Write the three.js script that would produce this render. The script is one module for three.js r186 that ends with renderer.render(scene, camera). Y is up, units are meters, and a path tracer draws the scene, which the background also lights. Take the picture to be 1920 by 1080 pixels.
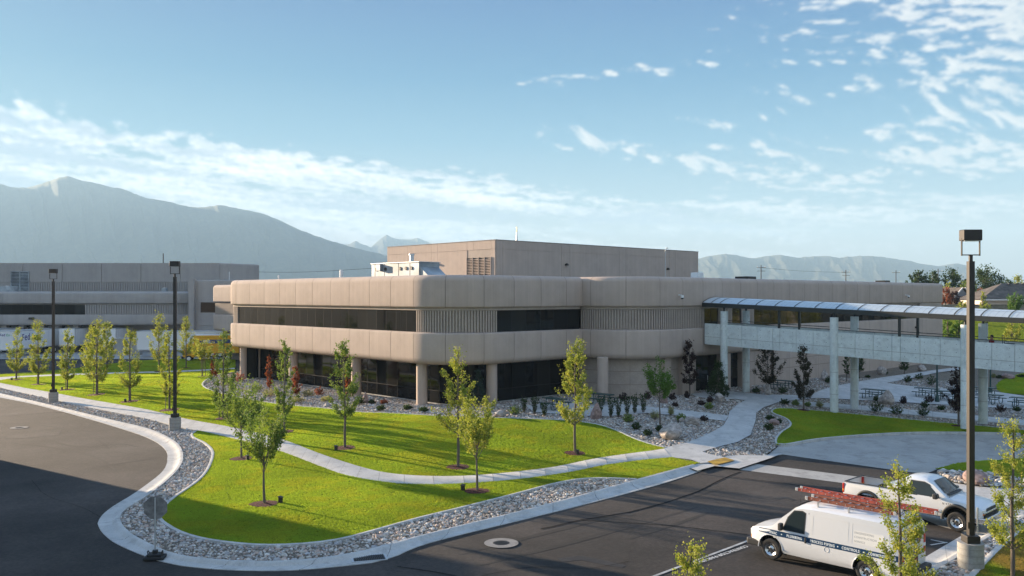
import * as THREE from 'three';
import { mergeGeometries, toCreasedNormals, mergeVertices } from 'three/addons/utils/BufferGeometryUtils.js';
import { RoundedBoxGeometry } from 'three/addons/geometries/RoundedBoxGeometry.js';
import { MarchingCubes } from 'three/addons/objects/MarchingCubes.js';
import { Brush, Evaluator, SUBTRACTION } from 'three-bvh-csg';

// ---------------------------------------------------------------- camera, sky, sun, exposure
const scene = new THREE.Scene();
const F = 1633, HORIZON = 554, EYE = 9.5;
const camera = new THREE.PerspectiveCamera(2 * Math.atan(540 / F) * 180 / Math.PI, 16 / 9, 0.5, 30000);
camera.position.set(0, EYE, 0);
camera.lookAt(0, EYE, -10);
camera.setViewOffset(1920, 1080, 0, -14, 1920, 1080);
camera.updateProjectionMatrix();

const renderer = new THREE.WebGLRenderer({ antialias: true });
renderer.toneMapping = THREE.LinearToneMapping;
renderer.toneMappingExposure = 5.0;
renderer.shadowMap.enabled = true;
const EXPO = 4.8;

const SUN_H = [0.82, 0.572], SUN_EL = 9.6 * Math.PI / 180;      // the way the shadows fall on the ground; height of the sun
const sunDir = new THREE.Vector3(-SUN_H[0] * Math.cos(SUN_EL), Math.sin(SUN_EL), -SUN_H[1] * Math.cos(SUN_EL)).normalize();
const sun = new THREE.DirectionalLight(new THREE.Color().setRGB(1.0, 0.79, 0.56), 5.0);
sun.position.copy(sunDir).multiplyScalar(300); sun.position.z -= 60;
sun.target.position.set(0, 0, -60);
sun.castShadow = true; sun.shadow.radius = 1.2;
Object.assign(sun.shadow.camera, { left: -160, right: 160, top: 90, bottom: -90, near: 1, far: 900 });
sun.shadow.mapSize.set(2048, 2048);
scene.add(sun, sun.target);

// ---------------------------------------------------------------- small tools
function mulberry(a) { return () => { a |= 0; a = a + 0x6D2B79F5 | 0; let t = Math.imul(a ^ a >>> 15, 1 | a); t = t + Math.imul(t ^ t >>> 7, 61 | t) ^ t; return ((t ^ t >>> 14) >>> 0) / 4294967296; }; }
const rnd = mulberry(7);
const R = (a, b, r = rnd) => a + (b - a) * r();
const clamp = (x, a = 0, b = 1) => Math.min(b, Math.max(a, x));
const lerp = (a, b, t) => a + (b - a) * t;
const ss = (a, b, x) => { const t = clamp((x - a) / (b - a)); return t * t * (3 - 2 * t); };
const V = (x, y, z) => new THREE.Vector3(x, y, z);
const perm = new Float32Array(65536); { const r = mulberry(99); for (let i = 0; i < 65536; i++) perm[i] = r(); }
const lat = (x, y) => perm[((x & 255) + ((y & 255) << 8))];
function vnoise(x, y) { const xi = Math.floor(x), yi = Math.floor(y); let u = x - xi, v = y - yi; u = u * u * (3 - 2 * u); v = v * v * (3 - 2 * v); const a = lat(xi, yi), b = lat(xi + 1, yi), c = lat(xi, yi + 1), d = lat(xi + 1, yi + 1); return a + (b - a) * u + (c - a) * v + (a - b - c + d) * u * v; }
function fbm(x, y, o = 5, g = 0.5) { let s = 0, a = 1, n = 0; for (let i = 0; i < o; i++) { s += a * vnoise(x, y); n += a; a *= g; const t = x * 1.93 + y * 0.45 + 17.3; y = y * 1.93 - x * 0.45 + 9.1; x = t; } return s / n; }
// tileable noise for textures: n cells across, o octaves
function tnoise(u, v, n, o, seed = 0) { let s = 0, a = 1, t = 0; for (let i = 0; i < o; i++) { const x = u * n, y = v * n, xi = Math.floor(x), yi = Math.floor(y); let p = x - xi, q = y - yi; p = p * p * (3 - 2 * p); q = q * q * (3 - 2 * q); const k = (i, j) => lat(((i % n) + n) % n + seed * 7 + i * 0, ((j % n) + n) % n + seed * 13); const A = k(xi, yi), B = k(xi + 1, yi), C = k(xi, yi + 1), D = k(xi + 1, yi + 1); s += a * (A + (B - A) * p + (C - A) * q + (A - B - C + D) * p * q); t += a; a *= 0.55; n *= 2; } return s / t; }

// ---------------------------------------------------------------- sky: air and a broken sheet of high cloud
{
  const W = 3072, H = 1536, data = new Float32Array(W * H * 4);
  const lin = (c) => { c /= 255; return c <= 0.04045 ? c / 12.92 : ((c + 0.055) / 1.055) ** 2.4; };
  const ramp = [[0, [218, 206, 186]], [3, [194, 198, 190]], [6, [136, 180, 200]], [10, [86, 158, 198]], [14, [34, 132, 186]], [19, [4, 108, 176]], [30, [48, 138, 216]], [60, [64, 148, 232]], [90, [68, 152, 236]]].map(([e, c]) => [e, c.map(lin)]);
  const sun2 = [sunDir.x, sunDir.y, sunDir.z];
  const gauss = (x, m, s) => Math.exp(-(((x - m) / s) ** 2));
  for (let j = 0; j < H; j++) {
    const el = ((j + 0.5) / H - 0.5) * 180, er = el * Math.PI / 180, ce = Math.cos(er), y = Math.sin(er), e0 = Math.max(el, 0);
    let k = 0; while (k < ramp.length - 2 && ramp[k + 1][0] < e0) k++;
    const t = clamp((e0 - ramp[k][0]) / (ramp[k + 1][0] - ramp[k][0])), base = [0, 1, 2].map((c) => lerp(ramp[k][1][c], ramp[k + 1][1][c], t));
    for (let i = 0; i < W; i++) {
      const ph = ((i + 0.5) / W - 0.5) * 2 * Math.PI, x = ce * Math.cos(ph), z = ce * Math.sin(ph), o = (j * W + i) * 4;
      const cs = x * sun2[0] + y * sun2[1] + z * sun2[2], ang = Math.acos(clamp(cs, -1, 1)) * 180 / Math.PI;
      const glow = 0.30 * Math.exp(-ang / 26) + 0.5 * Math.exp(-ang / 9), warm = 0;
      let c = [base[0] * (1 + 0.9 * Math.exp(-ang / 30)) + glow * 1.0 + warm, base[1] * (1 + 0.35 * Math.exp(-ang / 30)) + glow * 0.95 + warm, base[2] + glow * 0.82];
      if (el > 0 && el < 88) {
        const az = Math.atan2(x, -z) * 180 / Math.PI;
        // flat layer of cloud seen in perspective
        const q = 1 / (y + 0.10), px = x * q, pz = z * q;
        const up = 11.0 - 0.112 * (az + 30) - 1.2 * ss(4, 24, az);              // upper rim of the sheet over the ridge
        const bank = ss(up + 1.0, up - 1.2, el) * ss(0.6, 2.4, el) * lerp(1, 0.62, ss(-6, 8, az)) * ss(36, 16, az);
        const diag = 14.2 - 0.16 * (az - 10), right = ss(8, 15, az) * ss(5.6, 7.6, el) * lerp(0.5, 0.86, ss(13, 27, az)) * (1 - 0.5 * gauss(el, diag - 0.32 * (az - 16) - 1.8, 1.0) * ss(30, 22, az));
        const streak = gauss(el, 10.9 - 0.21 * az, 0.9) * ss(-1, 3, az) * ss(30, 16, az) * 0.8, flecks = gauss(el, 14.1 + 0.02 * az, 0.55) * ss(-1, 3, az) * ss(20, 12, az) * 0.72;
        const veil = gauss(el, 5.2, 1.2) * ss(-14, 2, az) * 0.74;
        const high = el > 19 ? 0.5 * ss(19, 26, el) : 0, side = Math.abs(az) > 33 ? 0.66 * ss(33, 42, Math.abs(az)) * ss(2, 6, el) : 0;
        const cov = clamp(Math.max(bank, right * 0.93, streak, flecks, veil, high, side));
        if (cov > 0.02) {
          const wx = fbm(px * 2.4 + 3, pz * 2.4, 3) * 0.12, wz = fbm(px * 2.4 - 7, pz * 2.4 + 5, 3) * 0.12, f = lerp(17, 24, ss(6, 15, el));
          const X = px + wx, Z = pz + wz, sheet = fbm(X * 1.7 + 5, Z * 3.2, 6, 0.58), puff = fbm(X * f * 0.75 + 31 + el * 0.6, Z * f + el * 1.1, 5, 0.6), k = clamp(bank + veil * 0.6);
          const bands = fbm(az * 0.13 + 4, el * 1.5 + az * 0.2, 6, 0.6), mixN = lerp(puff * 0.7 + sheet * 0.3, bands * 0.6 + puff * 0.4, k), th = lerp(0.72, 0.37, cov) - 0.07 * k, w = lerp(0.16, 0.19, k), n = mixN;
          const dens = ss(th, th + w, n), core = ss(th + 0.04, th + 0.22, n), toSun = fbm((X + sun2[0] * 0.02) * f * 0.75 + 31 + el * 0.6, (Z + sun2[2] * 0.02) * f + el * 1.1, 4, 0.6) - puff;
          const glowC = Math.exp(-ang / 24), lit = lerp(0.95, 1.28, k) + 0.95 * glowC, dark = clamp(core * 0.75 + toSun * 2.4 + k * (fbm(az * 0.07 + 2, el * 1.15 + az * 0.09, 4, 0.5) - 0.40) * 3.2, 0, 1);
          const cl = [1.0 * lit * lerp(1, lerp(0.66, 0.36, k), dark), 0.985 * lit * lerp(1, lerp(0.75, 0.46, k), dark), 0.96 * lit * lerp(1, lerp(0.83, 0.56, k), dark)];
          const a = dens * lerp(0.82, 0.97, cov) * ss(0.8, 3, el);
          for (let m = 0; m < 3; m++) c[m] = lerp(c[m], cl[m], a);
        }
      }
      data[o] = c[0] / EXPO; data[o + 1] = c[1] / EXPO; data[o + 2] = c[2] / EXPO; data[o + 3] = 1;
    }
  }
  const tex = new THREE.DataTexture(data, W, H, THREE.RGBAFormat, THREE.FloatType);
  tex.mapping = THREE.EquirectangularReflectionMapping; tex.magFilter = THREE.LinearFilter; tex.needsUpdate = true;
  scene.background = tex; scene.environment = tex;
}
scene.fog = new THREE.FogExp2(new THREE.Color().setRGB(0.47, 0.72, 0.95), 0.00014);

// ---------------------------------------------------------------- the lie of the land
// building frame: O is the near corner, U runs along the entrance front, Vb along the street front
const TH = Math.atan2(0.688, 0.725), U = [Math.cos(TH), -Math.sin(TH)], Vb = [-Math.sin(TH), -Math.cos(TH)], O = [-4.35, -63.56];
const toLocal = (x, z) => { const dx = x - O[0], dz = z - O[1]; return [dx * U[0] + dz * U[1], dx * Vb[0] + dz * Vb[1]]; };
const toWorld = (a, b) => [O[0] + a * U[0] + b * Vb[0], O[1] + a * U[1] + b * Vb[1]];
function T(x, z) {
  const [a, b] = toLocal(x, z);
  const d1 = Math.hypot(Math.max(-a, 0, a - 78), Math.max(-b, 0, b - 37)), d2 = Math.hypot(Math.max(14.2 - a, 0, a - 78), Math.max(-5.6 - b, 0, b - 30));
  return 0.9 * (1 - ss(1.5, 20, Math.min(d1, d2)));
}
function G(px, py, lift = 0.12) {   // survey point -> place on the ground
  const kx = (px - 960) / F, ky = (py - HORIZON) / F; let d = EYE / ky;
  for (let i = 0; i < 40; i++) d = lerp(d, (EYE - lift - T(kx * d, -d)) / ky, 0.7);
  return [kx * d, -d];
}
const GL = (flat, lift) => { const o = []; for (let i = 0; i < flat.length; i += 2) o.push(G(flat[i], flat[i + 1], lift)); return o; };

// ---------------------------------------------------------------- geometry helpers
const names = {};
function numbered(n) { const k = names[n] = (names[n] ?? -1) + 1; return k ? `${n}_${String(k).padStart(3, '0')}` : n; }
function fin(o) { o.castShadow = true; o.receiveShadow = true; return o; }
function part(name, geo, mat, parent) { const m = fin(new THREE.Mesh(Array.isArray(geo) ? merge(geo) : geo, mat)); m.name = name; parent.add(m); return m; }
function thing(name, label, category, pos = [0, 0, 0], turn = 0, group) { const o = new THREE.Group(); o.name = numbered(name); o.position.set(...pos); o.rotation.y = turn; o.userData = { label, category }; if (group) o.userData.group = group; scene.add(o); return o; }
function single(name, geo, mat, label, category, group) { const m = fin(new THREE.Mesh(Array.isArray(geo) ? merge(geo) : geo, mat)); m.name = numbered(name); m.userData = { label, category }; if (group) m.userData.group = group; scene.add(m); return m; }
function structure(name, geo, mat) { const m = geo ? fin(new THREE.Mesh(geo, mat)) : new THREE.Group(); m.name = numbered(name); m.userData = { kind: 'structure', label: name.replace(/_/g, ' ') }; scene.add(m); return m; }
function merge(list) {
  const out = list.flat(9).map((g) => { const h = g.index ? g.toNonIndexed() : g.clone(); for (const k of Object.keys(h.attributes)) if (!['position', 'normal', 'uv'].includes(k)) h.deleteAttribute(k); if (!h.attributes.uv) h.setAttribute('uv', new THREE.BufferAttribute(new Float32Array(h.attributes.position.count * 2), 2)); if (!h.attributes.normal) h.computeVertexNormals(); return h; });
  return out.length === 1 ? out[0] : mergeGeometries(out);
}
function uvm(g) {  // uv in metres from position
  if (g.index) g = g.toNonIndexed(); const p = g.attributes.position, n = g.attributes.normal, uv = new Float32Array(p.count * 2);
  for (let i = 0; i < p.count; i++) { const x = Math.abs(n.getX(i)), y = Math.abs(n.getY(i)), z = Math.abs(n.getZ(i)); const [a, b] = y > x && y > z ? [p.getX(i), p.getZ(i)] : x > z ? [p.getZ(i), p.getY(i)] : [p.getX(i), p.getY(i)]; uv[2 * i] = a; uv[2 * i + 1] = b; }
  g.setAttribute('uv', new THREE.BufferAttribute(uv, 2)); return g;
}
const bx = (w, h, d, x = 0, y = 0, z = 0, ry = 0, rz = 0, rx = 0) => { const g = new THREE.BoxGeometry(w, h, d); if (rx) g.rotateX(rx); if (rz) g.rotateZ(rz); if (ry) g.rotateY(ry); g.translate(x, y, z); return uvm(g); };
const rb = (w, h, d, r, x = 0, y = 0, z = 0, ry = 0, seg = 2) => { const g = new RoundedBoxGeometry(w, h, d, seg, r); if (ry) g.rotateY(ry); g.translate(x, y, z); return uvm(g); };
function cyl(a, b, r0, r1 = r0, n = 8, cap = true) { const A = V(...a), B = V(...b), d = B.clone().sub(A), L = d.length(); const g = new THREE.CylinderGeometry(r1, r0, L, n, 1, !cap); g.translate(0, L / 2, 0); g.applyQuaternion(new THREE.Quaternion().setFromUnitVectors(V(0, 1, 0), d.normalize())); g.translate(...a); return g; }
function tube(pts, r, n = 6, seg = 0) { return new THREE.TubeGeometry(new THREE.CatmullRomCurve3(pts.map((p) => V(...p))), seg || pts.length * 4, r, n, false); }
function prism(pts, y0, y1, bev = 0) { const s = new THREE.Shape(pts.map(([x, z]) => new THREE.Vector2(x, -z))); const g = new THREE.ExtrudeGeometry(s, { depth: y1 - y0 - 2 * bev, bevelEnabled: bev > 0, bevelSize: bev, bevelThickness: bev, bevelOffset: -bev, bevelSegments: 3, curveSegments: 12 }); g.rotateX(-Math.PI / 2); g.translate(0, y0 + bev, 0); return uvm(g); }
const inPoly = (x, z, P) => { let c = false; for (let i = 0, j = P.length - 1; i < P.length; j = i++) { const [xi, zi] = P[i], [xj, zj] = P[j]; if ((zi > z) !== (zj > z) && x < (xj - xi) * (z - zi) / (zj - zi) + xi) c = !c; } return c; };
function smooth(pts, step = 1.0, closed = false) { const c = new THREE.CatmullRomCurve3(pts.map(([x, z]) => V(x, 0, z)), closed, 'centripetal'); const n = Math.max(2, Math.round(c.getLength() / step)); return c.getSpacedPoints(n).map((p) => [p.x, p.z]); }
function extend(pts, head, tail) { const o = pts.slice(); const ex = (a, b, L) => { const d = Math.hypot(a[0] - b[0], a[1] - b[1]); return [a[0] + (a[0] - b[0]) / d * L, a[1] + (a[1] - b[1]) / d * L]; }; if (head) o.unshift(ex(pts[0], pts[1], head)); if (tail) o.push(ex(pts[pts.length - 1], pts[pts.length - 2], tail)); return o; }
// a sheet that lies on the land: polygon in metres, cut fine enough to follow it
function drape(P, lift, L = 2.5, hgt = T) {
  let c = P.map(([x, z]) => new THREE.Vector2(x, z)); if (c[0].distanceTo(c[c.length - 1]) < 1e-4) c.pop();
  if (THREE.ShapeUtils.isClockWise(c)) c.reverse();
  let tris = THREE.ShapeUtils.triangulateShape(c, []); const pts = c.map((p) => [p.x, p.y]);
  for (let pass = 0; pass < 12; pass++) {
    const mid = new Map(), key = (a, b) => a < b ? a * 1e6 + b : b * 1e6 + a; let any = false;
    const cut = (a, b) => { const [x, z] = pts[a], [u, w] = pts[b]; if (Math.hypot(x - u, z - w) <= L) return -1; const k = key(a, b); if (!mid.has(k)) { mid.set(k, pts.length); pts.push([(x + u) / 2, (z + w) / 2]); } any = true; return mid.get(k); };
    const next = [];
    for (const [a, b, d] of tris) {
      const ab = cut(a, b), bd = cut(b, d), da = cut(d, a), n = (ab >= 0) + (bd >= 0) + (da >= 0);
      if (!n) next.push([a, b, d]);
      else if (n === 3) next.push([a, ab, da], [ab, b, bd], [da, bd, d], [ab, bd, da]);
      else { let [p, q, r, pq, qr, rp] = [a, b, d, ab, bd, da]; for (let i = 0; i < 3; i++) { if (n === 1 ? pq >= 0 : rp < 0) break; [p, q, r, pq, qr, rp] = [q, r, p, qr, rp, pq]; } if (n === 1) next.push([p, pq, r], [pq, q, r]); else next.push([p, pq, qr], [pq, q, qr], [p, qr, r]); }
    }
    tris = next; if (!any) break;
  }
  const g = new THREE.BufferGeometry(), pos = new Float32Array(pts.length * 3), uv = new Float32Array(pts.length * 2);
  pts.forEach(([x, z], i) => { pos.set([x, hgt(x, z) + lift, z], i * 3); uv.set([x, z], i * 2); });
  g.setAttribute('position', new THREE.BufferAttribute(pos, 3)); g.setAttribute('uv', new THREE.BufferAttribute(uv, 2));
  g.setIndex(tris.flatMap(([a, b, d]) => [a, d, b])); g.computeVertexNormals(); return g;
}
// a band between two edges, cut in pieces: prof = [[t across 0..1, height]...]; each piece a mesh of its own
function bandPieces(A, B, pieceLen, prof, gap, fn) {
  const n = Math.max(2, Math.round(A.length)), len = (P) => { const o = [0]; for (let i = 1; i < P.length; i++) o.push(o[i - 1] + Math.hypot(P[i][0] - P[i - 1][0], P[i][1] - P[i - 1][1])); return o; };
  const la = len(A), lb = len(B), at = (P, l, t) => { const s = t * l[l.length - 1]; let i = 1; while (i < l.length - 1 && l[i] < s) i++; const f = (s - l[i - 1]) / Math.max(1e-9, l[i] - l[i - 1]); return [lerp(P[i - 1][0], P[i][0], f), lerp(P[i - 1][1], P[i][1], f)]; };
  const total = (la[la.length - 1] + lb[lb.length - 1]) / 2, N = Math.max(1, Math.round(total / pieceLen));
  for (let k = 0; k < N; k++) {
    const t0 = k / N + gap / 2 / total, t1 = (k + 1) / N - gap / 2 / total, m = Math.max(1, Math.ceil((t1 - t0) * total / 0.7)), pos = [], uv = [], idx = [], w = prof.length;
    for (let i = 0; i <= m; i++) { const t = lerp(t0, t1, i / m), p = at(A, la, t), q = at(B, lb, t); prof.forEach(([u, h]) => { const x = lerp(p[0], q[0], u), z = lerp(p[1], q[1], u); pos.push(x, T(x, z) + h, z); uv.push(x, z); }); }
    for (let i = 0; i < m; i++) for (let j = 0; j < w - 1; j++) { const a = i * w + j; idx.push(a, a + 1, a + w, a + 1, a + w + 1, a + w); }
    let g = new THREE.BufferGeometry(); g.setAttribute('position', new THREE.Float32BufferAttribute(pos, 3)); g.setAttribute('uv', new THREE.Float32BufferAttribute(uv, 2)); g.setIndex(idx);
    g.computeVertexNormals(); if (g.attributes.normal.getY(Math.floor(pos.length / 6)) < 0) { for (let i = 0; i < idx.length; i += 3) [idx[i], idx[i + 1]] = [idx[i + 1], idx[i]]; g.setIndex(idx); }
    g = toCreasedNormals(g, 0.6); fn(g, k);
  }
}
function offsetLine(P, w) { return P.map((p, i) => { const a = P[Math.max(0, i - 1)], b = P[Math.min(P.length - 1, i + 1)], dx = b[0] - a[0], dz = b[1] - a[1], L = Math.hypot(dx, dz) || 1; return [p[0] - dz / L * w, p[1] + dx / L * w]; }); }

// ---------------------------------------------------------------- materials
function tex(n, fn, srgb = true) { const d = new Uint8Array(n * n * 4); for (let j = 0; j < n; j++) for (let i = 0; i < n; i++) { const c = fn(i / n, j / n); d.set([c[0], c[1], c[2], 255].map((v) => clamp(v, 0, 255)), (j * n + i) * 4); } const t = new THREE.DataTexture(d, n, n, THREE.RGBAFormat); t.wrapS = t.wrapT = THREE.RepeatWrapping; t.magFilter = THREE.LinearFilter; t.minFilter = THREE.LinearMipmapLinearFilter; if (srgb) t.colorSpace = THREE.SRGBColorSpace; t.needsUpdate = true; return t; }
const grey = (f) => (u, v) => { const g = 255 * f(u, v); return [g, g, g]; };
const C = (r, g, b) => new THREE.Color().setRGB(r, g, b);
function mat(color, rough = 0.9, o = {}) { return new THREE.MeshPhysicalMaterial({ color, roughness: rough, ...o }); }
const rep = (t, s) => { const k = t.clone(); k.repeat.set(1 / s, 1 / s); k.needsUpdate = true; return k; };   // s metres per tile
const nFine = tex(512, grey((u, v) => 0.55 + 0.9 * (tnoise(u, v, 64, 3, 1) - 0.5) + 0.35 * (tnoise(u, v, 6, 3, 2) - 0.5)), false);
const nPatch = tex(512, grey((u, v) => 0.78 + 0.55 * (tnoise(u, v, 5, 6, 3) - 0.5)));
const tAsphalt = tex(1024, (u, v) => { const p = tnoise(u, v, 4, 5, 5), g = tnoise(u, v, 170, 2, 6), s = tnoise(u, v, 12, 4, 8), st = ss(0.60, 0.72, tnoise(u, v * 0.999, 3, 5, 9)); const k = 196 + 190 * (p - 0.5) + 84 * (g - 0.5) + 70 * (s - 0.5) - 56 * st; return [k * 1.03, k * 0.98, k * 0.95]; });
const tConc = tex(512, (u, v) => { const p = tnoise(u, v, 3, 6, 11), g = tnoise(u, v, 90, 2, 12), s = ss(0.58, 0.75, tnoise(u, v, 7, 4, 13)); const k = 234 + 56 * (p - 0.5) + 26 * (g - 0.5) - 20 * s; return [k, k * 0.985, k * 0.965]; });
const tForm = tex(512, (u, v) => { const p = tnoise(u, v, 4, 6, 15), g = tnoise(u, v, 60, 2, 16), s = ss(0.5, 0.8, tnoise(u, v, 9, 5, 17)); const k = 240 + 46 * (p - 0.5) + 18 * (g - 0.5) - 22 * s; return [k * 0.985, k, k * 0.99]; });
const tPrecast = tex(512, (u, v) => { const p = tnoise(u, v * 0.999, 4, 5, 21), st = tnoise(u * 1, v, 24, 2, 22), g = tnoise(u, v, 120, 2, 23); const k = 214 + 26 * (p - 0.5) + 10 * (st - 0.5) + 24 * (g - 0.5); return [k, k, k]; });
const tStreak = tex(512, (u, v) => { const col = tnoise(u, 0.13 + v * 0.02, 40, 3, 24), p = tnoise(u, v, 5, 5, 25); const k = 221 + 14 * (col - 0.5) + 22 * (p - 0.5); return [k, k * 0.99, k * 0.98]; });
const tGrass = tex(512, (u, v) => { const g = tnoise(u, v, 100, 2, 31), p = tnoise(u, v, 6, 4, 32); const k = 0.75 + 0.5 * (g - 0.5) + 0.35 * (p - 0.5); return [196 * k + 18 * p, 222 * k, 84 * k]; });
const tSoil = tex(512, (u, v) => { const g = tnoise(u, v, 70, 3, 35), p = tnoise(u, v, 8, 3, 36); const k = 150 + 120 * (g - 0.5) + 30 * (p - 0.5); return [k * 1.02, k * 0.95, k * 0.86]; });
const tMulch = tex(256, (u, v) => { const g = tnoise(u, v, 40, 3, 37); const k = 0.5 + 1.0 * (g - 0.3); return [118 * k, 44 * k, 34 * k]; });
const tScrub = tex(512, (u, v) => { const p = tnoise(u, v, 6, 6, 41), g = tnoise(u, v, 40, 3, 42); const k = 0.8 + 0.5 * (p - 0.5) + 0.4 * (g - 0.5); return [128 * k, 122 * k, 84 * k]; });
const M = {};
M.asphalt = mat(C(0.057, 0.051, 0.048), 0.93, { map: rep(tAsphalt, 16), bumpMap: rep(nFine, 1.1), bumpScale: 0.008 });
M.scuff = mat(C(0.030, 0.027, 0.026), 0.9, { map: rep(tAsphalt, 11) });
M.oil = mat(C(0.026, 0.024, 0.023), 0.75, { map: rep(tAsphalt, 7) });
M.patch = mat(C(0.075, 0.068, 0.063), 0.93, { map: rep(tAsphalt, 13), bumpMap: rep(nFine, 1.1), bumpScale: 0.008 });
M.seal = mat(C(0.018, 0.018, 0.019), 0.97, { specularIntensity: 0.1 });
M.conc = mat(C(0.61, 0.62, 0.62), 0.9, { map: rep(tConc, 3.3), bumpMap: rep(nFine, 1.5), bumpScale: 0.003 });
M.concOld = mat(C(0.47, 0.47, 0.46), 0.9, { map: rep(tConc, 5.1), bumpMap: rep(nFine, 1.5), bumpScale: 0.003 });
M.form = mat(C(0.78, 0.80, 0.79), 0.85, { map: rep(tForm, 4.3), bumpMap: rep(nFine, 2), bumpScale: 0.002 });
M.precast = mat(C(0.64, 0.52, 0.445), 0.92, { map: rep(tStreak, 5.7), bumpMap: rep(nFine, 0.9), bumpScale: 0.004 });
M.precastB = mat(C(0.62, 0.51, 0.43), 0.92, { map: rep(tPrecast, 4.1), bumpMap: rep(nFine, 0.9), bumpScale: 0.004 });
M.seal2 = mat(C(0.24, 0.19, 0.16), 0.95);
M.roof = mat(C(0.42, 0.41, 0.40), 0.95, { map: rep(nPatch, 9) });
M.ware = mat(C(0.52, 0.49, 0.47), 0.92, { map: rep(tStreak, 7.3), bumpMap: rep(nFine, 1), bumpScale: 0.004 });
M.glass = mat(C(0.008, 0.009, 0.010), 0.04, { ior: 1.5, specularIntensity: 0.55 });
M.glassB = mat(C(0.013, 0.014, 0.015), 0.05, { ior: 1.5, specularIntensity: 0.5 });
M.glassC = mat(C(0.02, 0.02, 0.019), 0.07, { ior: 1.5, specularIntensity: 0.45 });
M.collar = mat(C(0.30, 0.29, 0.28), 0.9, { map: rep(tConc, 2.1) });
M.mullion = mat(C(0.02, 0.02, 0.021), 0.85, { specularIntensity: 0.3 });
M.bronze = mat(C(0.035, 0.03, 0.027), 0.5, { metalness: 0.3 });
M.black = mat(C(0.012, 0.012, 0.012), 0.75);
M.darkgreen = mat(C(0.012, 0.05, 0.045), 0.45);
M.steel = mat(C(0.03, 0.035, 0.035), 0.5, { metalness: 0.2 });
M.galv = mat(C(0.55, 0.56, 0.57), 0.45, { metalness: 0.75 });
M.white = mat(C(0.78, 0.78, 0.77), 0.55);
M.unit = mat(C(0.58, 0.64, 0.68), 0.5, { metalness: 0.15, map: rep(nPatch, 6) });
M.poly = mat(C(0.74, 0.83, 0.87), 0.4, { transmission: 0.4, thickness: 0, ior: 1.5 });
M.paint = mat(C(0.70, 0.70, 0.68), 0.8, { map: rep(nPatch, 2.2) });
M.yellow = mat(C(0.72, 0.42, 0.03), 0.75, { map: rep(nPatch, 2.2) });
M.lawn = mat(C(0.50, 0.53, 0.28), 1, { specularIntensity: 0.1, map: rep(tGrass, 2.3), bumpMap: rep(nFine, 0.8), bumpScale: 0.03 });
M.soil = mat(C(0.62, 0.60, 0.57), 1, { map: rep(tSoil, 1.7), bumpMap: rep(nFine, 0.9), bumpScale: 0.05 });
M.mulch = mat(C(0.85, 0.8, 0.8), 1, { map: rep(tMulch, 0.8), bumpMap: rep(nFine, 0.5), bumpScale: 0.04 });
M.scrub = mat(C(0.45, 0.42, 0.36), 1, { map: rep(tScrub, 23) });
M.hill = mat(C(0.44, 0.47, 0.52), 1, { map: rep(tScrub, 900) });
M.bark = mat(C(0.14, 0.115, 0.095), 0.95, { bumpMap: rep(nFine, 0.3), bumpScale: 0.01 });
M.leaf = mat(C(1, 1, 1), 0.85, { specularIntensity: 0.25, vertexColors: true, transmission: 0.5, thickness: 0, side: THREE.DoubleSide });
M.blade = mat(C(1, 1, 1), 0.9, { specularIntensity: 0.15, transmission: 0.58, thickness: 0, side: THREE.DoubleSide });
M.stone = mat(C(1, 1, 1), 0.9, { map: rep(nPatch, 0.25) });
M.boulder = mat(C(0.80, 0.70, 0.63), 0.92, { map: rep(nPatch, 1.3), bumpMap: rep(nFine, 0.7), bumpScale: 0.02 });
M.boulderPink = mat(C(0.66, 0.46, 0.41), 0.92, { map: rep(nPatch, 1.1), bumpMap: rep(nFine, 0.7), bumpScale: 0.02 });
M.carWhite = mat(C(0.69, 0.70, 0.71), 0.32, { clearcoat: 0.8, clearcoatRoughness: 0.08 });
M.carGlass = mat(C(0.02, 0.03, 0.033), 0.05, { ior: 1.5 });
M.rubber = mat(C(0.02, 0.02, 0.02), 0.85);
M.chrome = mat(C(0.6, 0.6, 0.6), 0.25, { metalness: 0.9 });
M.plastic = mat(C(0.03, 0.03, 0.03), 0.6);
M.red = mat(C(0.50, 0.02, 0.015), 0.35);
M.amber = mat(C(0.75, 0.22, 0.02), 0.35);
M.lampglass = mat(C(0.75, 0.75, 0.75), 0.15);
M.ladder = mat(C(0.66, 0.11, 0.07), 0.6, { map: rep(nPatch, 0.9) });
M.ladderOld = mat(C(0.40, 0.12, 0.07), 0.7, { map: rep(nPatch, 0.5) });
// ---------------------------------------------------------------- ground, roads, kerbs, walks, lawns
{
  const xs = [], grow = [160, 200, 260, 350, 500, 800, 1300, 2200, 3600, 6000, 10000];
  for (const g of grow.slice().reverse()) xs.push(-g); for (let v = -130; v <= 130; v += 5) xs.push(v); xs.push(...grow);
  const zs = xs.map((v) => v - 70), n = xs.length, pos = [], uv = [], idx = [];
  for (let j = 0; j < n; j++) for (let i = 0; i < n; i++) { pos.push(xs[i], T(xs[i], zs[j]) - 0.2, zs[j]); uv.push(xs[i], zs[j]); }
  for (let j = 0; j < n - 1; j++) for (let i = 0; i < n - 1; i++) { const a = j * n + i; idx.push(a, a + n, a + 1, a + 1, a + n, a + n + 1); }
  const g = new THREE.BufferGeometry(); g.setAttribute('position', new THREE.Float32BufferAttribute(pos, 3)); g.setAttribute('uv', new THREE.Float32BufferAttribute(uv, 2)); g.setIndex(idx); g.computeVertexNormals();
  structure('ground', g, M.scrub).userData.label = 'dry open ground reaching out to the hills';
}
const asphalt = structure('asphalt_road', drape([[-140, -4], [75, -4], [75, -150], [20, -175], [-140, -175]], -0.012, 2.2), M.asphalt);
asphalt.userData.label = 'brown grey asphalt of the road and car park';
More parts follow.
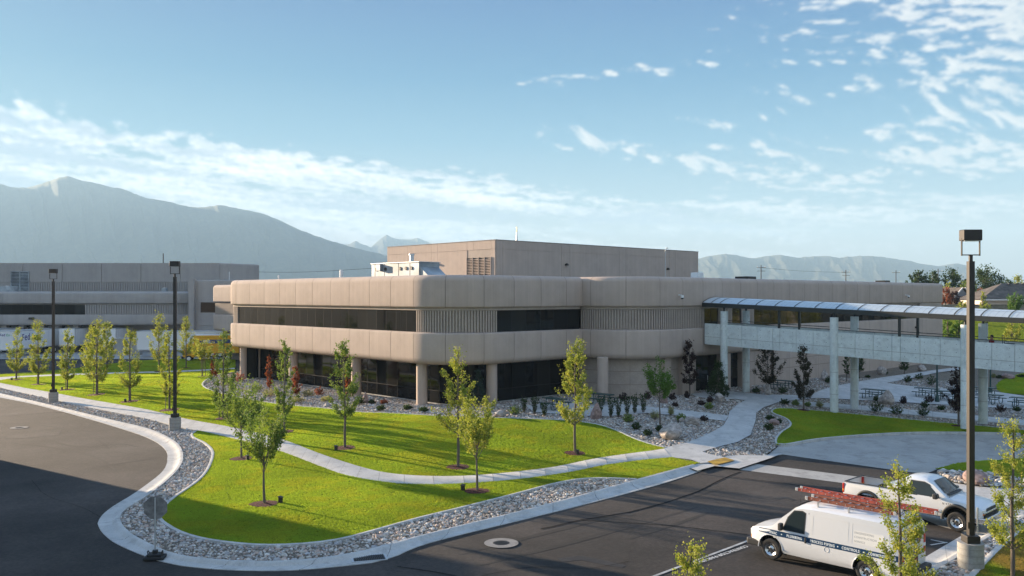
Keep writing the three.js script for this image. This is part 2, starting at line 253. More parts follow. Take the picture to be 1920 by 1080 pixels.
// long poured joints and cracks in the asphalt
{
  const seam = (flat, w, parent) => { const P = smooth(GL(flat, 0), 0.8), j = P.map(([x, z], i) => [x + R(-0.03, 0.03), z + R(-0.03, 0.03)]); const A = offsetLine(j, w / 2), B = offsetLine(j, -w / 2).reverse(); return part('tar_seam', drape([...A, ...B], 0.005, 3), M.seal, parent); };
  seam([1015, 992, 1090, 975, 1180, 960, 1300, 925, 1350, 900, 1388, 885], 0.10, asphalt);
  seam([1090, 975, 1250, 985, 1400, 1002], 0.05, asphalt); seam([1372, 894, 1470, 906, 1600, 925], 0.05, asphalt);
  seam([0, 782, 60, 776, 110, 773, 140, 779], 0.06, asphalt); seam([60, 900, 90, 930, 150, 950, 200, 975], 0.02, asphalt);
  seam([745, 1062, 830, 1075, 900, 1090], 0.05, asphalt); seam([905, 1079, 1010, 1062, 1100, 1066, 1180, 1052], 0.03, asphalt);
  // tyre scuffs, oil and patched ground
  const scuff = (flat, w, name, m, lift, label) => { const P = smooth(GL(flat, 0), 0.8), A = P.map(([x, z]) => [x, z]), e = offsetLine(A, 1).map(([x, z], i) => { const k = w / 2 * (0.7 + 0.6 * vnoise(i * 0.7, 3)) * Math.sin(Math.PI * clamp((i + 0.6) / (P.length + 0.2))) ** 0.5; return [[lerp(A[i][0], x, k), lerp(A[i][1], z, k)], [lerp(A[i][0], x, -k), lerp(A[i][1], z, -k)]]; }); part(name, drape([...e.map((q) => q[0]), ...e.map((q) => q[1]).reverse()], lift, 3), m, asphalt); };
  for (const [q, w] of [[[60, 795, 110, 802, 150, 812, 185, 826, 205, 842], 0.3], [[20, 830, 90, 838, 150, 848, 190, 862, 215, 880], 0.3], [[80, 820, 130, 835, 170, 838, 220, 832, 260, 838], 0.28], [[180, 875, 230, 868, 270, 862, 290, 858], 0.25], [[860, 1040, 980, 1010, 1120, 975, 1260, 940], 0.3], [[900, 1060, 1030, 1028, 1170, 990, 1310, 950], 0.3], [[1180, 1010, 1260, 985, 1330, 960], 0.25]]) scuff(q, w, 'tyre_mark', M.scuff, -0.006);
  for (const q of [[1050, 1050, 1080, 1045, 1120, 1052, 1170, 1062], [1360, 1010, 1380, 1006, 1396, 1010], [1150, 965, 1165, 962, 1185, 966], [160, 905, 175, 902, 190, 908], [1455, 935, 1470, 932, 1490, 938]]) scuff(q, q.length > 6 ? 0.6 : 0.42, 'oil_stain', M.oil, -0.005);
  part('patched_strip', drape(GL([0, 800, 60, 790, 120, 798, 110, 815, 40, 822, 0, 822], 0), -0.007, 3), M.patch, asphalt); part('patched_strip', drape(GL([1215, 935, 1330, 905, 1360, 915, 1245, 948], 0), -0.007, 3), M.patch, asphalt);
}
const sheet = (name, label, flat, lift, m, L = 2.5) => { const s = structure(name, drape(Array.isArray(flat[0]) ? flat : GL(flat, lift), lift, L), m); s.userData.label = label; return s; };
sheet('concrete_yard', 'pale concrete apron in front of the loading docks', [[-140, -129], [-96, -129.5], [-70, -130], [-42, -131], [-42, -151], [-140, -151]], 0.012, M.concOld, 6);

const edgeA = [GL([0, 745, 60, 757, 140.7, 778, 211, 798.5, 274, 819.6, 302.5, 835.4, 314, 851, 313.5, 860], 0.01), GL([313.5, 860, 313, 869, 302.5, 886.4, 274, 909, 246, 928.6, 211, 949.7, 190, 967, 183, 981], 0.01), GL([183, 981, 188, 993.7, 211, 1015, 246, 1032, 299, 1051.7, 352, 1062, 422, 1068, 492, 1070, 560, 1068.6, 640, 1061, 687, 1056.6, 725, 1049.6, 744, 1042, 770, 1029, 800, 1019, 875, 999.4, 969, 977, 1062, 954, 1156, 930, 1250, 904, 1316, 882], 0.01)];
const edgeB = [GL([0, 737, 70, 753, 141, 770, 211, 787, 274, 802, 309.5, 816, 334, 832, 343, 848, 343.5, 855], 0.15), GL([343.5, 855, 343, 862, 334, 879.4, 316.6, 897, 288, 920, 260, 939, 239, 951.5, 227, 962, 225, 972], 0.15), GL([225, 972, 230, 985, 253, 1004, 292, 1023.6, 334, 1039.4, 387, 1046.5, 457, 1050.7, 527.6, 1051, 594, 1046, 664, 1035.5, 711, 1023.8, 781, 1005, 875, 981.6, 969, 959, 1062.5, 934.7, 1194, 898, 1300, 870], 0.15)];
edgeA[0] = extend(edgeA[0], 30); edgeB[0] = extend(edgeB[0], 30);
const kerb = structure('road_kerb'); kerb.userData.label = 'pale concrete kerb and gutter curving round the lawn';
const kerbProf = [[-0.001, -0.05], [0, 0.012], [0.35, 0.012], [0.6, 0.022], [0.72, 0.09], [0.8, 0.14], [0.86, 0.15], [1, 0.15], [1.0005, -0.05]];
edgeA.forEach((A, i) => bandPieces(smooth(A), smooth(edgeB[i]), 3.05, kerbProf, 0.022, (g) => part('kerb_section', g, M.conc, kerb)));
const kerbLine = edgeB.flat();

// the planted island between the road and the buildings: a bed of small stone with lawns and walks laid on it
const driveTop = GL([1430, 857, 1459, 834, 1535, 822, 1622, 813.5, 1710, 810, 1815, 810.6, 1920, 812, 2060, 817], 0.1);
const farTop = GL([430, 674, 382, 673.5, 319, 673.5, 299, 675, 252, 677, 197, 684, 142, 691, 63, 698.7, 0, 703], 0.1);
const island = [...kerbLine, ...GL([1345, 872], 0.1), ...extend(driveTop, 0, 30), toWorld(85, -45), toWorld(85, 2), toWorld(10, 10), toWorld(6, 50), ...extend(farTop, 0, 30)];
const bed = sheet('gravel_bed', 'bed of tan and grey landscape stone round the buildings', island, 0.085, M.soil, 2.2);

const walkLow = GL([0, 726, 70, 742, 141, 758, 211, 772, 281, 786, 324, 797, 352, 804, 373, 807, 404.5, 814, 457, 826.6, 527.6, 846, 594, 871, 640.6, 888, 687.5, 898, 744, 905.6, 819, 907.5, 898.5, 904, 969, 898, 1062.5, 885.5, 1133, 871.4, 1203, 862, 1259.5, 857], 0.15);
const walkUp = GL([0, 717.6, 70, 731, 141, 744, 211, 756, 281, 768.6, 338, 782.7, 370, 789, 404.5, 795, 457, 805.5, 527.6, 823, 594, 848, 640.6, 864, 687.5, 878, 730, 887, 795, 892, 870, 892, 950, 886, 1040, 875, 1109.4, 860.5, 1180, 850, 1245, 841], 0.15);
const wL = smooth(extend(walkLow, 30)), wU = smooth(extend(walkUp, 30));
const walk = structure('sidewalk'); walk.userData.label = 'winding concrete walk between the two lawns';
bandPieces(wL, wU, 1.55, [[-0.0005, 0], [0, 0.15], [0.015, 0.158], [0.985, 0.158], [1, 0.15], [1.0005, 0]], 0.016, (g) => part('walk_slab', g, M.conc, walk));
const farLow = extend(GL([0, 713, 31, 708, 71, 706, 142, 703.4, 236, 700, 299, 698.7, 334, 698, 397, 694.5, 440, 692], 0.15), 30), farUp = extend(GL([0, 707, 94, 702, 189, 698.7, 299, 696, 397, 692, 440, 689.5], 0.15), 30);
const walk2 = structure('rear_sidewalk'); walk2.userData.label = 'narrow concrete walk behind the big lawn';
bandPieces(smooth(farLow, 2), smooth(farUp, 2), 3, [[-0.0005, 0], [0, 0.15], [1, 0.15], [1.0005, 0]], 0.02, (g) => part('walk_slab', g, M.conc, walk2));
const stripEdge = GL([366, 809, 359, 814, 364, 821, 380, 828, 394, 839, 399, 848, 397.5, 860, 387, 883, 373, 899, 352, 914.6, 323.6, 934, 309.5, 946, 299, 960, 299, 972.6, 309.5, 981, 338, 997, 380, 1009.5, 440, 1018, 492.4, 1021.8, 560, 1020, 631, 1012, 687.5, 998, 781, 972, 875, 949, 969, 925, 1039, 906.6, 1086, 898, 1123.5, 896, 1194, 898], 0.15);
const bedEdge = GL([436, 698, 410, 702, 391, 709.6, 382, 716, 380, 722, 392, 730, 430, 741, 480, 751, 546, 760, 616, 766, 667, 772, 742.5, 775, 833, 780, 893.6, 782, 960, 784, 1006, 785.5, 1081, 789.5, 1126.6, 797, 1157, 807, 1187, 821, 1217, 831.5, 1247, 839], 0.15);
const rightEdge = GL([1913, 812.5, 1827, 810.5, 1713, 810.5, 1613, 815.5, 1530, 823, 1460, 833.5, 1455, 823, 1467, 808, 1480, 800, 1482, 792, 1470, 782, 1450, 775, 1447, 770, 1460, 765, 1513, 768, 1613, 777, 1713, 787, 1813, 796, 1920, 806, 2000, 813], 0.15);
function edging(name, label, line, w = 0.16) { const P = smooth(line, 0.7), A = offsetLine(P, w / 2), B = offsetLine(P, -w / 2), s = structure(name); s.userData.label = label; bandPieces(A, B, 3.2, [[-0.0005, 0], [0, 0.165], [0.15, 0.175], [0.85, 0.175], [1, 0.165], [1.0005, 0]], 0.014, (g) => part('edging_section', g, M.conc, s)); }
edging('lawn_edging', 'narrow concrete mowing edge between front lawn and cobbles', stripEdge);
edging('bed_edging', 'narrow concrete mowing edge between big lawn and planting bed', bedEdge);
edging('side_lawn_edging', 'narrow concrete edge round the shaded right lawn', rightEdge, 0.14);

const lowerLawn = [...smooth(stripEdge, 0.7), ...GL([1311, 867], 0.15), ...walkLow.slice(7).reverse()];
const upperLawn = [...walkUp, ...smooth(bedEdge, 0.7).reverse(), ...farLow.slice().reverse()].filter((p, i) => true);
const farLawn = [...farUp, ...GL([440, 674], 0.15), ...extend(farTop, 0, 30)];
const rightLawn = smooth(rightEdge, 0.7);
const driveLawn = GL([1755, 880, 1791, 870.5, 1826, 866, 1920, 860.5, 2060, 862, 2060, 905, 1920, 898, 1872, 889, 1849, 887, 1807, 883.5], 0.1);
const plazaLawn = GL([1869, 722, 1876, 714, 1890, 708, 1905, 703, 1925, 698, 2020, 690, 2020, 748, 1905, 738, 1880, 736, 1871, 730], 0.15);
const lawns = [['front lawn of bright short grass by the cobbles', lowerLawn], ['big sunlit lawn of short grass below the office building', upperLawn], ['shaded lawn strip by the loading yard', farLawn], ['shaded right lawn in front of the footbridge', rightLawn], ['shaded lawn beside the concrete drive', driveLawn], ['small lawn by the picnic tables', plazaLawn]];
lawns.forEach(([l, P]) => sheet('lawn', l, P, 0.125, M.lawn, 1.6));

// entrance walk and terrace
const plazaP = GL([1245, 841, 1247, 839, 1292, 828.5, 1329, 813, 1356, 798, 1365, 783, 1368, 771, 1383, 757.5, 1398, 750, 1380, 748, 1340, 748, 1307, 744, 1296, 739, 1345, 731, 1420, 739, 1500, 741, 1523, 739, 1540, 731, 1560, 725, 1600, 717, 1650, 708, 1713, 699, 1773, 691, 1800, 688, 1800, 693, 1760, 698, 1713, 708, 1662, 718, 1700, 723, 1760, 728, 1800, 730, 1866, 734, 1920, 742, 1990, 748, 1990, 775, 1900, 765.5, 1800, 760, 1680, 753, 1533, 746, 1500, 749, 1459, 754, 1432, 763.5, 1418, 774, 1416.6, 789, 1407.5, 815, 1383, 828.5, 1347, 837.5, 1317, 846.6, 1330, 851, 1362, 858, 1330, 867, 1313, 868, 1297, 862, 1259, 857], 0.15);
const plaza = sheet('plaza', 'concrete entrance walk and picnic terrace', plazaP, 0.15, M.conc, 1.8);
const patioP = GL([985, 760, 1060, 753, 1130, 752, 1215, 762, 1290, 770, 1366, 779, 1360, 789, 1290, 781, 1214, 774, 1140, 780, 1060, 777, 1000, 772], 0.15);
sheet('patio', 'small concrete patio behind the upright shrubs', patioP, 0.145, M.conc, 1.8);
const walk3 = structure('terrace_walk'); walk3.userData.label = 'concrete walk under the footbridge along the right lawn';
const w3a = GL([1490, 752, 1513, 753, 1600, 759, 1700, 767, 1813, 777, 1913, 786, 1990, 793], 0.15), w3b = GL([1490, 757, 1513, 760, 1600, 767, 1700, 776, 1813, 787, 1913, 796, 1990, 803], 0.15);
bandPieces(smooth(w3b), smooth(w3a), 1.8, [[-0.0005, 0], [0, 0.14], [1, 0.14], [1.0005, 0]], 0.016, (g) => part('walk_slab', g, M.conc, walk3));
const walk3P = [...w3a, ...w3b.slice().reverse()];
// scored joints across the terrace: thin dark strips recessed between slabs are cut as real grooves by narrow shadow gaps
sheet('concrete_drive', 'curved concrete drive past the right lawn', [...driveTop, ...GL([2060, 858, 1920, 860, 1826, 866, 1791, 870, 1757, 879.5, 1735, 888, 1678, 881, 1564, 865, 1468, 851.5], 0.02)], 0.004, M.concOld, 2.2);
sheet('crosswalk_band', 'pale concrete band across the asphalt', GL([1386, 880.6, 1418, 870, 1506, 880.6, 1587, 891, 1740, 911, 1715, 925, 1568, 904, 1476, 892], 0.0), 0.002, M.concOld, 2.2);
let gutterP; sheet('corner_gutter', 'pale concrete gutter at the kerb ramp', gutterP = GL([1308, 885, 1284, 876, 1312, 868, 1330, 866, 1362, 857, 1389, 855, 1430, 856, 1468, 851.5, 1445, 861, 1418, 870, 1386, 880.6, 1340, 876], 0.03), 0.10, M.conc, 2.5);
sheet('yellow_ramp', 'yellow tactile kerb ramp at the crossing', GL([1326, 867, 1359, 859.5, 1378, 865, 1342, 874], 0.1), 0.165, M.yellow, 1);
sheet('parking_apron', 'sunlit concrete pad right of the pickup', GL([1740, 886, 1789, 905, 1849, 913, 1960, 916, 1990, 950, 1905, 952, 1860, 974, 1811, 1000, 1760, 985, 1700, 960], 0.02), 0.014, M.conc, 2.5);
// stone island right of the drive, corner island at bottom right
const driveBed = GL([1755, 879, 1849, 886, 1920, 897, 2050, 905, 2050, 920, 1920, 914, 1849, 912, 1826, 909, 1789.5, 904, 1762, 890], 0.06);
sheet('drive_bed', 'stone bed between concrete pad and shaded lawn', driveBed, 0.06, M.soil, 2.5);
const cA = extend(GL([1680, 1078, 1754, 1033, 1811, 1000, 1860, 974, 1905, 951, 1960, 925], 0.01), 14), cB = extend(GL([1700, 1103, 1762, 1064, 1800, 1041, 1833, 1019, 1868, 998, 1890, 985, 1960, 948], 0.15), 14);
const kerb2 = structure('corner_kerb'); kerb2.userData.label = 'concrete kerb and gutter beside the parked vehicles';
bandPieces(smooth(cA), smooth(cB), 3, kerbProf, 0.02, (g) => part('kerb_section', g, M.conc, kerb2));
const cornerBed = [...cB, [45, -40], [45, -12], [-8, -12], [-8, -16]];
sheet('corner_bed', 'cobble bed of the corner island with the lamp post', cornerBed, 0.09, M.soil, 2.5);
const cEdge = GL([1775, 1130, 1821, 1080, 1843, 1056, 1872, 1027, 1900, 1004, 1925, 988, 1990, 955], 0.15);
edging('corner_edging', 'concrete mowing edge of the corner island', cEdge, 0.2);
const cornerLawn = [...smooth(cEdge, 0.7), [40, -36], [40, -13], [13, -13]];
sheet('lawn', 'corner lawn at bottom right with dry patches', cornerLawn, 0.125, M.lawn, 1.6);

// painted lines and lettering on the asphalt
{
  const line = (a, b, w, label) => { const P = [G(...a, 0.0), G(...b, 0.0)]; const A = offsetLine(P, w / 2), B = offsetLine(P, -w / 2).reverse(); const s = structure('parking_line', drape([...A, ...B], 0.006, 3), M.paint); s.userData.label = label; };
  line([1180, 1098], [1409, 1011.5], 0.12, 'white painted parking line running up to the van front'); line([1745, 1012], [1776, 1018], 0.1, 'white painted stall line between van and pickup'); line([1745, 1022], [1776, 1017], 0.1, 'second white stall line between van and pickup');
  const cv = document.createElement('canvas'); cv.width = 1024; cv.height = 96; const c = cv.getContext('2d'); c.fillStyle = '#000'; c.fillRect(0, 0, 1024, 96); c.fillStyle = '#fff'; c.font = 'bold 88px sans-serif'; c.textBaseline = 'middle'; c.textAlign = 'center'; c.fillText('CONTRACTOR PARKING', 512, 50, 1010);
  const t = new THREE.CanvasTexture(cv); t.colorSpace = THREE.SRGBColorSpace;
  const m = mat(C(0.62, 0.62, 0.6), 0.85, { alphaMap: t, alphaTest: 0.5 });
  const L = 3.3, Hh = 0.3, g = new THREE.PlaneGeometry(L, Hh); g.rotateX(-Math.PI / 2);
  const a = G(1392, 1027, 0), b = G(1316, 1053, 0), o = new THREE.Mesh(g, m); o.name = 'parking_lettering'; o.userData = { kind: 'structure', label: 'white painted contractor parking lettering' };
  o.position.set((a[0] + b[0]) / 2, 0.008, (a[1] + b[1]) / 2); o.rotation.y = Math.atan2(-(b[1] - a[1]), b[0] - a[0]); o.receiveShadow = true; scene.add(o);
}
// iron in the road
function ring(r0, r1, y, n = 40) { const g = new THREE.RingGeometry(r0, r1, n, 1); g.rotateX(-Math.PI / 2); g.translate(0, y, 0); return uvm(g); }
function disc(r, y, h = 0.01, n = 32) { const g = new THREE.CylinderGeometry(r, r, h, n); g.translate(0, y, 0); return uvm(g); }
for (const [px, py, r, label] of [[940, 1018.5, 0.66, 'round manhole with pale concrete collar in the asphalt'], [36, 802, 0.6, 'pale manhole collar in the sunlit asphalt at left']]) {
  const [x, z] = G(px, py, 0), t = thing('manhole', label, 'manhole', [x, 0, z]);
  part('collar', ring(r * 0.48, r, 0.014), M.collar, t); part('cover', disc(r * 0.46, 0.006), M.bronze, t);
  for (let k = -2; k <= 2; k++) part('cover_rib', bx(r * 0.75 * Math.cos(k * 0.5), 0.006, 0.03, 0, 0.0145, k * r * 0.14), M.bronze, t);
}
{
  const [x, z] = G(692, 1046, 0.03), t = thing('storm_drain', 'dark slotted storm drain grate set in the kerb gutter', 'drain', [x, 0.02, z], 0.28);
  part('frame', [bx(1.15, 0.03, 0.06, 0, 0, 0.34), bx(1.15, 0.03, 0.06, 0, 0, -0.34), bx(0.06, 0.03, 0.7, 0.6, 0, 0), bx(0.06, 0.03, 0.7, -0.6, 0, 0)], M.galv, t);
  part('pit', bx(1.1, 0.01, 0.62, 0, -0.003, 0), M.black, t); for (let k = -8; k <= 8; k++) part('bar', bx(0.022, 0.03, 0.64, k * 0.065, 0.008, 0), M.bronze, t);
  const [x2, z2] = G(1398, 857, 0.05), t2 = thing('valve_plate', 'small rusty brown utility plate in the kerb gutter', 'plate', [x2, 0.036, z2], 0.5); part('plate', bx(0.8, 0.02, 0.5), mat(C(0.16, 0.08, 0.06), 0.85, { map: rep(nPatch, 0.6) }), t2); part('rim', [bx(0.86, 0.018, 0.03, 0, 0, 0.27), bx(0.86, 0.018, 0.03, 0, 0, -0.27)], M.bronze, t2);
}
// ---------------------------------------------------------------- office building
// plan paths in the building's own frame: x along the entrance front, z = minus the way along the street front
function planPath(list) {
  const segs = []; let s = 0;
  for (const q of list) { if (q.c) { const len = q.r * Math.abs(q.a1 - q.a0); segs.push({ ...q, s0: s, len }); s += len; } else { const len = Math.hypot(q.x1 - q.x0, q.z1 - q.z0); segs.push({ ...q, s0: s, len, dx: (q.x1 - q.x0) / len, dz: (q.z1 - q.z0) / len }); s += len; } }
  const at = (t, o = 0) => { let k = segs.findIndex((q) => t <= q.s0 + q.len + 1e-9); if (k < 0) k = segs.length - 1; const q = segs[k], d = t - q.s0;
    if (q.c) { const a = lerp(q.a0, q.a1, d / q.len); return [q.c[0] + (q.r - o) * Math.cos(a), q.c[1] + (q.r - o) * Math.sin(a)]; }
    return [q.x0 + q.dx * d + q.dz * -o * -1 * q.in, q.z0 + q.dz * d - q.dx * o * q.in]; };
  return { segs, len: s, at, stops: (t0, t1) => { const o = [t0]; for (const q of segs) { const a = Math.max(t0, q.s0), b = Math.min(t1, q.s0 + q.len); if (b <= a + 1e-6) continue; if (q.c) { const n = Math.max(1, Math.ceil((b - a) / Math.min(0.35, q.r * 0.18))); for (let i = 1; i <= n; i++) o.push(lerp(a, b, i / n)); } else o.push(b); } return o.filter((v, i) => !i || v - o[i - 1] > 1e-5); } };
}
const ln = (x0, z0, x1, z1) => ({ x0, z0, x1, z1, in: 1 }), arc = (cx, cz, r, a0, a1) => ({ c: [cx, cz], r, a0, a1 });
const PI = Math.PI, RC = 4.7;
// travelling so that the outside lies on the right hand (angles in x,z): street front, round corner, front to the inner corner
const path1 = planPath([ln(9, -36.4, 1, -36.4), arc(1, -35.4, 1, -PI / 2, -PI), ln(0, -35.4, 0, -4.7), arc(RC, -RC, RC, PI, PI / 2), ln(RC, 0, 14.18, 0)]);
const path2 = planPath([ln(14.18, -1.5, 14.18, 0.9), arc(14.18 + RC, 0.9, RC, PI, PI / 2), ln(14.18 + RC, 5.6, 77.5, 5.6), arc(77.5, 4.6, 1, PI / 2, 0), ln(78.5, 4.6, 78.5, -12)]);
const path3 = planPath([ln(30, -77, 17.7, -77), arc(17.7, -76, 1, -PI / 2, -PI), ln(16.7, -76, 16.7, -40)]);
function sweep(P, s0, s1, prof) {   // prof: [[inward offset, height]...] from the top down
  const st = P.stops(s0, s1), pos = [], uv = [], idx = [], w = prof.length; let run = [0]; for (let j = 1; j < w; j++) run.push(run[j - 1] + Math.hypot(prof[j][0] - prof[j - 1][0], prof[j][1] - prof[j - 1][1]));
  for (const s of st) prof.forEach(([o, y], j) => { const [x, z] = P.at(s, o); pos.push(x, y, z); uv.push(s, -run[j]); });
  for (let i = 0; i < st.length - 1; i++) for (let j = 0; j < w - 1; j++) { const a = i * w + j; idx.push(a, a + 1, a + w, a + 1, a + w + 1, a + w); }
  const g = new THREE.BufferGeometry(); g.setAttribute('position', new THREE.Float32BufferAttribute(pos, 3)); g.setAttribute('uv', new THREE.Float32BufferAttribute(uv, 2)); g.setIndex(idx);
  return toCreasedNormals(g, 0.7);
}
const HT = { top: 11.06, upBot: 8.56, head: 8.36, sill: 6.66, lowBot: 4.23, base: 0.9 };
const bull = (r, y, n = 5, top = true) => Array.from({ length: n + 1 }, (_, i) => { const a = (i / n) * PI / 2; return top ? [r - r * Math.sin(a), y - r + r * Math.cos(a)] : [r - r * Math.cos(a), y + r - r * Math.sin(a)]; });
const profUp = [[2.2, HT.top - 0.12], [0.5, HT.top], ...bull(0.48, HT.top, 6), ...bull(0.16, HT.upBot, 3, false), [0.45, HT.upBot]];
const profLow = [[0.5, HT.sill + 0.03], ...bull(0.14, HT.sill, 3), ...bull(0.5, HT.lowBot, 6, false), [1.2, HT.lowBot]];
const profLowFlat = [[0.5, HT.sill + 0.03], ...bull(0.14, HT.sill, 3), [0.0, 4.3]];
const inset = (p, d) => p.map(([o, y]) => [o + d, y]);
const office = thing('office_building', 'two storey tan precast office building with rounded corners and dark window bands', 'building', [O[0], 0, O[1]], TH);
const toX = (px, z) => { let lo = -60, hi = 120; for (let i = 0; i < 60; i++) { const m = (lo + hi) / 2, [wx, wz] = toWorld(m, -z), p = 960 + F * wx / -wz; if (p < px) lo = m; else hi = m; } return (lo + hi) / 2; };       // along a line z = const
const toZ = (px, x) => { let lo = -100, hi = 20; for (let i = 0; i < 60; i++) { const m = (lo + hi) / 2, [wx, wz] = toWorld(x, -m), p = 960 + F * wx / -wz; if (p < px) lo = m; else hi = m; } return (lo + hi) / 2; };      // along a line x = const
const s1 = (z) => path1.segs[2].s0 + (z + 35.4), s1b = (x) => path1.segs[4].s0 + x - RC, s2 = (x) => path2.segs[2].s0 + x - 14.18 - RC;
const PANEL = 2.975, tones = [M.precast, M.precastB];
function fasciaRun(P, joints, prof, name, parent) { for (let i = 0; i < joints.length - 1; i++) part(name, sweep(P, joints[i] + 0.018, joints[i + 1] - 0.018, prof), tones[0], parent); }
const jointsFrom = (mid, a, b) => { const o = [a]; for (let k = -40; k < 60; k++) { const s = mid + k * PANEL; if (s > a + 0.5 && s < b - 0.5) o.push(s); } o.push(b); return o; };
const J1 = jointsFrom(s1(-4.7), 4, path1.len), J2 = [0, path2.segs[1].s0, ...jointsFrom(path2.segs[1].s0 + 0.2, path2.segs[1].s0, path2.len).slice(1)];
const sFlat = s2(toX(1425, 5.6));
const J2low = J2.filter((s) => s < sFlat - 0.4).concat([sFlat]), J2flat = [sFlat, ...J2.filter((s) => s > sFlat + 0.4)];
fasciaRun(path1, J1, profUp, 'upper_fascia_panel', office); fasciaRun(path2, J2, profUp, 'upper_fascia_panel', office);
fasciaRun(path1, J1, profLow, 'lower_fascia_panel', office); fasciaRun(path2, J2low, profLow, 'lower_fascia_panel', office);
fasciaRun(path2, J2flat, profLowFlat, 'lower_fascia_panel', office);
part('fascia_core', [path1, path2].flatMap((P) => [sweep(P, P === path1 ? 4 : 0, P.len, inset(profUp.slice(1), 0.045)), sweep(P, P === path1 ? 4 : 0, P.len, inset(profLow, 0.045))]), M.seal2, office);
part('window_header', [sweep(path1, 4, path1.len, [[0.26, HT.upBot + 0.1], [0.26, HT.head], [0.7, HT.head]]), sweep(path2, 0, path2.len, [[0.26, HT.upBot + 0.1], [0.26, HT.head], [0.7, HT.head]])], M.precastB, office);
// window band: glass panes with mullions, or fluted concrete
function flutes(P, a, b, parent, o = 0.42) {
  const n = Math.round((b - a) / 0.25), gs = [sweep(P, a, b, [[o, HT.head], [o, HT.sill - 0.1]])];
  for (let k = 0; k < n; k++) { const s = a + (k + 0.5) * (b - a) / n, h = 0.062; gs.push(sweep(P, s - h, s + h, [[o - 0.15, HT.head - 0.02], [o - 0.15, HT.sill + 0.02]])); for (const e of [-h, h]) { const p = P.at(s + e, o), q = P.at(s + e, o - 0.15), g = new THREE.BufferGeometry(); g.setAttribute('position', new THREE.Float32BufferAttribute([p[0], HT.head - 0.02, p[1], q[0], HT.head - 0.02, q[1], p[0], HT.sill + 0.02, p[1], q[0], HT.sill + 0.02, q[1]], 3)); g.setAttribute('uv', new THREE.Float32BufferAttribute([0, 2, 0.1, 2, 0, 0, 0.1, 0], 2)); g.setIndex([0, 2, 1, 1, 2, 3]); g.computeVertexNormals(); gs.push(g); } const p = P.at(s - h, o), q = P.at(s + h, o), u = P.at(s - h, o - 0.15), v = P.at(s + h, o - 0.15), g = new THREE.BufferGeometry(), yy = HT.head - 0.02; g.setAttribute('position', new THREE.Float32BufferAttribute([p[0], yy, p[1], q[0], yy, q[1], u[0], yy, u[1], v[0], yy, v[1]], 3)); g.setAttribute('uv', new THREE.Float32BufferAttribute([0, 0, 0, 0, 0, 0, 0, 0], 2)); g.setIndex([0, 2, 1, 1, 2, 3]); g.computeVertexNormals(); gs.push(g); }
  part('fluted_panel', gs, M.precastB, parent);
}
function barAlong(P, s, o, w, d, y0, y1) { const p = P.at(s, o), q = P.at(s + 0.02, o), a = Math.atan2(q[1] - p[1], q[0] - p[0]); return bx(w, y1 - y0, d, p[0], (y0 + y1) / 2, p[1], -a); }
function glazing(P, a, b, y0, y1, o, width, parent, transoms = []) {
  const n = Math.max(1, Math.round((b - a) / width)), wdt = (b - a) / n;
  for (let k = 0; k < n; k++) { const ys = [y0, ...transoms, y1]; for (let j = 0; j < ys.length - 1; j++) { const g = sweep(P, a + k * wdt + 0.02, a + (k + 1) * wdt - 0.02, [[o + R(-0.01, 0.01), ys[j + 1]], [o + R(-0.01, 0.01), ys[j]]]); part('window_pane', g, [M.glass, M.glass, M.glassB, M.glass, M.glassC][Math.floor(rnd() * 5)], parent); } }
  for (let k = 0; k <= n; k++) part('mullion', barAlong(P, clamp(a + k * wdt, 0.05, P.len - 0.05), o + 0.022, 0.05, 0.05, y0, y1), M.mullion, parent);
  for (const t of transoms) part('transom', sweep(P, a, b, [[o + 0.03, t + 0.03], [o - 0.035, t + 0.03], [o - 0.035, t - 0.03], [o + 0.03, t - 0.03]]), M.mullion, parent);
  part('window_back', sweep(P, a, b, [[o + 0.3, y1], [o + 0.3, y0]]), M.black, parent);
}
const gA = s1(toZ(447, 0.35)), gB = s1(-4.75), gC = s1b(4.72), gD = path1.len + 0.1;
flutes(path1, 6, gA, office); glazing(path1, gA, gB, HT.sill, HT.head, 0.38, 1.33, office); flutes(path1, gB, gC, office); glazing(path1, gC, gD, HT.sill, HT.head, 0.38, 1.5, office);
const dA = s2(toX(1320, 5.2)), dB = s2(toX(1345, 5.2)), dC = s2(toX(1371, 5.2)), dD = s2(toX(1388, 5.2)), dE = s2(toX(1412, 5.2)), dF = s2(toX(1720, 5.2));
flutes(path2, 1.0, dA - 0.1, office); glazing(path2, dA, dB, HT.sill - 0.3, HT.head, 0.38, 1.0, office); flutes(path2, dB, dC, office); glazing(path2, dC, dD, HT.sill, HT.head, 0.38, 1.2, office); flutes(path2, dD, dE, office); glazing(path2, dE, dF, HT.sill, HT.head, 0.38, 1.5, office);
part('blank_panel', sweep(path2, dF, path2.len, [[0.12, HT.head + 0.2], [0.12, HT.sill - 0.1]]), M.precastB, office);
// ground storey of the street front: columns, recessed glass
const colAt = (x, z, r = 0.43, y1 = HT.lowBot + 0.3) => { const g = new THREE.CylinderGeometry(r, r, y1 - 0.6, 20); g.translate(x, (y1 + 0.6) / 2, z); const p = part('column', uvm(g), M.precast, office); return p; };
for (const px of [458, 550, 668, 791]) colAt(1.0, toZ(px, 1.0)); colAt(toX(922, -1.0), -1.0);
part('soffit', [sweep(path1, 4, path1.len, [[1.0, HT.lowBot + 0.02], [3.4, HT.lowBot + 0.02]]), sweep(path2, 0, sFlat + 3, [[1.0, HT.lowBot + 0.02], [3.4, HT.lowBot + 0.02]])], M.precastB, office);
glazing(path1, s1(toZ(452, 2.2)), path1.len - 0.1, 0.95, HT.lowBot, 2.3, 1.45, office, [2.0]);
part('glass_kerb', sweep(path1, 8, path1.len, [[2.6, 1.03], [2.15, 1.03], [2.15, 0.4]]), M.conc, office);
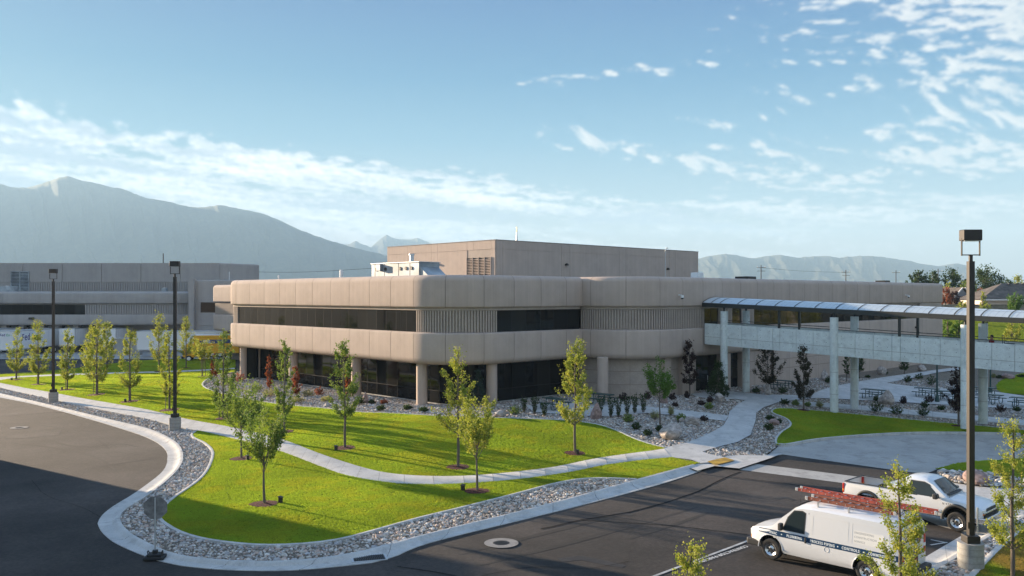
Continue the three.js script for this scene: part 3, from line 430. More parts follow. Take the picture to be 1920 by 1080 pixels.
part('end_wall', [bx(4.5, 3.6, 0.3, 4.5, 2.4, -33.9), bx(8, 3.6, 0.3, 6.5, 2.4, -34.4)], M.precastB, office);
// entrance bay: plain curved wall with pilasters, glazed doors beside it
const bayWall = [[1.1, HT.lowBot + 0.05], [1.1, 0.4]], b0 = path2.segs[1].s0, sDoor0 = s2(toX(1305, 4.5)), sDoor1 = s2(toX(1352, 4.5));
const bays = [0.2, b0 + 1.4, b0 + 3.6, b0 + 5.6, path2.segs[2].s0 + 0.6, sDoor0];
for (let i = 0; i < bays.length - 1; i++) { part('bay_wall_panel', sweep(path2, bays[i] + 0.012, bays[i + 1] - 0.012, [[1.1, 4.28], [1.1, 3.2]]), M.precastB, office); part('bay_wall_panel', sweep(path2, bays[i] + 0.012, bays[i + 1] - 0.012, [[1.1, 3.17], [1.1, 2.1]]), M.precastB, office); part('bay_wall_panel', sweep(path2, bays[i] + 0.012, bays[i + 1] - 0.012, [[1.1, 2.07], [1.1, 0.4]]), M.precastB, office); }
part('bay_wall_core', sweep(path2, 0, sDoor0, [[1.14, 4.28], [1.14, 0.4]]), M.seal2, office);
for (const px of [1130, 1252, 1290]) { const z = px < 1200 ? 3.2 : 4.9, x = toX(px, z); if (px < 1200) colAt(x, z, 0.45); else part('pilaster', rb(px < 1270 ? 0.9 : 1.7, 3.9, 0.5, 0.05, x, 2.3, z - 0.2), M.precast, office); }
glazing(path2, sDoor0, sDoor1, 0.95, HT.lowBot, 1.4, 1.15, office, [3.1]);
part('door_pull', [cyl([toX(1325, 4.2), 1.7, 4.3], [toX(1325, 4.2), 2.3, 4.3], 0.03)], M.galv, office);
part('pilaster', rb(0.8, 3.9, 1.6, 0.05, toX(1357, 4.7), 2.3, 4.4), M.precast, office);
glazing(path2, s2(toX(1364, 4.9)), s2(toX(1390, 4.9)), 0.95, HT.lowBot + 0.1, 0.9, 1.1, office, [1.9, 2.8, 3.6]);
part('pilaster', rb(1.0, 3.9, 0.8, 0.05, toX(1397, 5.2), 2.3, 4.8), M.precast, office);
// plain lower wall of the long wing: rows of panels
{
  const a = s2(toX(1397, 5.3)), js = [a, ...J2.filter((s) => s > a + 0.8)];
  for (let i = 0; i < js.length - 1; i++) for (const [y0, y1] of [[3.32, 4.26], [2.42, 3.28], [0.3, 2.38]]) part('wall_panel', sweep(path2, js[i] + 0.016, js[i + 1] - 0.016, [[js[i] < sFlat ? 0.30 : 0.02, y1], [js[i] < sFlat ? 0.30 : 0.02, y0]]), M.precast, office);
  part('wall_core', sweep(path2, a, path2.len, [[0.34, 4.3], [0.34, 0.3]]), M.seal2, office);
}
part('light_block_core', [bx(50, 9.8, 24, 30, 5.4, -16), bx(11, 9.8, 30, 9.5, 5.4, -19), bx(58, 9.8, 6, 47, 5.4, 0.4), bx(26, 9.6, 34, 31.5, 5.3, -57)], M.black, office);  // unseen blocks added inside to stop sunlight leaking through the hollow building
// roof slab, roof house, plant
part('roof', prism([[1.2, -36], [9, -36], [17.5, -45], [17.5, -76], [60, -76], [77, -12], [77, 4], [19, 4.2], [16, 3.4], [15.4, 1], [15.2, -0.9], [4.8, -1], [2.4, -1.8], [1.2, -4.6]], 10.3, 10.92), M.roof, office);
{
  const c = (() => { const d = 92, x = (929.5 - 960) / F * d; return toLocal(x, -d); })(), X0 = c[0], Z0 = -c[1], top = 9.5 + 104.3 * 92 / F, Lz = 19.6, Lx = 37;
  const ph = part('roof_house', prism([[X0, Z0], [X0, Z0 - Lz], [X0 + Lx, Z0 - Lz], [X0 + Lx, Z0]], 10.5, top, 0.05), M.precastB, office);
  const panel = (x0, x1, y0, y1, side) => part('roof_house_panel', side ? bx(0.05, y1 - y0 - 0.03, x1 - x0 - 0.03, X0 - 0.012, (y0 + y1) / 2, Z0 - (x0 + x1) / 2) : bx(x1 - x0 - 0.03, y1 - y0 - 0.03, 0.05, X0 + (x0 + x1) / 2, (y0 + y1) / 2, Z0 + 0.012), M.precast, ph);
  const ys = [10.9, 11.6, top - 0.95, top - 0.03], xs = [0.05, 1.0, 10.1, 11.5, 20.4, 21.6, 30.5, 31.8, Lx - 0.05], zs = [0.05, 0.7, 3.5, 4.6, 9.8, 10.9, 15.5, Lz - 0.05];
  for (let j = 0; j < 3; j++) { for (let i = 0; i < xs.length - 1; i++) panel(xs[i], xs[i + 1], ys[j], ys[j + 1], false); for (let i = 0; i < zs.length - 1; i++) if (!(j === 1 && (i === 1 || i === 2))) panel(zs[i], zs[i + 1], ys[j], ys[j + 1], true); }
  part('coping', [bx(Lx + 0.1, 0.06, 0.3, X0 + Lx / 2, top + 0.03, Z0 - 0.1), bx(0.3, 0.06, Lz + 0.1, X0 + 0.1, top + 0.031, Z0 - Lz / 2)], M.ware, office);
  // louvre in the sunlit face
  const lv = part('louvre', bx(0.06, 2.6, 3.9, X0 - 0.01, 12.25, Z0 - 2.65), M.black, office), z0 = Z0 - 0.7, z1 = Z0 - 4.6;
  for (let b = 0; b < 4; b++) { const za = lerp(z0, z1, b / 4), zb = lerp(z0, z1, (b + 1) / 4); for (let k = 0; k < 15; k++) part('louvre_blade', bx(0.16, 0.02, Math.abs(zb - za) - 0.08, X0 - 0.07, 11.0 + k * 0.17, (za + zb) / 2, 0, 0.6), M.precast, lv); part('louvre_post', bx(0.14, 2.7, 0.07, X0 - 0.07, 12.25, zb), M.precast, lv); }
  part('louvre_post', bx(0.14, 2.7, 0.07, X0 - 0.07, 12.25, z0), M.precast, lv);
  const lamp = (x, y, z, sx, sz) => { const l = part('wall_light', rb(sx, 0.2, sz, 0.03, x, y, z), M.bronze, office); part('bracket', bx(sx * 0.5, 0.08, sz * 0.5, x - (sx > sz ? 0 : 0), y + 0.13, z), M.bronze, l); };
  lamp(X0 - 0.18, 13.1, Z0 - 10.2, 0.36, 0.3); lamp(X0 + 10.8, 13.0, Z0 + 0.18, 0.3, 0.36); lamp(X0 + 30, 12.9, Z0 + 0.18, 0.3, 0.36);
  const mast = part('roof_mast', cyl([X0 + 25.6, 10.8, Z0 + 3], [X0 + 25.6, 15.1, Z0 + 3], 0.045, 0.035), M.galv, office); part('mast_head', [cyl([X0 + 25.6, 15.1, Z0 + 3], [X0 + 25.9, 15.35, Z0 + 3], 0.03), rb(0.3, 0.1, 0.15, 0.03, X0 + 25.95, 15.35, Z0 + 3)], M.galv, mast);
  // air handling unit on the roof, sunlit flank towards the street
  const zc = toZ(738, 6.0), ah = thing('air_handler', 'pale blue grey rooftop air handling unit with hood and flue', 'machine', [...toWorld(6.2, -zc)].flatMap((v, i) => i ? [10.92, v] : [v]), TH);
  part('cabinet', [rb(2.3, 1.35, 7.3, 0.03, 1.05, 0.85, 0)], M.unit, ah); part('base_rail', bx(2.2, 0.25, 7.2, 1.05, 0.1, 0), M.bronze, ah); part('roof_lip', bx(2.46, 0.05, 7.46, 1.05, 1.55, 0), M.galv, ah);
  const hood = new THREE.Shape([[0, 0], [1.1, -0.75], [1.1, -0.9], [0, -0.9]].map((p) => new THREE.Vector2(...p))), hg = new THREE.ExtrudeGeometry(hood, { depth: 2.1, bevelEnabled: false }); hg.rotateY(-PI / 2); hg.translate(2.1, 1.1, 3.65); part('intake_hood', uvm(hg), M.unit, ah);
  part('flue', [cyl([1.4, 1.5, 0.6], [1.4, 2.3, 0.6], 0.19, 0.19, 14), cyl([1.4, 2.25, 0.6], [1.4, 2.4, 0.6], 0.25, 0.25, 14)], M.galv, ah);
  for (const z of [-3.1, -1.6, 0.6, 2.3]) { part('door_seam', bx(0.015, 1.2, 0.03, -0.105, 0.9, z), M.bronze, ah); } for (const z of [-2.9, -1.35, 0.85, 2.55, 1.75]) part('fan_port', cyl([-0.1, 1.0, z], [-0.16, 1.0, z], 0.16, 0.16, 14), M.bronze, ah); part('control_box', rb(0.35, 0.6, 0.6, 0.03, -0.25, 1.15, -2.1), M.unit, ah);
  for (const [px, h, r] of [[640, 0.75, 0.14], [523, 0.45, 0.08]]) { const z = toZ(px, 3), w = toWorld(3, -z), o = thing('roof_vent', h > 0.5 ? 'white ribbed roof vent pipe above the sunlit parapet' : 'small white vent pipe on the roof at left', 'vent', [w[0], 10.9, w[1]]); part('pipe', cyl([0, 0, 0], [0, h + 0.2, 0], r, r, 12), M.white, o); for (let k = 0; k < 4; k++) part('rib', cyl([0, 0.3 + k * h / 5, 0], [0, 0.36 + k * h / 5, 0], r * 1.3, r * 1.3, 12), M.white, o); }
  for (const [px, w, h, l] of [[1307, 0.9, 0.5, 'small white box on the roof right of the roof house'], [1398, 1.6, 0.25, 'low dark roof hatch on the long wing'], [1655, 1.4, 0.22, 'low dark roof curb at the far end of the long wing']]) { const x = toX(px, -1), p = toWorld(x, 1), o = thing('roof_box', l, 'roof box', [p[0], 10.92, p[1]], TH); part('curb', bx(w + 0.1, 0.3, w + 0.1, 0, 0.15, 0), M.galv, o); part('lid', rb(w, h + 0.1, w, 0.04, 0, 0.3 + h / 2, 0), px === 1307 ? M.white : M.bronze, o); }
}
// second street wing seen past the end of the first
for (const [prof, n] of [[profUp, 'upper_fascia_panel'], [profLow, 'lower_fascia_panel']]) for (let s = 8; s < path3.len - 3; s += PANEL) part(n, sweep(path3, s + 0.02, Math.min(path3.len, s + PANEL) - 0.02, prof), M.precast, office);
flutes(path3, 10, 24, office); glazing(path3, 24.2, 40, HT.sill, HT.head, 0.38, 1.5, office);
part('wing_core', [sweep(path3, 4, path3.len, inset(profUp.slice(1), 0.05)), sweep(path3, 4, path3.len, inset(profLow, 0.05)), sweep(path3, 4, path3.len, [[1.8, 4.3], [1.8, 0]])], M.precastB, office);
// cameras under the parapet
for (const px of [1275, 1700]) { const x = toX(px, 5.75), o = part('security_camera', [cyl([x, 9.55, 5.6], [x, 9.5, 5.95], 0.05, 0.05, 8), cyl([x, 9.52, 5.98], [x, 9.3, 5.98], 0.13, 0.13, 12)], M.white, office); const d = new THREE.SphereGeometry(0.12, 12, 6, 0, 2 * PI, PI / 2, PI / 2); d.translate(x, 9.3, 5.98); part('dome', d, M.carGlass, o); }
for (const px of [1718]) { const x = toX(px, 5.7); part('wall_light', rb(0.34, 0.2, 0.3, 0.03, x, 5.6, 5.72), M.bronze, office); }

// ---------------------------------------------------------------- warehouse at left, facing us square
const ware = thing('warehouse', 'long grey two tier warehouse with loading docks in shade', 'building', [0, 0, 0]);
const wx = (px, d) => (px - 960) / F * d, wy = (py, d) => EYE - (py - HORIZON) / F * d;
{
  const dU = 155, dL = 147;
  part('upper_block', prism([[-150, -dU], [wx(408, dU), -dU], [wx(408, dU) + 1.6, -dU - 0.6], [-47.2, -162.5], [-57.5, -195], [-150, -195]], 8, wy(493, dU), 0.3), M.ware, ware);
  for (let i = 0; i < 14; i++) part('wall_panel', rb(6.9, 3.4, 0.12, 0.03, -150 + 3.5 + i * 7, wy(511, dU), -dU + 0.05), M.ware, ware);
  // fluted strip under the upper wall
  { const x0 = wx(57, dU), x1 = wx(362, dU), gs = []; for (let x = x0; x < x1; x += 0.42) gs.push(bx(0.2, 1.6, 0.18, x, wy(538, dU), -dU + 0.08)); part('fluted_panel', gs, M.ware, ware); }
  // pale louvre
  { const x0 = wx(22, dU), x1 = wx(55, dU), y0 = wy(546, dU), y1 = wy(509, dU), lv = part('louvre', bx(x1 - x0, y1 - y0, 0.06, (x0 + x1) / 2, (y0 + y1) / 2, -dU + 0.1), M.bronze, ware); for (let k = 0; k < 14; k++) part('louvre_blade', bx(x1 - x0, 0.14, 0.12, (x0 + x1) / 2, y0 + 0.12 + k * (y1 - y0 - 0.2) / 13, -dU + 0.2, 0, 0, 0.5), M.unit, lv); for (const x of [x0, (x0 + x1) / 2, x1]) part('louvre_post', bx(0.14, y1 - y0, 0.16, x, (y0 + y1) / 2, -dU + 0.2), M.unit, lv); }
  for (const [px, w, h] of [[14, 3, 0.9], [309, 0.7, 0.6]]) { const u = part('roof_unit', [rb(w, h, 1.2, 0.05, wx(px, dL + 3), wy(547, dL + 3) + h / 2, -dL - 3)], M.unit, ware); part('fan_port', cyl([wx(px, dL + 3), wy(547, dL + 3) + h, -dL - 3], [wx(px, dL + 3), wy(547, dL + 3) + h + 0.15, -dL - 3], 0.3, 0.3, 12), M.galv, u); }
  // lower tier with its rounded right end
  const xr = wx(300, dL), Pw = planPath([ln(-150, -dL, xr, -dL), arc(xr, -dL - 7, 7, PI / 2, 0)]), js = []; for (let s = 0; s < Pw.len; s += 6.4) js.push(s); js.push(Pw.len);
  const up = [[3, wy(547, dL)], [0.5, wy(547, dL) + 0.05], ...bull(0.45, wy(547, dL), 4), ...bull(0.15, wy(569, dL), 2, false), [0.5, wy(569, dL)]], lo = [[0.6, wy(590, dL) + 0.02], ...bull(0.14, wy(590, dL), 2), ...bull(0.4, wy(610, dL), 4, false), [3, wy(610, dL)]];
  for (let i = 0; i < js.length - 1; i++) { part('upper_fascia_panel', sweep(Pw, js[i] + 0.03, js[i + 1] - 0.03, up), M.ware, ware); part('lower_fascia_panel', sweep(Pw, js[i] + 0.03, js[i + 1] - 0.03, lo), M.ware, ware); }
  part('fascia_core', [sweep(Pw, 0, Pw.len, inset(up, 0.06)), sweep(Pw, 0, Pw.len, inset(lo, 0.06)), sweep(Pw, 0, Pw.len, [[0.5, wy(566, dL)], [0.5, wy(592, dL)]])], M.ware, ware);
  const save = { ...HT }; HT.head = wy(571, dL); HT.sill = wy(590, dL); const sw = (px) => wx(px, dL) + 150;
  glazing(Pw, sw(-60), sw(158), HT.sill, HT.head, 0.4, 1.85, ware); { const gs = []; for (let s = sw(159); s < Pw.len; s += 0.42) gs.push(barAlong(Pw, Math.min(s, Pw.len - 0.1), 0.42, 0.2, 0.2, HT.sill, HT.head)); part('fluted_panel', gs, M.ware, ware); } Object.assign(HT, save);
  part('tier_roof', prism([[-150, -dL - 1], [xr + 4, -dL - 1.5], [xr + 6, -dL - 8], [-150, -dL - 8]], wy(548, dL) - 0.5, wy(548, dL) - 0.05), M.roof, ware);
  // dock wall, doors, piers
  part('dock_wall', bx(110, 5.2, 0.4, -102, 2.4, -dL - 4.2), M.ware, ware);
  for (const px of [20, 52, 90, 118, 153, 215]) { const x = wx(px, dL + 3); part('dock_pier', bx(0.9, 4.6, 0.9, x, 2.3, -dL - 1.4), M.ware, ware); }
  for (const px of [36, 71, 104, 135, 160, 190]) { const x = wx(px, dL + 4), d = part('dock_door', bx(2.7, 2.9, 0.1, x, 2.7, -dL - 3.95), M.white, ware); for (let k = 0; k < 5; k++) part('door_slat', bx(2.66, 0.52, 0.05, x, 1.6 + k * 0.56, -dL - 3.89), M.white, d); part('dock_seal', [bx(0.35, 3.2, 0.5, x - 1.55, 2.7, -dL - 3.8), bx(0.35, 3.2, 0.5, x + 1.55, 2.7, -dL - 3.8), bx(3.4, 0.4, 0.5, x, 4.4, -dL - 3.8)], M.black, d); }
  part('wall_light', rb(0.8, 0.35, 0.4, 0.05, wx(60, dL), wy(597, dL), -dL + 0.2), M.bronze, ware);
  part('dock_ramp_wall', prism([[wx(213, 139), -139], [wx(262, 139), -139], [wx(262, 139), -140], [wx(213, 139), -140]], 0, 2.6), M.concOld, ware); part('ramp_wall_cap', bx(4.4, 0.12, 1.2, wx(238, 139), 2.64, -139.5), M.conc, ware);
  // connecting block at right with pier and window
  const dC = 146, x0 = wx(362, dC), x1 = wx(450, dC);
  part('link_block', prism([[x0, -dC], [x1, -dC], [x1, -170], [x0, -170]], 0, wy(525, dC), 0.2), M.ware, ware); part('link_pier', bx(0.9, wy(523, dC), 1.2, wx(362, dC), wy(523, dC) / 2, -dC + 0.3), M.ware, ware);
  part('link_panel', rb(x1 - x0 - 0.8, 3.4, 0.1, 0.03, (x0 + x1) / 2 + 0.4, wy(548, dC), -dC + 0.04), M.ware, ware); part('window_pane', bx(x1 - x0 - 1.6, 1.7, 0.06, (x0 + x1) / 2 + 0.5, wy(576.5, dC), -dC + 0.06), M.glass, ware); part('link_panel', rb(x1 - x0 - 0.8, 2.2, 0.1, 0.03, (x0 + x1) / 2 + 0.4, wy(598, dC), -dC + 0.04), M.ware, ware);
  part('gutter_post', bx(0.12, 1.6, 0.12, wx(430, 150), wy(518, 150), -150), M.galv, ware);
}
// the neighbouring block left of the view whose shadow lies over the road
{
  const nb = thing('neighbour_building', 'plain tan block left of the view that shades the road', 'building', [-62, 0, -33.9]);
  part('wall', rb(44, 7.9, 47.6, 0.15, 0, 3.95, 0), M.precastB, nb); part('parapet', [bx(44.4, 0.3, 0.5, 0, 7.9, 23.6), bx(44.4, 0.3, 0.5, 0, 7.9, -23.6), bx(0.5, 0.3, 47, 22, 7.9, 0)], M.precast, nb); for (let k = 0; k < 6; k++) part('window_pane', bx(0.06, 1.6, 5.5, 22.01, 5, -19 + k * 7.4), M.glass, nb);
}
// ---------------------------------------------------------------- covered footbridge
// local frame: x runs from the office front towards us along the deck, z = +1.75 is the face we see
const BR = { len: 44, w: 3.5, slope: -0.0352, top: 7.09, bot: 5.28, beam: 8.53 };
const bridge = thing('footbridge', 'covered concrete footbridge with glazed barrel canopy on round columns', 'bridge', [16.7 + U[0] * 1.75, 0, -75.7 + U[1] * 1.75], TH - PI / 2);
{
  const yA = (s, y0) => y0 + BR.slope * s, tilt = Math.atan(BR.slope), hw = BR.w / 2;
  const slab = (s0, s1, y0, y1, z0, z1) => { const g = new THREE.BoxGeometry(s1 - s0, y1 - y0, z1 - z0); g.translate((s0 + s1) / 2, (y0 + y1) / 2, (z0 + z1) / 2); const p = g.attributes.position; for (let i = 0; i < p.count; i++) p.setY(i, p.getY(i) + BR.slope * p.getX(i)); g.computeVertexNormals(); return uvm(g); };
  const bay = [], cols = [2.0, 11.8, 21.3, 30.9, 40.5]; let prev = 0;
  const cells = []; cells.push([0.05, cols[0] - 0.28]);
  for (let i = 0; i < cols.length; i++) { const a = cols[i] + 0.28, b = (cols[i + 1] ?? BR.len + 0.3) - 0.28, L = b - a, w = (L - 0.62) / 6; let s = a; for (const k of [w, w, w, 0.62, w, w, w]) { cells.push([s, s + k]); s += k; } }
  const holes = new THREE.CylinderGeometry(0.022, 0.022, 0.02, 8); holes.rotateX(PI / 2);
  for (const side of [1, -1]) {
    const z0 = side > 0 ? hw - 0.16 : -hw, z1 = side > 0 ? hw : -hw + 0.16;
    for (const [a, b] of cells) {
      const p = part('parapet_panel', slab(a + 0.016, b - 0.016, BR.top - 1.13, BR.top, z0, z1), M.form, bridge), q = part('girder_panel', slab(a + 0.016, b - 0.016, BR.bot, BR.top - 1.16, z0, z1), M.form, bridge);
      if (side > 0 && b - a > 0.8) for (const [m, ys] of [[p, [BR.top - 0.28, BR.top - 0.85]], [q, [BR.top - 1.42]]]) for (const f of [0.22, 0.78]) for (const y of ys) { const s = lerp(a, b, f), h = holes.clone(); h.translate(s, y + BR.slope * s, hw - 0.004); part('tie_hole', h, M.bronze, m); }
    }
    part('parapet_core', slab(0, BR.len, BR.bot + 0.03, BR.top - 0.03, side > 0 ? hw - 0.13 : -hw + 0.03, side > 0 ? hw - 0.04 : -hw + 0.13), M.concOld, bridge);
    part('handrail', slab(0.1, BR.len, BR.top + 0.16, BR.top + 0.21, side * (hw - 0.1) - 0.03, side * (hw - 0.1) + 0.03), M.steel, bridge);
    for (const s of cols) {
      const base = 0.3, x = s, top = yA(s, BR.beam - 0.3), z = side * (hw - 0.02);
      const c = new THREE.CylinderGeometry(0.31, 0.31, top - base, 22); c.translate(x, (top + base) / 2, z); const col = part('column', uvm(c), M.form, bridge);
      for (const h of [1.9, 3.6]) part('pour_line', (() => { const g = new THREE.CylinderGeometry(0.314, 0.314, 0.025, 22); g.translate(x, h, z); return g; })(), M.concOld, col);
      part('bearing', cyl([x, top, z], [x, top + 0.4, z], 0.1, 0.1, 8), M.steel, col);
    }
    for (let i = 0; i < cols.length - 1; i++) { const s = (cols[i] + cols[i + 1]) / 2 + 0.2; part('canopy_post', bx(0.16, BR.beam - BR.top + 0.6, 0.16, s, yA(s, (BR.beam + BR.top) / 2 + 0.1), side * (hw - 0.1)), M.steel, bridge); }
    part('canopy_beam', slab(-0.1, BR.len, BR.beam, BR.beam + 0.34, side * (hw + 0.12) - 0.09, side * (hw + 0.12) + 0.09), M.steel, bridge);
  }
  part('deck', slab(0, BR.len, BR.bot + 0.1, BR.bot + 0.45, -hw + 0.14, hw - 0.14), M.concOld, bridge);
  // barrel canopy: curved panels between ribs
  const W2 = hw + 0.2, rise = 0.45, Rr = (W2 * W2 + rise * rise) / (2 * rise), half = Math.asin(W2 / Rr), step = 1.72;
  const vault = (s0, s1, lift, a0, a1, n) => { const pos = [], uv = [], idx = []; for (const s of [s0, s1]) for (let k = 0; k <= n; k++) { const a = lerp(a0, a1, k / n), y = BR.beam + 0.36 + rise - Rr + (Rr + lift) * Math.cos(a) + BR.slope * s; pos.push(s, y, (Rr + lift) * Math.sin(a)); uv.push(s, a * Rr); } for (let k = 0; k < n; k++) idx.push(k, k + 1, n + 1 + k, k + 1, n + 2 + k, n + 1 + k); const g = new THREE.BufferGeometry(); g.setAttribute('position', new THREE.Float32BufferAttribute(pos, 3)); g.setAttribute('uv', new THREE.Float32BufferAttribute(uv, 2)); g.setIndex(idx); g.computeVertexNormals(); return g; };
  for (let s = 0; s < BR.len - 0.2; s += s < 1.6 ? step / 2 : step) { const e = Math.min(BR.len, s + (s < 1.6 ? step / 2 : step));
    part('canopy_panel', vault(s + 0.03, e - 0.03, 0, -half, half, 14), M.poly, bridge);
    part('canopy_rib', [vault(s - 0.04, s + 0.04, 0.03, -half, half, 14), vault(s - 0.03, s + 0.03, -0.06, -half, half, 14)], M.steel, bridge);
    if (e - s > 1) part('glazing_bar', [1, 2, 3].flatMap((k) => [vault(lerp(s, e, k / 4) - 0.008, lerp(s, e, k / 4) + 0.008, 0.006, -half, half, 14)]).concat([-0.5, 0, 0.5].map((a) => vault(s, e, 0.006, a * half - 0.005, a * half + 0.005, 1))), M.unit, bridge);
  }
}
// ---------------------------------------------------------------- tall light poles
function lightPole(px, py, label, baseR = 0.4) {
  const [x, z] = G(px, py, 0.1), y = T(x, z) + 0.08, o = thing('light_pole', label, 'light pole', [x, y, z], 0, 'tall car park light poles');
  const b = new THREE.CylinderGeometry(baseR, baseR, 0.95, 28); b.translate(0, 0.42, 0); part('concrete_base', uvm(b), M.concOld, o);
  for (const h of [0.25, 0.5, 0.72]) part('form_line', (() => { const g = new THREE.CylinderGeometry(baseR + 0.004, baseR + 0.004, 0.012, 28); g.translate(0, h, 0); return g; })(), M.collar, o);
  part('base_cover', rb(0.46, 0.26, 0.46, 0.03, 0, 1.02, 0), M.bronze, o); part('pole', bx(0.19, 9.6, 0.19, 0, 5.8, 0), M.bronze, o);
  part('pole_top', cyl([0, 10.5, 0], [0, 10.8, 0], 0.07, 0.07, 8), M.bronze, o);
  part('yoke', [bx(0.64, 0.035, 0.05, 0, 10.82, 0), bx(0.035, 0.62, 0.05, -0.31, 11.1, 0), bx(0.035, 0.62, 0.05, 0.31, 11.1, 0)], M.bronze, o);
  const h = part('lamp_head', rb(0.64, 0.38, 0.36, 0.03, 0, 11.5, 0), M.bronze, o); part('lens', bx(0.54, 0.02, 0.28, 0, 11.305, 0), M.lampglass, h); part('hand_hole', bx(0.1, 0.22, 0.03, -0.1, 1.5, 0.1), M.bronze, o);
  return o;
}
lightPole(100, 754, 'dark light pole on a pale concrete base, farthest left'); lightPole(328, 806, 'tall dark light pole standing in cobbles beside the walk, left of centre'); lightPole(1820, 1064, 'nearest bronze light pole on round concrete base beside the pickup', 0.42);
// thin marker post behind the right pole base
{ const [x, z] = G(1833, 1028, 0.1), o = thing('marker_post', 'thin grey steel marker post beside the right light pole', 'post', [x, 0.09, z]); part('post', bx(0.05, 1.5, 0.03, 0, 0.75, 0), M.galv, o); part('cap', bx(0.06, 0.03, 0.04, 0, 1.51, 0), M.galv, o); }
// low lamp posts of the terrace
for (const [px, py, l] of [[1757, 753, 'dark green terrace lamp post among the picnic tables'], [1857, 735, 'dark green terrace lamp post farther back by the small lawn']]) { const [x, z] = G(px, py, 0.15), o = thing('terrace_lamp', l, 'lamp post', [x, T(x, z) + 0.14, z]); part('foot', [cyl([0, 0, 0], [0, 0.35, 0], 0.2, 0.16, 12), cyl([0, 0.35, 0], [0, 0.5, 0], 0.14, 0.1, 12)], M.darkgreen, o); part('post', cyl([0, 0.4, 0], [0, 3.4, 0], 0.08, 0.065, 12), M.darkgreen, o); part('lamp_head', [cyl([0, 3.4, 0], [0, 3.75, 0], 0.12, 0.17, 12), cyl([0, 3.75, 0], [0, 3.9, 0], 0.24, 0.06, 12)], M.darkgreen, o); }
// back of a stop sign on a rubber foot
{
  const [x, z] = G(291, 1048, 0), o = thing('stop_sign', 'portable octagonal sign seen from its grey back on black foot', 'sign', [x, 0.01, z], 0.12);
  const oc = new THREE.Shape(Array.from({ length: 8 }, (_, k) => new THREE.Vector2(0.44 * Math.cos((k + 0.5) * PI / 4), 0.44 * Math.sin((k + 0.5) * PI / 4)))), g = new THREE.ExtrudeGeometry(oc, { depth: 0.004, bevelEnabled: false }); g.translate(0, 1.83, -0.03);
  part('plate', uvm(g), mat(C(0.36, 0.35, 0.34), 0.6, { metalness: 0.1, map: rep(nPatch, 0.8) }), o); part('face', uvm(g.clone().translate(0, 0, -0.005)), M.red, o); part('post', [bx(0.05, 2.1, 0.035, 0, 1.15, 0)], M.galv, o);
  for (const y of [1.62, 2.05]) part('bolt', cyl([0, y, 0.015], [0, y, 0.03], 0.012, 0.012, 8), M.galv, o);
  part('foot', [rb(0.72, 0.1, 0.55, 0.04, 0, 0.06, 0), rb(0.5, 0.1, 0.4, 0.04, 0, 0.15, 0), rb(0.18, 0.14, 0.16, 0.03, 0, 0.25, 0)], M.rubber, o); for (const s of [-1, 1]) part('carry_handle', tube([[s * 0.22, 0.18, -0.08], [s * 0.25, 0.27, -0.06], [s * 0.25, 0.27, 0.06], [s * 0.22, 0.18, 0.08]], 0.018), M.rubber, o);
}
// ---------------------------------------------------------------- picnic tables
function makeTable() {
  const o = new THREE.Group(), slats = (n, w, L, y, x0) => { for (let k = 0; k < n; k++) part('slat', bx(w * 0.9, 0.05, L, x0 + (k - (n - 1) / 2) * w, y, 0), M.darkgreen, o); };
  slats(7, 0.115, 1.9, 0.76, 0); part('table_frame', [bx(0.82, 0.04, 0.05, 0, 0.73, 0.93), bx(0.82, 0.04, 0.05, 0, 0.73, -0.93)], M.darkgreen, o);
  for (const s of [-1, 1]) slats(3, 0.1, 1.9, 0.45, s * 0.78);
  for (const z of [-0.55, 0.55]) { part('leg_frame', [tube([[-0.95, 0.42, z], [-0.93, 0.12, z], [-0.85, 0.03, z], [-0.45, 0.03, z], [-0.36, 0.12, z], [-0.34, 0.72, z]], 0.034, 6, 28), tube([[0.95, 0.42, z], [0.93, 0.12, z], [0.85, 0.03, z], [0.45, 0.03, z], [0.36, 0.12, z], [0.34, 0.72, z]], 0.034, 6, 28), cyl([-0.36, 0.4, z], [0.36, 0.4, z], 0.022), cyl([-0.68, 0.43, z], [-0.36, 0.43, z], 0.02), cyl([0.68, 0.43, z], [0.36, 0.43, z], 0.02)], M.darkgreen, o); }
  return o;
}
const tableProto = makeTable();
for (const [px, py, turn, label] of [[1638, 747, 0.75, 'green picnic table by the big tan boulder'], [1738, 744, 0.72, 'green picnic table left of the terrace lamp post'], [1778, 750, 0.9, 'green picnic table behind the dark purple tree'], [1857, 756, 0.6, 'green picnic table just right of the right bridge column'], [1918, 763, 0.8, 'green picnic table cut by the right picture edge'], [1845, 742, 0.7, 'green picnic table farthest back, behind the right bridge column'], [1465, 729, 0.8, 'green picnic table near the wall behind the pointed boulder'], [1128, 757, 0.8, 'green picnic table on the small patio by the curved wall'], [1040, 766, 0.75, 'green picnic table on the patio behind upright shrubs']]) {
  const t = tableProto.clone(), [x, z] = G(px, py, 0.15); t.name = numbered('picnic_table'); t.userData = { label, category: 'picnic table', group: 'green picnic tables' }; t.position.set(x, T(x, z) + 0.152, z); t.rotation.y = turn; scene.add(t);
}
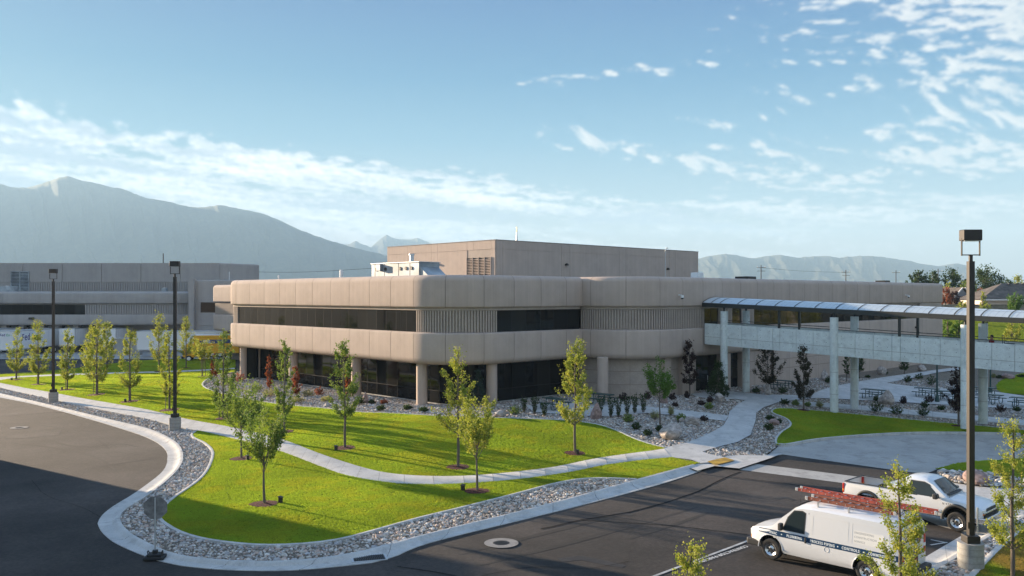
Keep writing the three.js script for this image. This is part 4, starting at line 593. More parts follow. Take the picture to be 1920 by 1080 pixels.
// ---------------------------------------------------------------- person on the bridge with a cart
function field(bones, cell, pad, mn, mx, smoothK) {   // smooth union of tapered capsules meshed with marching cubes
  const size = Math.max(mx[0] - mn[0], mx[1] - mn[1], mx[2] - mn[2]) + 2 * pad, res = Math.ceil(size / cell), mc = new MarchingCubes(res, new THREE.MeshStandardMaterial(), false, false, 200000); mc.isolation = 0;
  const c = [0, 1, 2].map((k) => (mn[k] + mx[k]) / 2), h = size / 2;
  for (let k = 0; k < res; k++) for (let j = 0; j < res; j++) for (let i = 0; i < res; i++) {
    const p = [c[0] + (i / res * 2 - 1) * h, c[1] + (j / res * 2 - 1) * h, c[2] + (k / res * 2 - 1) * h]; let d = 1e3;
    for (const [a, b, ra, rb2] of bones) { const ab = [b[0] - a[0], b[1] - a[1], b[2] - a[2]], ap = [p[0] - a[0], p[1] - a[1], p[2] - a[2]], t = clamp((ap[0] * ab[0] + ap[1] * ab[1] + ap[2] * ab[2]) / (ab[0] ** 2 + ab[1] ** 2 + ab[2] ** 2 || 1)), e = Math.hypot(ap[0] - ab[0] * t, ap[1] - ab[1] * t, ap[2] - ab[2] * t) - lerp(ra, rb2, t), m = clamp(0.5 + 0.5 * (e - d) / smoothK); d = lerp(e, d, m) - smoothK * m * (1 - m); }
    mc.field[i + j * res + k * res * res] = -d;
  }
  mc.update(); const n = mc.count, g = new THREE.BufferGeometry(); g.setAttribute('position', new THREE.BufferAttribute(mc.positionArray.slice(0, n * 3).map((v, i) => c[i % 3] + v * h), 3)); g.setAttribute('normal', new THREE.BufferAttribute(mc.normalArray.slice(0, n * 3), 3)); return g;
}
{
  const s = 22.3, yDeck = BR.bot + 0.45 + BR.slope * s, bw = new THREE.Vector3(s, yDeck, -0.4).applyMatrix4(new THREE.Matrix4().makeRotationY(TH - PI / 2)).add(bridge.position);
  const body = field([[[0, 0.95, 0], [0, 1.36, 0.02], 0.14, 0.17], [[-0.13, 1.42, 0], [0.13, 1.42, 0], 0.075, 0.075], [[0, 1.42, 0], [0, 1.56, 0.01], 0.06, 0.055], [[0, 1.62, 0.0], [0, 1.71, 0.01], 0.092, 0.1], [[0, 1.58, 0.05], [0, 1.6, 0.07], 0.05, 0.04], [[0.2, 1.41, 0], [0.27, 1.13, 0.02], 0.058, 0.046], [[0.27, 1.13, 0.02], [0.24, 1.0, 0.22], 0.044, 0.035], [[-0.2, 1.41, 0], [-0.27, 1.13, -0.02], 0.058, 0.046], [[-0.27, 1.13, -0.02], [-0.25, 0.92, 0.1], 0.044, 0.035], [[0.09, 0.93, 0], [0.1, 0.5, 0.08], 0.1, 0.068], [[0.1, 0.5, 0.08], [0.1, 0.08, 0.02], 0.062, 0.045], [[-0.09, 0.93, 0], [-0.1, 0.5, -0.02], 0.1, 0.068], [[-0.1, 0.5, -0.02], [-0.1, 0.09, -0.2], 0.062, 0.045], [[0.1, 0.05, 0], [0.1, 0.04, 0.16], 0.045, 0.04], [[-0.1, 0.06, -0.22], [-0.1, 0.04, -0.08], 0.045, 0.04], ...[0, 1, 2, 3].map((k) => [[0.24 + (k - 1.5) * 0.018, 0.99, 0.25], [0.235 + (k - 1.5) * 0.017, 0.96, 0.315], 0.011, 0.008]), [[0.21, 1.0, 0.24], [0.19, 0.98, 0.29], 0.011, 0.009], ...[0, 1, 2, 3].map((k) => [[-0.25 + (k - 1.5) * 0.018, 0.89, 0.12], [-0.25 + (k - 1.5) * 0.017, 0.82, 0.16], 0.011, 0.008]), [[-0.22, 0.9, 0.12], [-0.205, 0.85, 0.16], 0.011, 0.009]], 0.018, 0.05, [-0.33, 0, -0.3], [0.33, 1.83, 0.35], 0.035);
  // clothing, skin and hair as vertex colours along the body
  const p = body.attributes.position, col = new Float32Array(p.count * 3); for (let i = 0; i < p.count; i++) { const x = p.getX(i), y = p.getY(i), z = p.getZ(i); let c = [0.36, 0.2, 0.14]; if (y < 0.09) c = [0.03, 0.03, 0.03]; else if (y < 0.98 && Math.abs(x) < 0.215) c = [0.04, 0.045, 0.07]; else if (y < 1.5 && (y > 1.18 || Math.abs(x) < 0.2)) c = [0.22, 0.02, 0.025]; col.set(c, i * 3); }
  body.setAttribute('color', new THREE.BufferAttribute(col, 3));
  const o = thing('person', 'person in dark red shirt walking along the footbridge', 'person', [bw.x, yDeck, bw.z], TH - PI / 2 + PI * 1.5);
  part('body', body, mat(C(1, 1, 1), 0.85, { vertexColors: true }), o);
  const hair = new THREE.SphereGeometry(0.112, 16, 12, 0, 2 * PI, 0, PI * 0.55); hair.rotateX(-0.45); hair.translate(0, 1.70, -0.005); part('hair', hair, mat(C(0.03, 0.02, 0.015), 0.8), o);
  for (const sx of [-1, 1]) { const e = new THREE.SphereGeometry(0.013, 8, 6); e.translate(sx * 0.035, 1.67, 0.098); part('eye', e, M.black, o); const a = new THREE.SphereGeometry(0.022, 8, 6); a.scale(0.5, 1.4, 1); a.translate(sx * 0.1, 1.65, 0); part('ear', a, mat(C(0.36, 0.2, 0.14), 0.8), o); } const ns = new THREE.ConeGeometry(0.016, 0.045, 6); ns.translate(0, 1.645, 0.115); part('nose', ns, mat(C(0.36, 0.2, 0.14), 0.8), o);
  const cw = new THREE.Vector3(s + 1.0, yDeck, -0.4).applyMatrix4(new THREE.Matrix4().makeRotationY(TH - PI / 2)).add(bridge.position);
  const ct = thing('hand_cart', 'dark hand cart with upright bars behind the walking person', 'cart', [cw.x, yDeck - 0.03, cw.z], TH - PI / 2);
  part('bars', [cyl([-0.2, 0.1, -0.2], [-0.28, 1.8, -0.2], 0.025), cyl([-0.2, 0.1, 0.2], [-0.28, 1.8, 0.2], 0.025), cyl([-0.28, 1.8, -0.2], [-0.28, 1.8, 0.2], 0.025), cyl([-0.25, 1.2, -0.2], [-0.25, 1.2, 0.2], 0.02)], M.steel, ct); part('load', [rb(0.55, 1.15, 0.5, 0.06, 0.12, 0.72, 0)], M.plastic, ct); for (const z of [-0.28, 0.28]) part('wheel', cyl([0, 0.13, z - 0.03], [0, 0.13, z + 0.03], 0.13, 0.13, 16), M.rubber, ct);
}
// ---------------------------------------------------------------- trailers and truck in the yard
function logo(w, h, draw) { const cv = document.createElement('canvas'); cv.width = w; cv.height = h; const c = cv.getContext('2d'); draw(c, w, h); const t = new THREE.CanvasTexture(cv); t.colorSpace = THREE.SRGBColorSpace; return t; }
const print = (t) => mat(C(0.92, 0.92, 0.92), 0.5, { map: t });
function wheelAt(parent, x, y, z, r, w, axis = 'x', hub = M.white) { const d = axis === 'x' ? [w / 2, 0, 0] : [0, 0, w / 2], a = [x - d[0], y, z - d[2]], b = [x + d[0], y, z + d[2]]; const t = part('wheel', cyl(a, b, r, r, 20), M.rubber, parent); const e = axis === 'x' ? [0.01, 0, 0] : [0, 0, 0.01]; part('rim', cyl([a[0] - e[0], y, a[2] - e[2]], [b[0] + e[0], y, b[2] + e[2]], r * 0.58, r * 0.58, 16), hub, t); return t; }
const fx = (c, w, h, big) => { c.fillStyle = '#e9ecee'; c.fillRect(0, 0, w, h); c.font = `bold ${h * 0.86}px sans-serif`; c.textBaseline = 'middle'; c.fillStyle = '#33267c'; c.fillText('Fed', w * 0.03, h * 0.52, w * 0.52); c.fillStyle = '#1f9a58'; c.fillText('Ex', w * 0.56, h * 0.52, w * 0.38); };
function trailer(x, z, len, turn, label, branded) {   // front end at the origin, body runs back along -z
  const o = thing('semi_trailer', label, 'trailer', [x, 0, z], turn, 'white box trailers at the docks'), W = 2.6;
  part('box', [rb(W, 2.85, len, 0.06, 0, 2.58, -len / 2)], M.white, o); part('top_rail', [bx(W + 0.04, 0.09, len + 0.02, 0, 3.99, -len / 2)], M.galv, o); part('bottom_rail', [bx(W + 0.04, 0.14, len, 0, 1.15, -len / 2)], M.galv, o);
  for (let k = 1; k < 7; k++) part('side_seam', bx(W + 0.014, 2.6, 0.03, 0, 2.55, -len * k / 7), M.galv, o);
  part('landing_leg', [bx(0.12, 1.1, 0.12, -0.8, 0.55, -2.4), bx(0.12, 1.1, 0.12, 0.8, 0.55, -2.4), bx(0.3, 0.04, 0.3, -0.8, 0.03, -2.4), bx(0.3, 0.04, 0.3, 0.8, 0.03, -2.4)], M.steel, o); part('bogie', bx(1.2, 0.4, 3, 0, 0.85, -len + 2.6), M.black, o);
  for (const s of [-1, 1]) for (const dz of [1.9, 3.15]) wheelAt(o, s * 1.05, 0.5, -len + dz, 0.5, 0.45);
  part('corner_post', [bx(0.1, 2.8, 0.1, -W / 2, 2.58, -0.04), bx(0.1, 2.8, 0.1, W / 2, 2.58, -0.04)], M.galv, o);
  if (branded) { const t = logo(512, 160, fx), g = new THREE.PlaneGeometry(1.9, 0.6); g.translate(0.05, 3.45, 0.012); part('front_lettering', g, print(t), o); const s = new THREE.PlaneGeometry(5.2, 1.6); s.rotateY(PI / 2); s.translate(W / 2 + 0.012, 3.0, -4.6); part('side_lettering', s, print(t), o); }
  return o;
}
trailer(-77.4, -133, 14, 0, 'white box trailer with bold purple and green lettering at the dock', true); trailer(-84.6, -139, 11, 0, 'white box trailer at the far left edge behind the lettered one', false); trailer(-73.6, -144, 7, 0, 'short white trailer end at the dock behind the lettered trailer', false); trailer(-66.6, -143.5, 7, 0, 'white trailer backed into the dock behind the cluster of young trees', false);
{ const t = trailer(-57.6, -135, 15, -PI / 2 - 0.05, 'long white trailer parked broadside beside the yellow truck', false); }
{
  const o = thing('box_truck', 'yellow box truck with blue stripe parked in the yard', 'truck', [-45.9, 0, -126], -PI / 2 + 0.25);
  const tt = logo(512, 128, (c, w, h) => { c.fillStyle = '#e8a513'; c.fillRect(0, 0, w, h); c.fillStyle = '#1b3c7c'; c.beginPath(); c.moveTo(30, 40); c.lineTo(w, 34); c.lineTo(w, 96); c.lineTo(30, 100); c.lineTo(4, 70); c.fill(); c.fillStyle = '#fff'; c.font = 'bold 34px sans-serif'; c.fillText('TRUCK', 60, 66); c.fillText('RENTAL', 60, 92, 120); });
  const ft = logo(256, 128, (c, w, h) => { c.fillStyle = '#e8a513'; c.fillRect(0, 0, w, h); c.fillStyle = '#7a2a1c'; c.font = 'bold 70px sans-serif'; c.textAlign = 'center'; c.fillText('PENSKE', w / 2, 88, 230); });
  const yel = mat(C(0.78, 0.40, 0.02), 0.45);
  part('box', rb(2.5, 2.6, 6.2, 0.06, 0, 2.45, -3.1), yel, o); part('roof', rb(2.4, 0.06, 6.1, 0.03, 0, 3.77, -3.1), M.white, o); const g = new THREE.PlaneGeometry(4.6, 1.15); g.rotateY(PI / 2); g.translate(1.262, 2.9, -3); part('side_stripe', g, print(tt), o); const f = new THREE.PlaneGeometry(1.8, 0.8); f.translate(0, 3.2, 0.012); part('front_lettering', f, print(ft), o);
  part('cab', [rb(2.1, 1.25, 1.6, 0.15, 0, 1.2, 0.75), rb(1.95, 0.95, 1.2, 0.2, 0, 2.1, 0.5)], yel, o); part('windscreen', bx(1.7, 0.62, 0.04, 0, 2.15, 1.1, 0, 0, -0.2), M.carGlass, o); part('bumper', rb(2.2, 0.3, 0.3, 0.05, 0, 0.6, 1.55), M.plastic, o); for (const s of [-1, 1]) { part('headlight', rb(0.3, 0.2, 0.06, 0.02, s * 0.8, 1.05, 1.55), M.lampglass, o); wheelAt(o, s * 0.95, 0.45, 0.7, 0.45, 0.28); wheelAt(o, s * 0.95, 0.45, -4.6, 0.45, 0.4); }
}
// yellow bollards by the dock ramp
for (const [px, py, l] of [[152, 657, 'yellow bollard by the dock doors behind the young trees'], [262, 660, 'yellow bollard near the end of the dock ramp wall']]) { const [x, z] = G(px, py, 0.01), o = thing('bollard', l, 'bollard', [x, 0.01, z]); part('pipe', cyl([0, 0, 0], [0, 1.25, 0], 0.12, 0.12, 12), M.yellow, o); const d = new THREE.SphereGeometry(0.12, 12, 6, 0, 2 * PI, 0, PI / 2); d.translate(0, 1.25, 0); part('cap', d, M.yellow, o); }
// ---------------------------------------------------------------- vehicles: lofted bodies with cut wheel wells
// stations: [x, [[y, half width]...]] from the sill up to the roof's middle
function loft(st) {
  const ring = (s) => { const r = s[1].map(([y, z]) => [y, z]); return [...r, ...r.slice(0, -1).reverse().map(([y, z]) => [y, -z])]; };
  const pos = [], idx = [], n = ring(st[0]).length;
  for (const s of st) for (const [y, z] of ring(s)) pos.push(s[0], y, z);
  for (let i = 0; i < st.length - 1; i++) for (let j = 0; j < n; j++) { const a = i * n + j, b = i * n + (j + 1) % n; idx.push(a, b, a + n, b, b + n, a + n); }
  for (const [k, f] of [[0, 1], [(st.length - 1) * n, 0]]) { const m = pos.length / 3; let y = 0; for (let j = 0; j < n; j++) y += pos[(k + j) * 3 + 1] / n; pos.push(pos[k * 3], y, 0); for (let j = 0; j < n; j++) { const a = k + j, b = k + (j + 1) % n; idx.push(...(f ? [m, b, a] : [m, a, b])); } }
  const g = new THREE.BufferGeometry(); g.setAttribute('position', new THREE.Float32BufferAttribute(pos, 3)); g.setIndex(idx); g.computeVertexNormals(); g.setAttribute('uv', new THREE.Float32BufferAttribute(new Float32Array(pos.length / 3 * 2), 2)); return g;
}
function halfWidth(st, x, y) {
  let i = 0; while (i < st.length - 2 && st[i + 1][0] < x) i++; const f = clamp((x - st[i][0]) / (st[i + 1][0] - st[i][0])), r = st[i][1].map(([a, b], k) => [lerp(a, st[i + 1][1][k][0], f), lerp(b, st[i + 1][1][k][1], f)]);
  for (let k = 0; k < r.length - 1; k++) if (y >= r[k][0] && y <= r[k + 1][0] && r[k + 1][0] > r[k][0]) return lerp(r[k][1], r[k + 1][1], (y - r[k][0]) / (r[k + 1][0] - r[k][0])); return r[r.length - 2][1];
}
// a patch that lies on the body side: polygon in (x, y)
function sidePatch(st, poly, off, side = 1) {
  const c = poly.map((p) => new THREE.Vector2(...p)), tri = THREE.ShapeUtils.triangulateShape(c, []), pos = [], uv = []; let x0 = 1e9, x1 = -1e9, y0 = 1e9, y1 = -1e9; for (const [x, y] of poly) { x0 = Math.min(x0, x); x1 = Math.max(x1, x); y0 = Math.min(y0, y); y1 = Math.max(y1, y); }
  for (const [x, y] of poly) { pos.push(x, y, side * (halfWidth(st, x, y) + off)); uv.push((x - x0) / (x1 - x0), (y - y0) / (y1 - y0)); }
  const g = new THREE.BufferGeometry(); g.setAttribute('position', new THREE.Float32BufferAttribute(pos, 3)); g.setAttribute('uv', new THREE.Float32BufferAttribute(uv, 2)); g.setIndex(tri.flat()); g.computeVertexNormals(); return g;
}
function sideBand(st, x0, x1, yA, yB, off, side, n = 24) {   // strip along the side; yA, yB functions of x; uv runs with the reading direction
  const pos = [], uv = [], idx = []; for (let i = 0; i <= n; i++) { const x = lerp(x0, x1, i / n); for (const [k, y] of [[0, yA(x)], [1, yB(x)]]) { pos.push(x, y, side * (halfWidth(st, x, y) + off)); uv.push(i / n, k); } }
  for (let i = 0; i < n; i++) { const a = 2 * i; idx.push(a, a + 2, a + 1, a + 1, a + 2, a + 3); } const g = new THREE.BufferGeometry(); g.setAttribute('position', new THREE.Float32BufferAttribute(pos, 3)); g.setAttribute('uv', new THREE.Float32BufferAttribute(uv, 2)); g.setIndex(idx); g.computeVertexNormals(); return g;
}
const evalCsg = new Evaluator(); evalCsg.attributes = ['position', 'normal', 'uv'];
function cutWells(g, cuts) { let a = new Brush(g); a.updateMatrixWorld(); for (const c of cuts) { const b = new Brush(c); b.updateMatrixWorld(); a = evalCsg.evaluate(a, b, SUBTRACTION); } let r = a.geometry; r.clearGroups(); r = mergeVertices(r, 1e-4); r.deleteAttribute('normal'); r.computeVertexNormals(); return toCreasedNormals(r, 0.55); }
const well = (x, y, r, z0, z1) => { const g = new THREE.CylinderGeometry(r, r, z1 - z0, 28); g.rotateX(PI / 2); g.translate(x, y, (z0 + z1) / 2); return g; };
function carWheel(o, x, r, z, side) {
  const w = 0.25, prof = [[r * 0.58, -w / 2], [r * 0.9, -w / 2], [r * 0.98, -w * 0.38], [r, -w * 0.2], [r, w * 0.2], [r * 0.98, w * 0.38], [r * 0.9, w / 2], [r * 0.62, w / 2 - 0.01], [r * 0.58, w / 2 - 0.03]].map((p) => new THREE.Vector2(...p)), g = new THREE.LatheGeometry(prof, 36); g.rotateX(PI / 2 * side); g.translate(x, r, z);
  const wh = new THREE.Group(); wh.name = 'wheel'; o.add(wh); part('tyre', g, M.rubber, wh);
  const rp = [[0.0, 0.03], [0.07, 0.03], [0.09, 0.0], [r * 0.36, -0.02], [r * 0.44, 0.015], [r * 0.54, 0.03], [r * 0.6, 0.05]].map((p) => new THREE.Vector2(...p)), rg = new THREE.LatheGeometry(rp, 32); rg.rotateX(PI / 2 * side); rg.translate(x, r, z + side * (w / 2 - 0.05)); part('rim', rg, M.chrome, wh);
  const holes = []; for (let k = 0; k < 8; k++) { const a = k / 8 * 2 * PI; holes.push(cyl([x + Math.cos(a) * r * 0.4, r + Math.sin(a) * r * 0.4, z + side * (w / 2 - 0.065)], [x + Math.cos(a) * r * 0.4, r + Math.sin(a) * r * 0.4, z + side * (w / 2 - 0.035)], 0.032, 0.032, 8)); } part('rim_hole', holes, M.black, wh); part('hub_cap', cyl([x, r, z + side * (w / 2 - 0.05)], [x, r, z + side * (w / 2 + 0.015)], 0.062, 0.05, 14), M.steel, wh);
}
const VT = Math.atan2(0.725, 0.688) * -1;   // both vehicles: local x runs towards us on the right, z to the flank we see
const axX = [Math.cos(VT), -Math.sin(VT)], axZ = [Math.sin(VT), Math.cos(VT)];
function placeBy(px, py, lx, lz) { const [x, z] = G(px, py, 0); return [x - axX[0] * lx - axZ[0] * lz, 0.004, z - axX[1] * lx - axZ[1] * lz]; }
// ---- van: x = 0 at the nose
{
  const S = (x, sill, w, belt, wu, sh, top, tw) => [x, [[sill, 0], [sill, w * 0.94], [sill + 0.14, w], [lerp(sill, belt, 0.6), w + 0.012], [belt, w], [sh, wu], [top - 0.035, tw], [top, tw * 0.62], [top + 0.012, 0]]];
  const st = [S(0.02, 0.45, 0.78, 0.84, 0.74, 0.93, 0.97, 0.6), S(0.12, 0.40, 0.88, 0.93, 0.84, 1.02, 1.06, 0.68), S(0.35, 0.36, 0.95, 0.99, 0.90, 1.09, 1.13, 0.74), S(0.8, 0.34, 0.99, 1.06, 0.94, 1.18, 1.22, 0.80), S(1.0, 0.34, 1.0, 1.09, 0.95, 1.25, 1.29, 0.80), S(1.35, 0.33, 1.0, 1.14, 0.93, 1.60, 1.65, 0.80), S(1.75, 0.33, 1.0, 1.16, 0.90, 1.93, 2.01, 0.74), S(2.05, 0.33, 1.0, 1.17, 0.89, 2.02, 2.14, 0.70), S(2.5, 0.33, 1.0, 1.17, 0.89, 2.05, 2.20, 0.68), S(5.2, 0.36, 1.0, 1.17, 0.89, 2.05, 2.21, 0.68), S(5.42, 0.38, 0.98, 1.17, 0.87, 2.02, 2.15, 0.66), S(5.56, 0.42, 0.95, 1.15, 0.84, 1.94, 2.06, 0.63)];
  const [ox, oy, oz] = placeBy(1447, 1049, 0.92, 0.9), o = thing('work_van', 'white work van with dark blue lettered stripe and red ladders on top', 'van', [ox, oy, oz], VT);
  const fw = 0.92, rw = 4.42, wr = 0.385;
  part('body', cutWells(loft(st), [well(fw, 0.43, 0.47, 0.5, 1.3), well(rw, 0.43, 0.47, 0.5, 1.3), well(fw, 0.43, 0.47, -1.3, -0.5), well(rw, 0.43, 0.47, -1.3, -0.5)]), M.carWhite, o);
  part('underbody', bx(4.6, 0.2, 1.5, 2.9, 0.36, 0), M.black, o); part('wheel_well', [well(fw, 0.43, 0.46, 0.48, 0.52), well(rw, 0.43, 0.46, 0.48, 0.52), well(fw, 0.43, 0.46, -0.52, -0.48), well(rw, 0.43, 0.46, -0.52, -0.48)], M.black, o);
  for (const s of [1, -1]) { carWheel(o, fw, wr, s * 0.86, s); carWheel(o, rw, wr, s * 0.86, s); }
  for (const x of [fw, rw]) { const t = new THREE.TorusGeometry(0.475, 0.018, 6, 28, PI * 1.02); t.translate(x, 0.43, 1.0); part('arch_lip', t, M.carWhite, o); }
  // glass
  for (const s of [1, -1]) { part('door_window', sidePatch(st, [[1.42, 1.2], [2.2, 1.2], [2.22, 1.88], [2.1, 1.93], [1.82, 1.9], [1.6, 1.64]], 0.006, s), M.carGlass, o); part('window_rubber', sidePatch(st, [[1.38, 1.175], [2.24, 1.175], [2.26, 1.9], [2.12, 1.96], [1.8, 1.925], [1.56, 1.65]], 0.003, s), M.plastic, o); }
  { const g = new THREE.BufferGeometry(), q = [[1.06, 1.36, 0.76], [1.8, 2.04, 0.64]], pos = []; for (const [x, y, z] of q) for (const k of [-1, -0.5, 0, 0.5, 1]) pos.push(x - (1 - k * k) * 0.05, y + (1 - k * k) * 0.025, k * z); g.setAttribute('position', new THREE.Float32BufferAttribute(pos, 3)); const id = []; for (let i = 0; i < 4; i++) id.push(i, i + 1, i + 5, i + 1, i + 6, i + 5); g.setIndex(id); g.computeVertexNormals(); part('windscreen', g, M.carGlass, o); }
  // seams and mouldings
  for (const x of [1.28, 2.36]) part('door_seam', sideBand(st, x - 0.008, x + 0.008, () => 0.42, () => x < 2 ? 1.13 : 1.93, 0.004, 1, 1), M.plastic, o);
  part('panel_pressing', [[2.5, 3.78], [3.9, 5.15]].flatMap(([a, b]) => [sideBand(st, a, b, () => 1.86, () => 1.875, 0.006, 1, 4), sideBand(st, a, a + 0.015, () => 1.22, () => 1.87, 0.006, 1, 1), sideBand(st, b - 0.015, b, () => 1.22, () => 1.87, 0.006, 1, 1)]), mat(C(0.66, 0.66, 0.65), 0.5), o);
  { const t = new THREE.TorusGeometry(0.09, 0.006, 6, 24); t.translate(3.05, 0.82, 1.013); part('fuel_flap', t, mat(C(0.6, 0.6, 0.59), 0.4), o); }
  part('door_handle', rb(0.06, 0.2, 0.04, 0.015, 2.28, 0.98, 1.03), M.plastic, o);
  const stripeTex = logo(2048, 96, (c, w, h) => { c.fillStyle = '#0f3a5c'; c.fillRect(0, 0, w, h); c.fillStyle = '#e8eef0'; c.font = 'bold 66px sans-serif'; c.textBaseline = 'middle'; const words = [['HVAC', 270, 120], ['•', 445, 30], ['PLUMBING', 530, 230], ['•', 800, 30], ['PROCESS PIPING', 870, 350], ['•', 1245, 30], ['CONTROLS', 1310, 240], ['•', 1590, 30], ['COMMISSIONING', 1660, 350]]; for (const [t, x, m] of words) c.fillText(t, x, h / 2 + 3, m); });
  part('lettered_stripe', sideBand(st, 0.18, 5.5, (x) => 0.915 + 0.04 * clamp(1 - x / 1.1), (x) => 1.105 - 0.05 * clamp(1 - x / 0.9), 0.007, 1, 60), mat(C(0.92, 0.92, 0.92), 0.35, { map: stripeTex }), o);
  const et = logo(512, 256, (c, w, h) => { c.fillStyle = '#e6e6e4'; c.fillRect(0, 0, w, h); c.fillStyle = '#6d7480'; c.font = '52px sans-serif'; c.textBaseline = 'middle'; c.fillText('ENGINEERING', 10, 44); c.fillText('CONSTRUCTION', 10, 128); c.fillText('SERVICE', 10, 212); }); part('side_lettering', sideBand(st, 3.98, 5.0, () => 1.24, () => 1.66, 0.005, 1, 6), mat(C(0.86, 0.86, 0.85), 0.35, { map: et }), o);
  const nt = logo(128, 64, (c, w, h) => { c.fillStyle = '#e6e6e4'; c.fillRect(0, 0, w, h); c.fillStyle = '#333'; c.font = 'bold 44px sans-serif'; c.fillText('420', 16, 48); }); part('fleet_number', sideBand(st, 1.05, 1.25, () => 0.84, () => 0.92, 0.006, 1, 1), mat(C(0.86, 0.86, 0.85), 0.35, { map: nt }), o);
  // nose
  part('front_bumper', [rb(0.3, 0.26, 1.86, 0.08, 0.04, 0.5, 0), rb(0.62, 0.24, 0.12, 0.05, 0.24, 0.5, 0.9), rb(0.62, 0.24, 0.12, 0.05, 0.24, 0.5, -0.9)], M.plastic, o); part('grille', rb(0.08, 0.28, 1.1, 0.03, 0.03, 0.8, 0), M.plastic, o); for (const s of [1, -1]) { part('headlight', rb(0.14, 0.2, 0.24, 0.03, 0.1, 0.86, s * 0.72), M.lampglass, o); part('turn_signal', rb(0.14, 0.13, 0.1, 0.03, 0.13, 0.7, s * 0.82), M.amber, o); const m = part('door_mirror', rb(0.14, 0.26, 0.2, 0.04, 1.38, 1.3, s * 1.1), M.plastic, o); part('mirror_arm', cyl([1.38, 1.25, s * 0.92], [1.38, 1.25, s * 1.05], 0.03), M.plastic, m); }
  part('wiper', [cyl([1.1, 1.36, -0.5], [1.3, 1.53, 0.05], 0.012), cyl([1.1, 1.36, 0.1], [1.3, 1.53, 0.6], 0.012)], M.black, o); part('aerial', cyl([1.1, 1.25, -0.85], [1.1, 1.95, -0.85], 0.006), M.black, o);
  // tail
  part('rear_bumper', rb(0.24, 0.2, 1.9, 0.05, 5.66, 0.47, 0), M.plastic, o); for (const s of [1, -1]) { part('tail_light', rb(0.1, 0.62, 0.14, 0.03, 5.53, 1.22, s * 0.86), M.red, o); part('tail_lens', rb(0.11, 0.14, 0.145, 0.03, 5.53, 1.18, s * 0.86), M.lampglass, o); } part('roof_light', rb(0.16, 0.09, 1.0, 0.03, 5.5, 2.1, 0), M.red, o); part('door_split', bx(0.01, 1.35, 0.02, 5.563, 1.15, 0), M.plastic, o);
  const rt = logo(512, 64, (c, w, h) => { c.fillStyle = '#17414f'; c.fillRect(0, 0, w, h); c.fillStyle = '#dfe8e8'; c.font = 'bold 40px sans-serif'; c.fillText('COMMISSIONING  •  CONTROLS', 14, 47, 480); }), rg = new THREE.PlaneGeometry(1.7, 0.13); rg.rotateY(PI / 2); rg.translate(5.568, 0.98, 0); part('rear_stripe', rg, mat(C(0.9, 0.9, 0.9), 0.4, { map: rt }), o);
  const em = part('rear_emblem', (() => { const g = new THREE.RingGeometry(0.1, 0.19, 28, 1, PI * 0.55, PI * 1.05); g.rotateY(PI / 2); g.translate(5.568, 1.48, -0.4); return g; })(), mat(C(0.02, 0.045, 0.12), 0.4), o); part('emblem_swirl', (() => { const g = new THREE.RingGeometry(0.1, 0.19, 28, 1, -PI * 0.42, PI * 0.9); g.rotateY(PI / 2); g.translate(5.569, 1.48, -0.4); return g; })(), mat(C(0.40, 0.04, 0.03), 0.4), em); part('emblem_flame', (() => { const s = new THREE.Shape(); s.moveTo(0, -0.09); s.quadraticCurveTo(0.09, -0.02, 0.03, 0.1); s.quadraticCurveTo(-0.02, 0.02, -0.05, -0.02); s.quadraticCurveTo(-0.05, -0.07, 0, -0.09); const g = new THREE.ShapeGeometry(s); g.rotateY(PI / 2); g.translate(5.57, 1.48, -0.4); return g; })(), mat(C(0.40, 0.04, 0.03), 0.4), em);
  const lt = logo(128, 64, (c, w, h) => { c.fillStyle = '#7a2a22'; c.fillRect(0, 0, w, h); c.fillStyle = '#e8c9a8'; c.font = 'bold 34px sans-serif'; c.fillText('U84 2', 16, 44); }), lg = new THREE.PlaneGeometry(0.3, 0.16); lg.rotateY(PI / 2); lg.translate(5.58, 0.78, -0.1); part('license_plate', lg, mat(C(0.9, 0.9, 0.9), 0.5, { map: lt }), o); part('plate_recess', bx(0.02, 0.24, 0.42, 5.565, 0.78, -0.1), M.plastic, o);
  // roof rack
  for (const x of [2.6, 3.7, 4.9]) part('roof_rack_bar', [bx(0.05, 0.04, 1.5, x, 2.31, 0), bx(0.05, 0.16, 0.04, x, 2.22, 0.72), bx(0.05, 0.16, 0.04, x, 2.22, -0.72)], M.galv, o);
  const ladder = (x0, x1, y, z0, z1, m, label, tall) => { const L = thing('ladder', label, 'ladder', [ox, oy, oz], VT); for (const z of [z0, z1]) { part('rail', [bx(x1 - x0, tall, 0.025, (x0 + x1) / 2, y, z), bx(x1 - x0, 0.012, 0.05, (x0 + x1) / 2, y + tall / 2, z), bx(x1 - x0, 0.012, 0.05, (x0 + x1) / 2, y - tall / 2, z)], m, L); for (const x of [x0, x1]) part('end_cap', rb(0.1, tall + 0.02, 0.06, 0.01, x, y, z), M.galv, L); } for (let x = x0 + 0.2; x < x1 - 0.1; x += 0.305) { part('rung', cyl([x, y, z0 - 0.02], [x, y, z1 + 0.02], 0.018, 0.018, 8), M.galv, L); } return L; };
  ladder(1.25, 6.15, 2.40, -0.66, -0.3, M.ladder, 'long red extension ladder on the far side of the van roof', 0.09); ladder(2.1, 5.2, 2.36, 0.12, 0.58, M.ladderOld, 'shorter weathered brown ladder lying flat on the near van roof', 0.1);
}
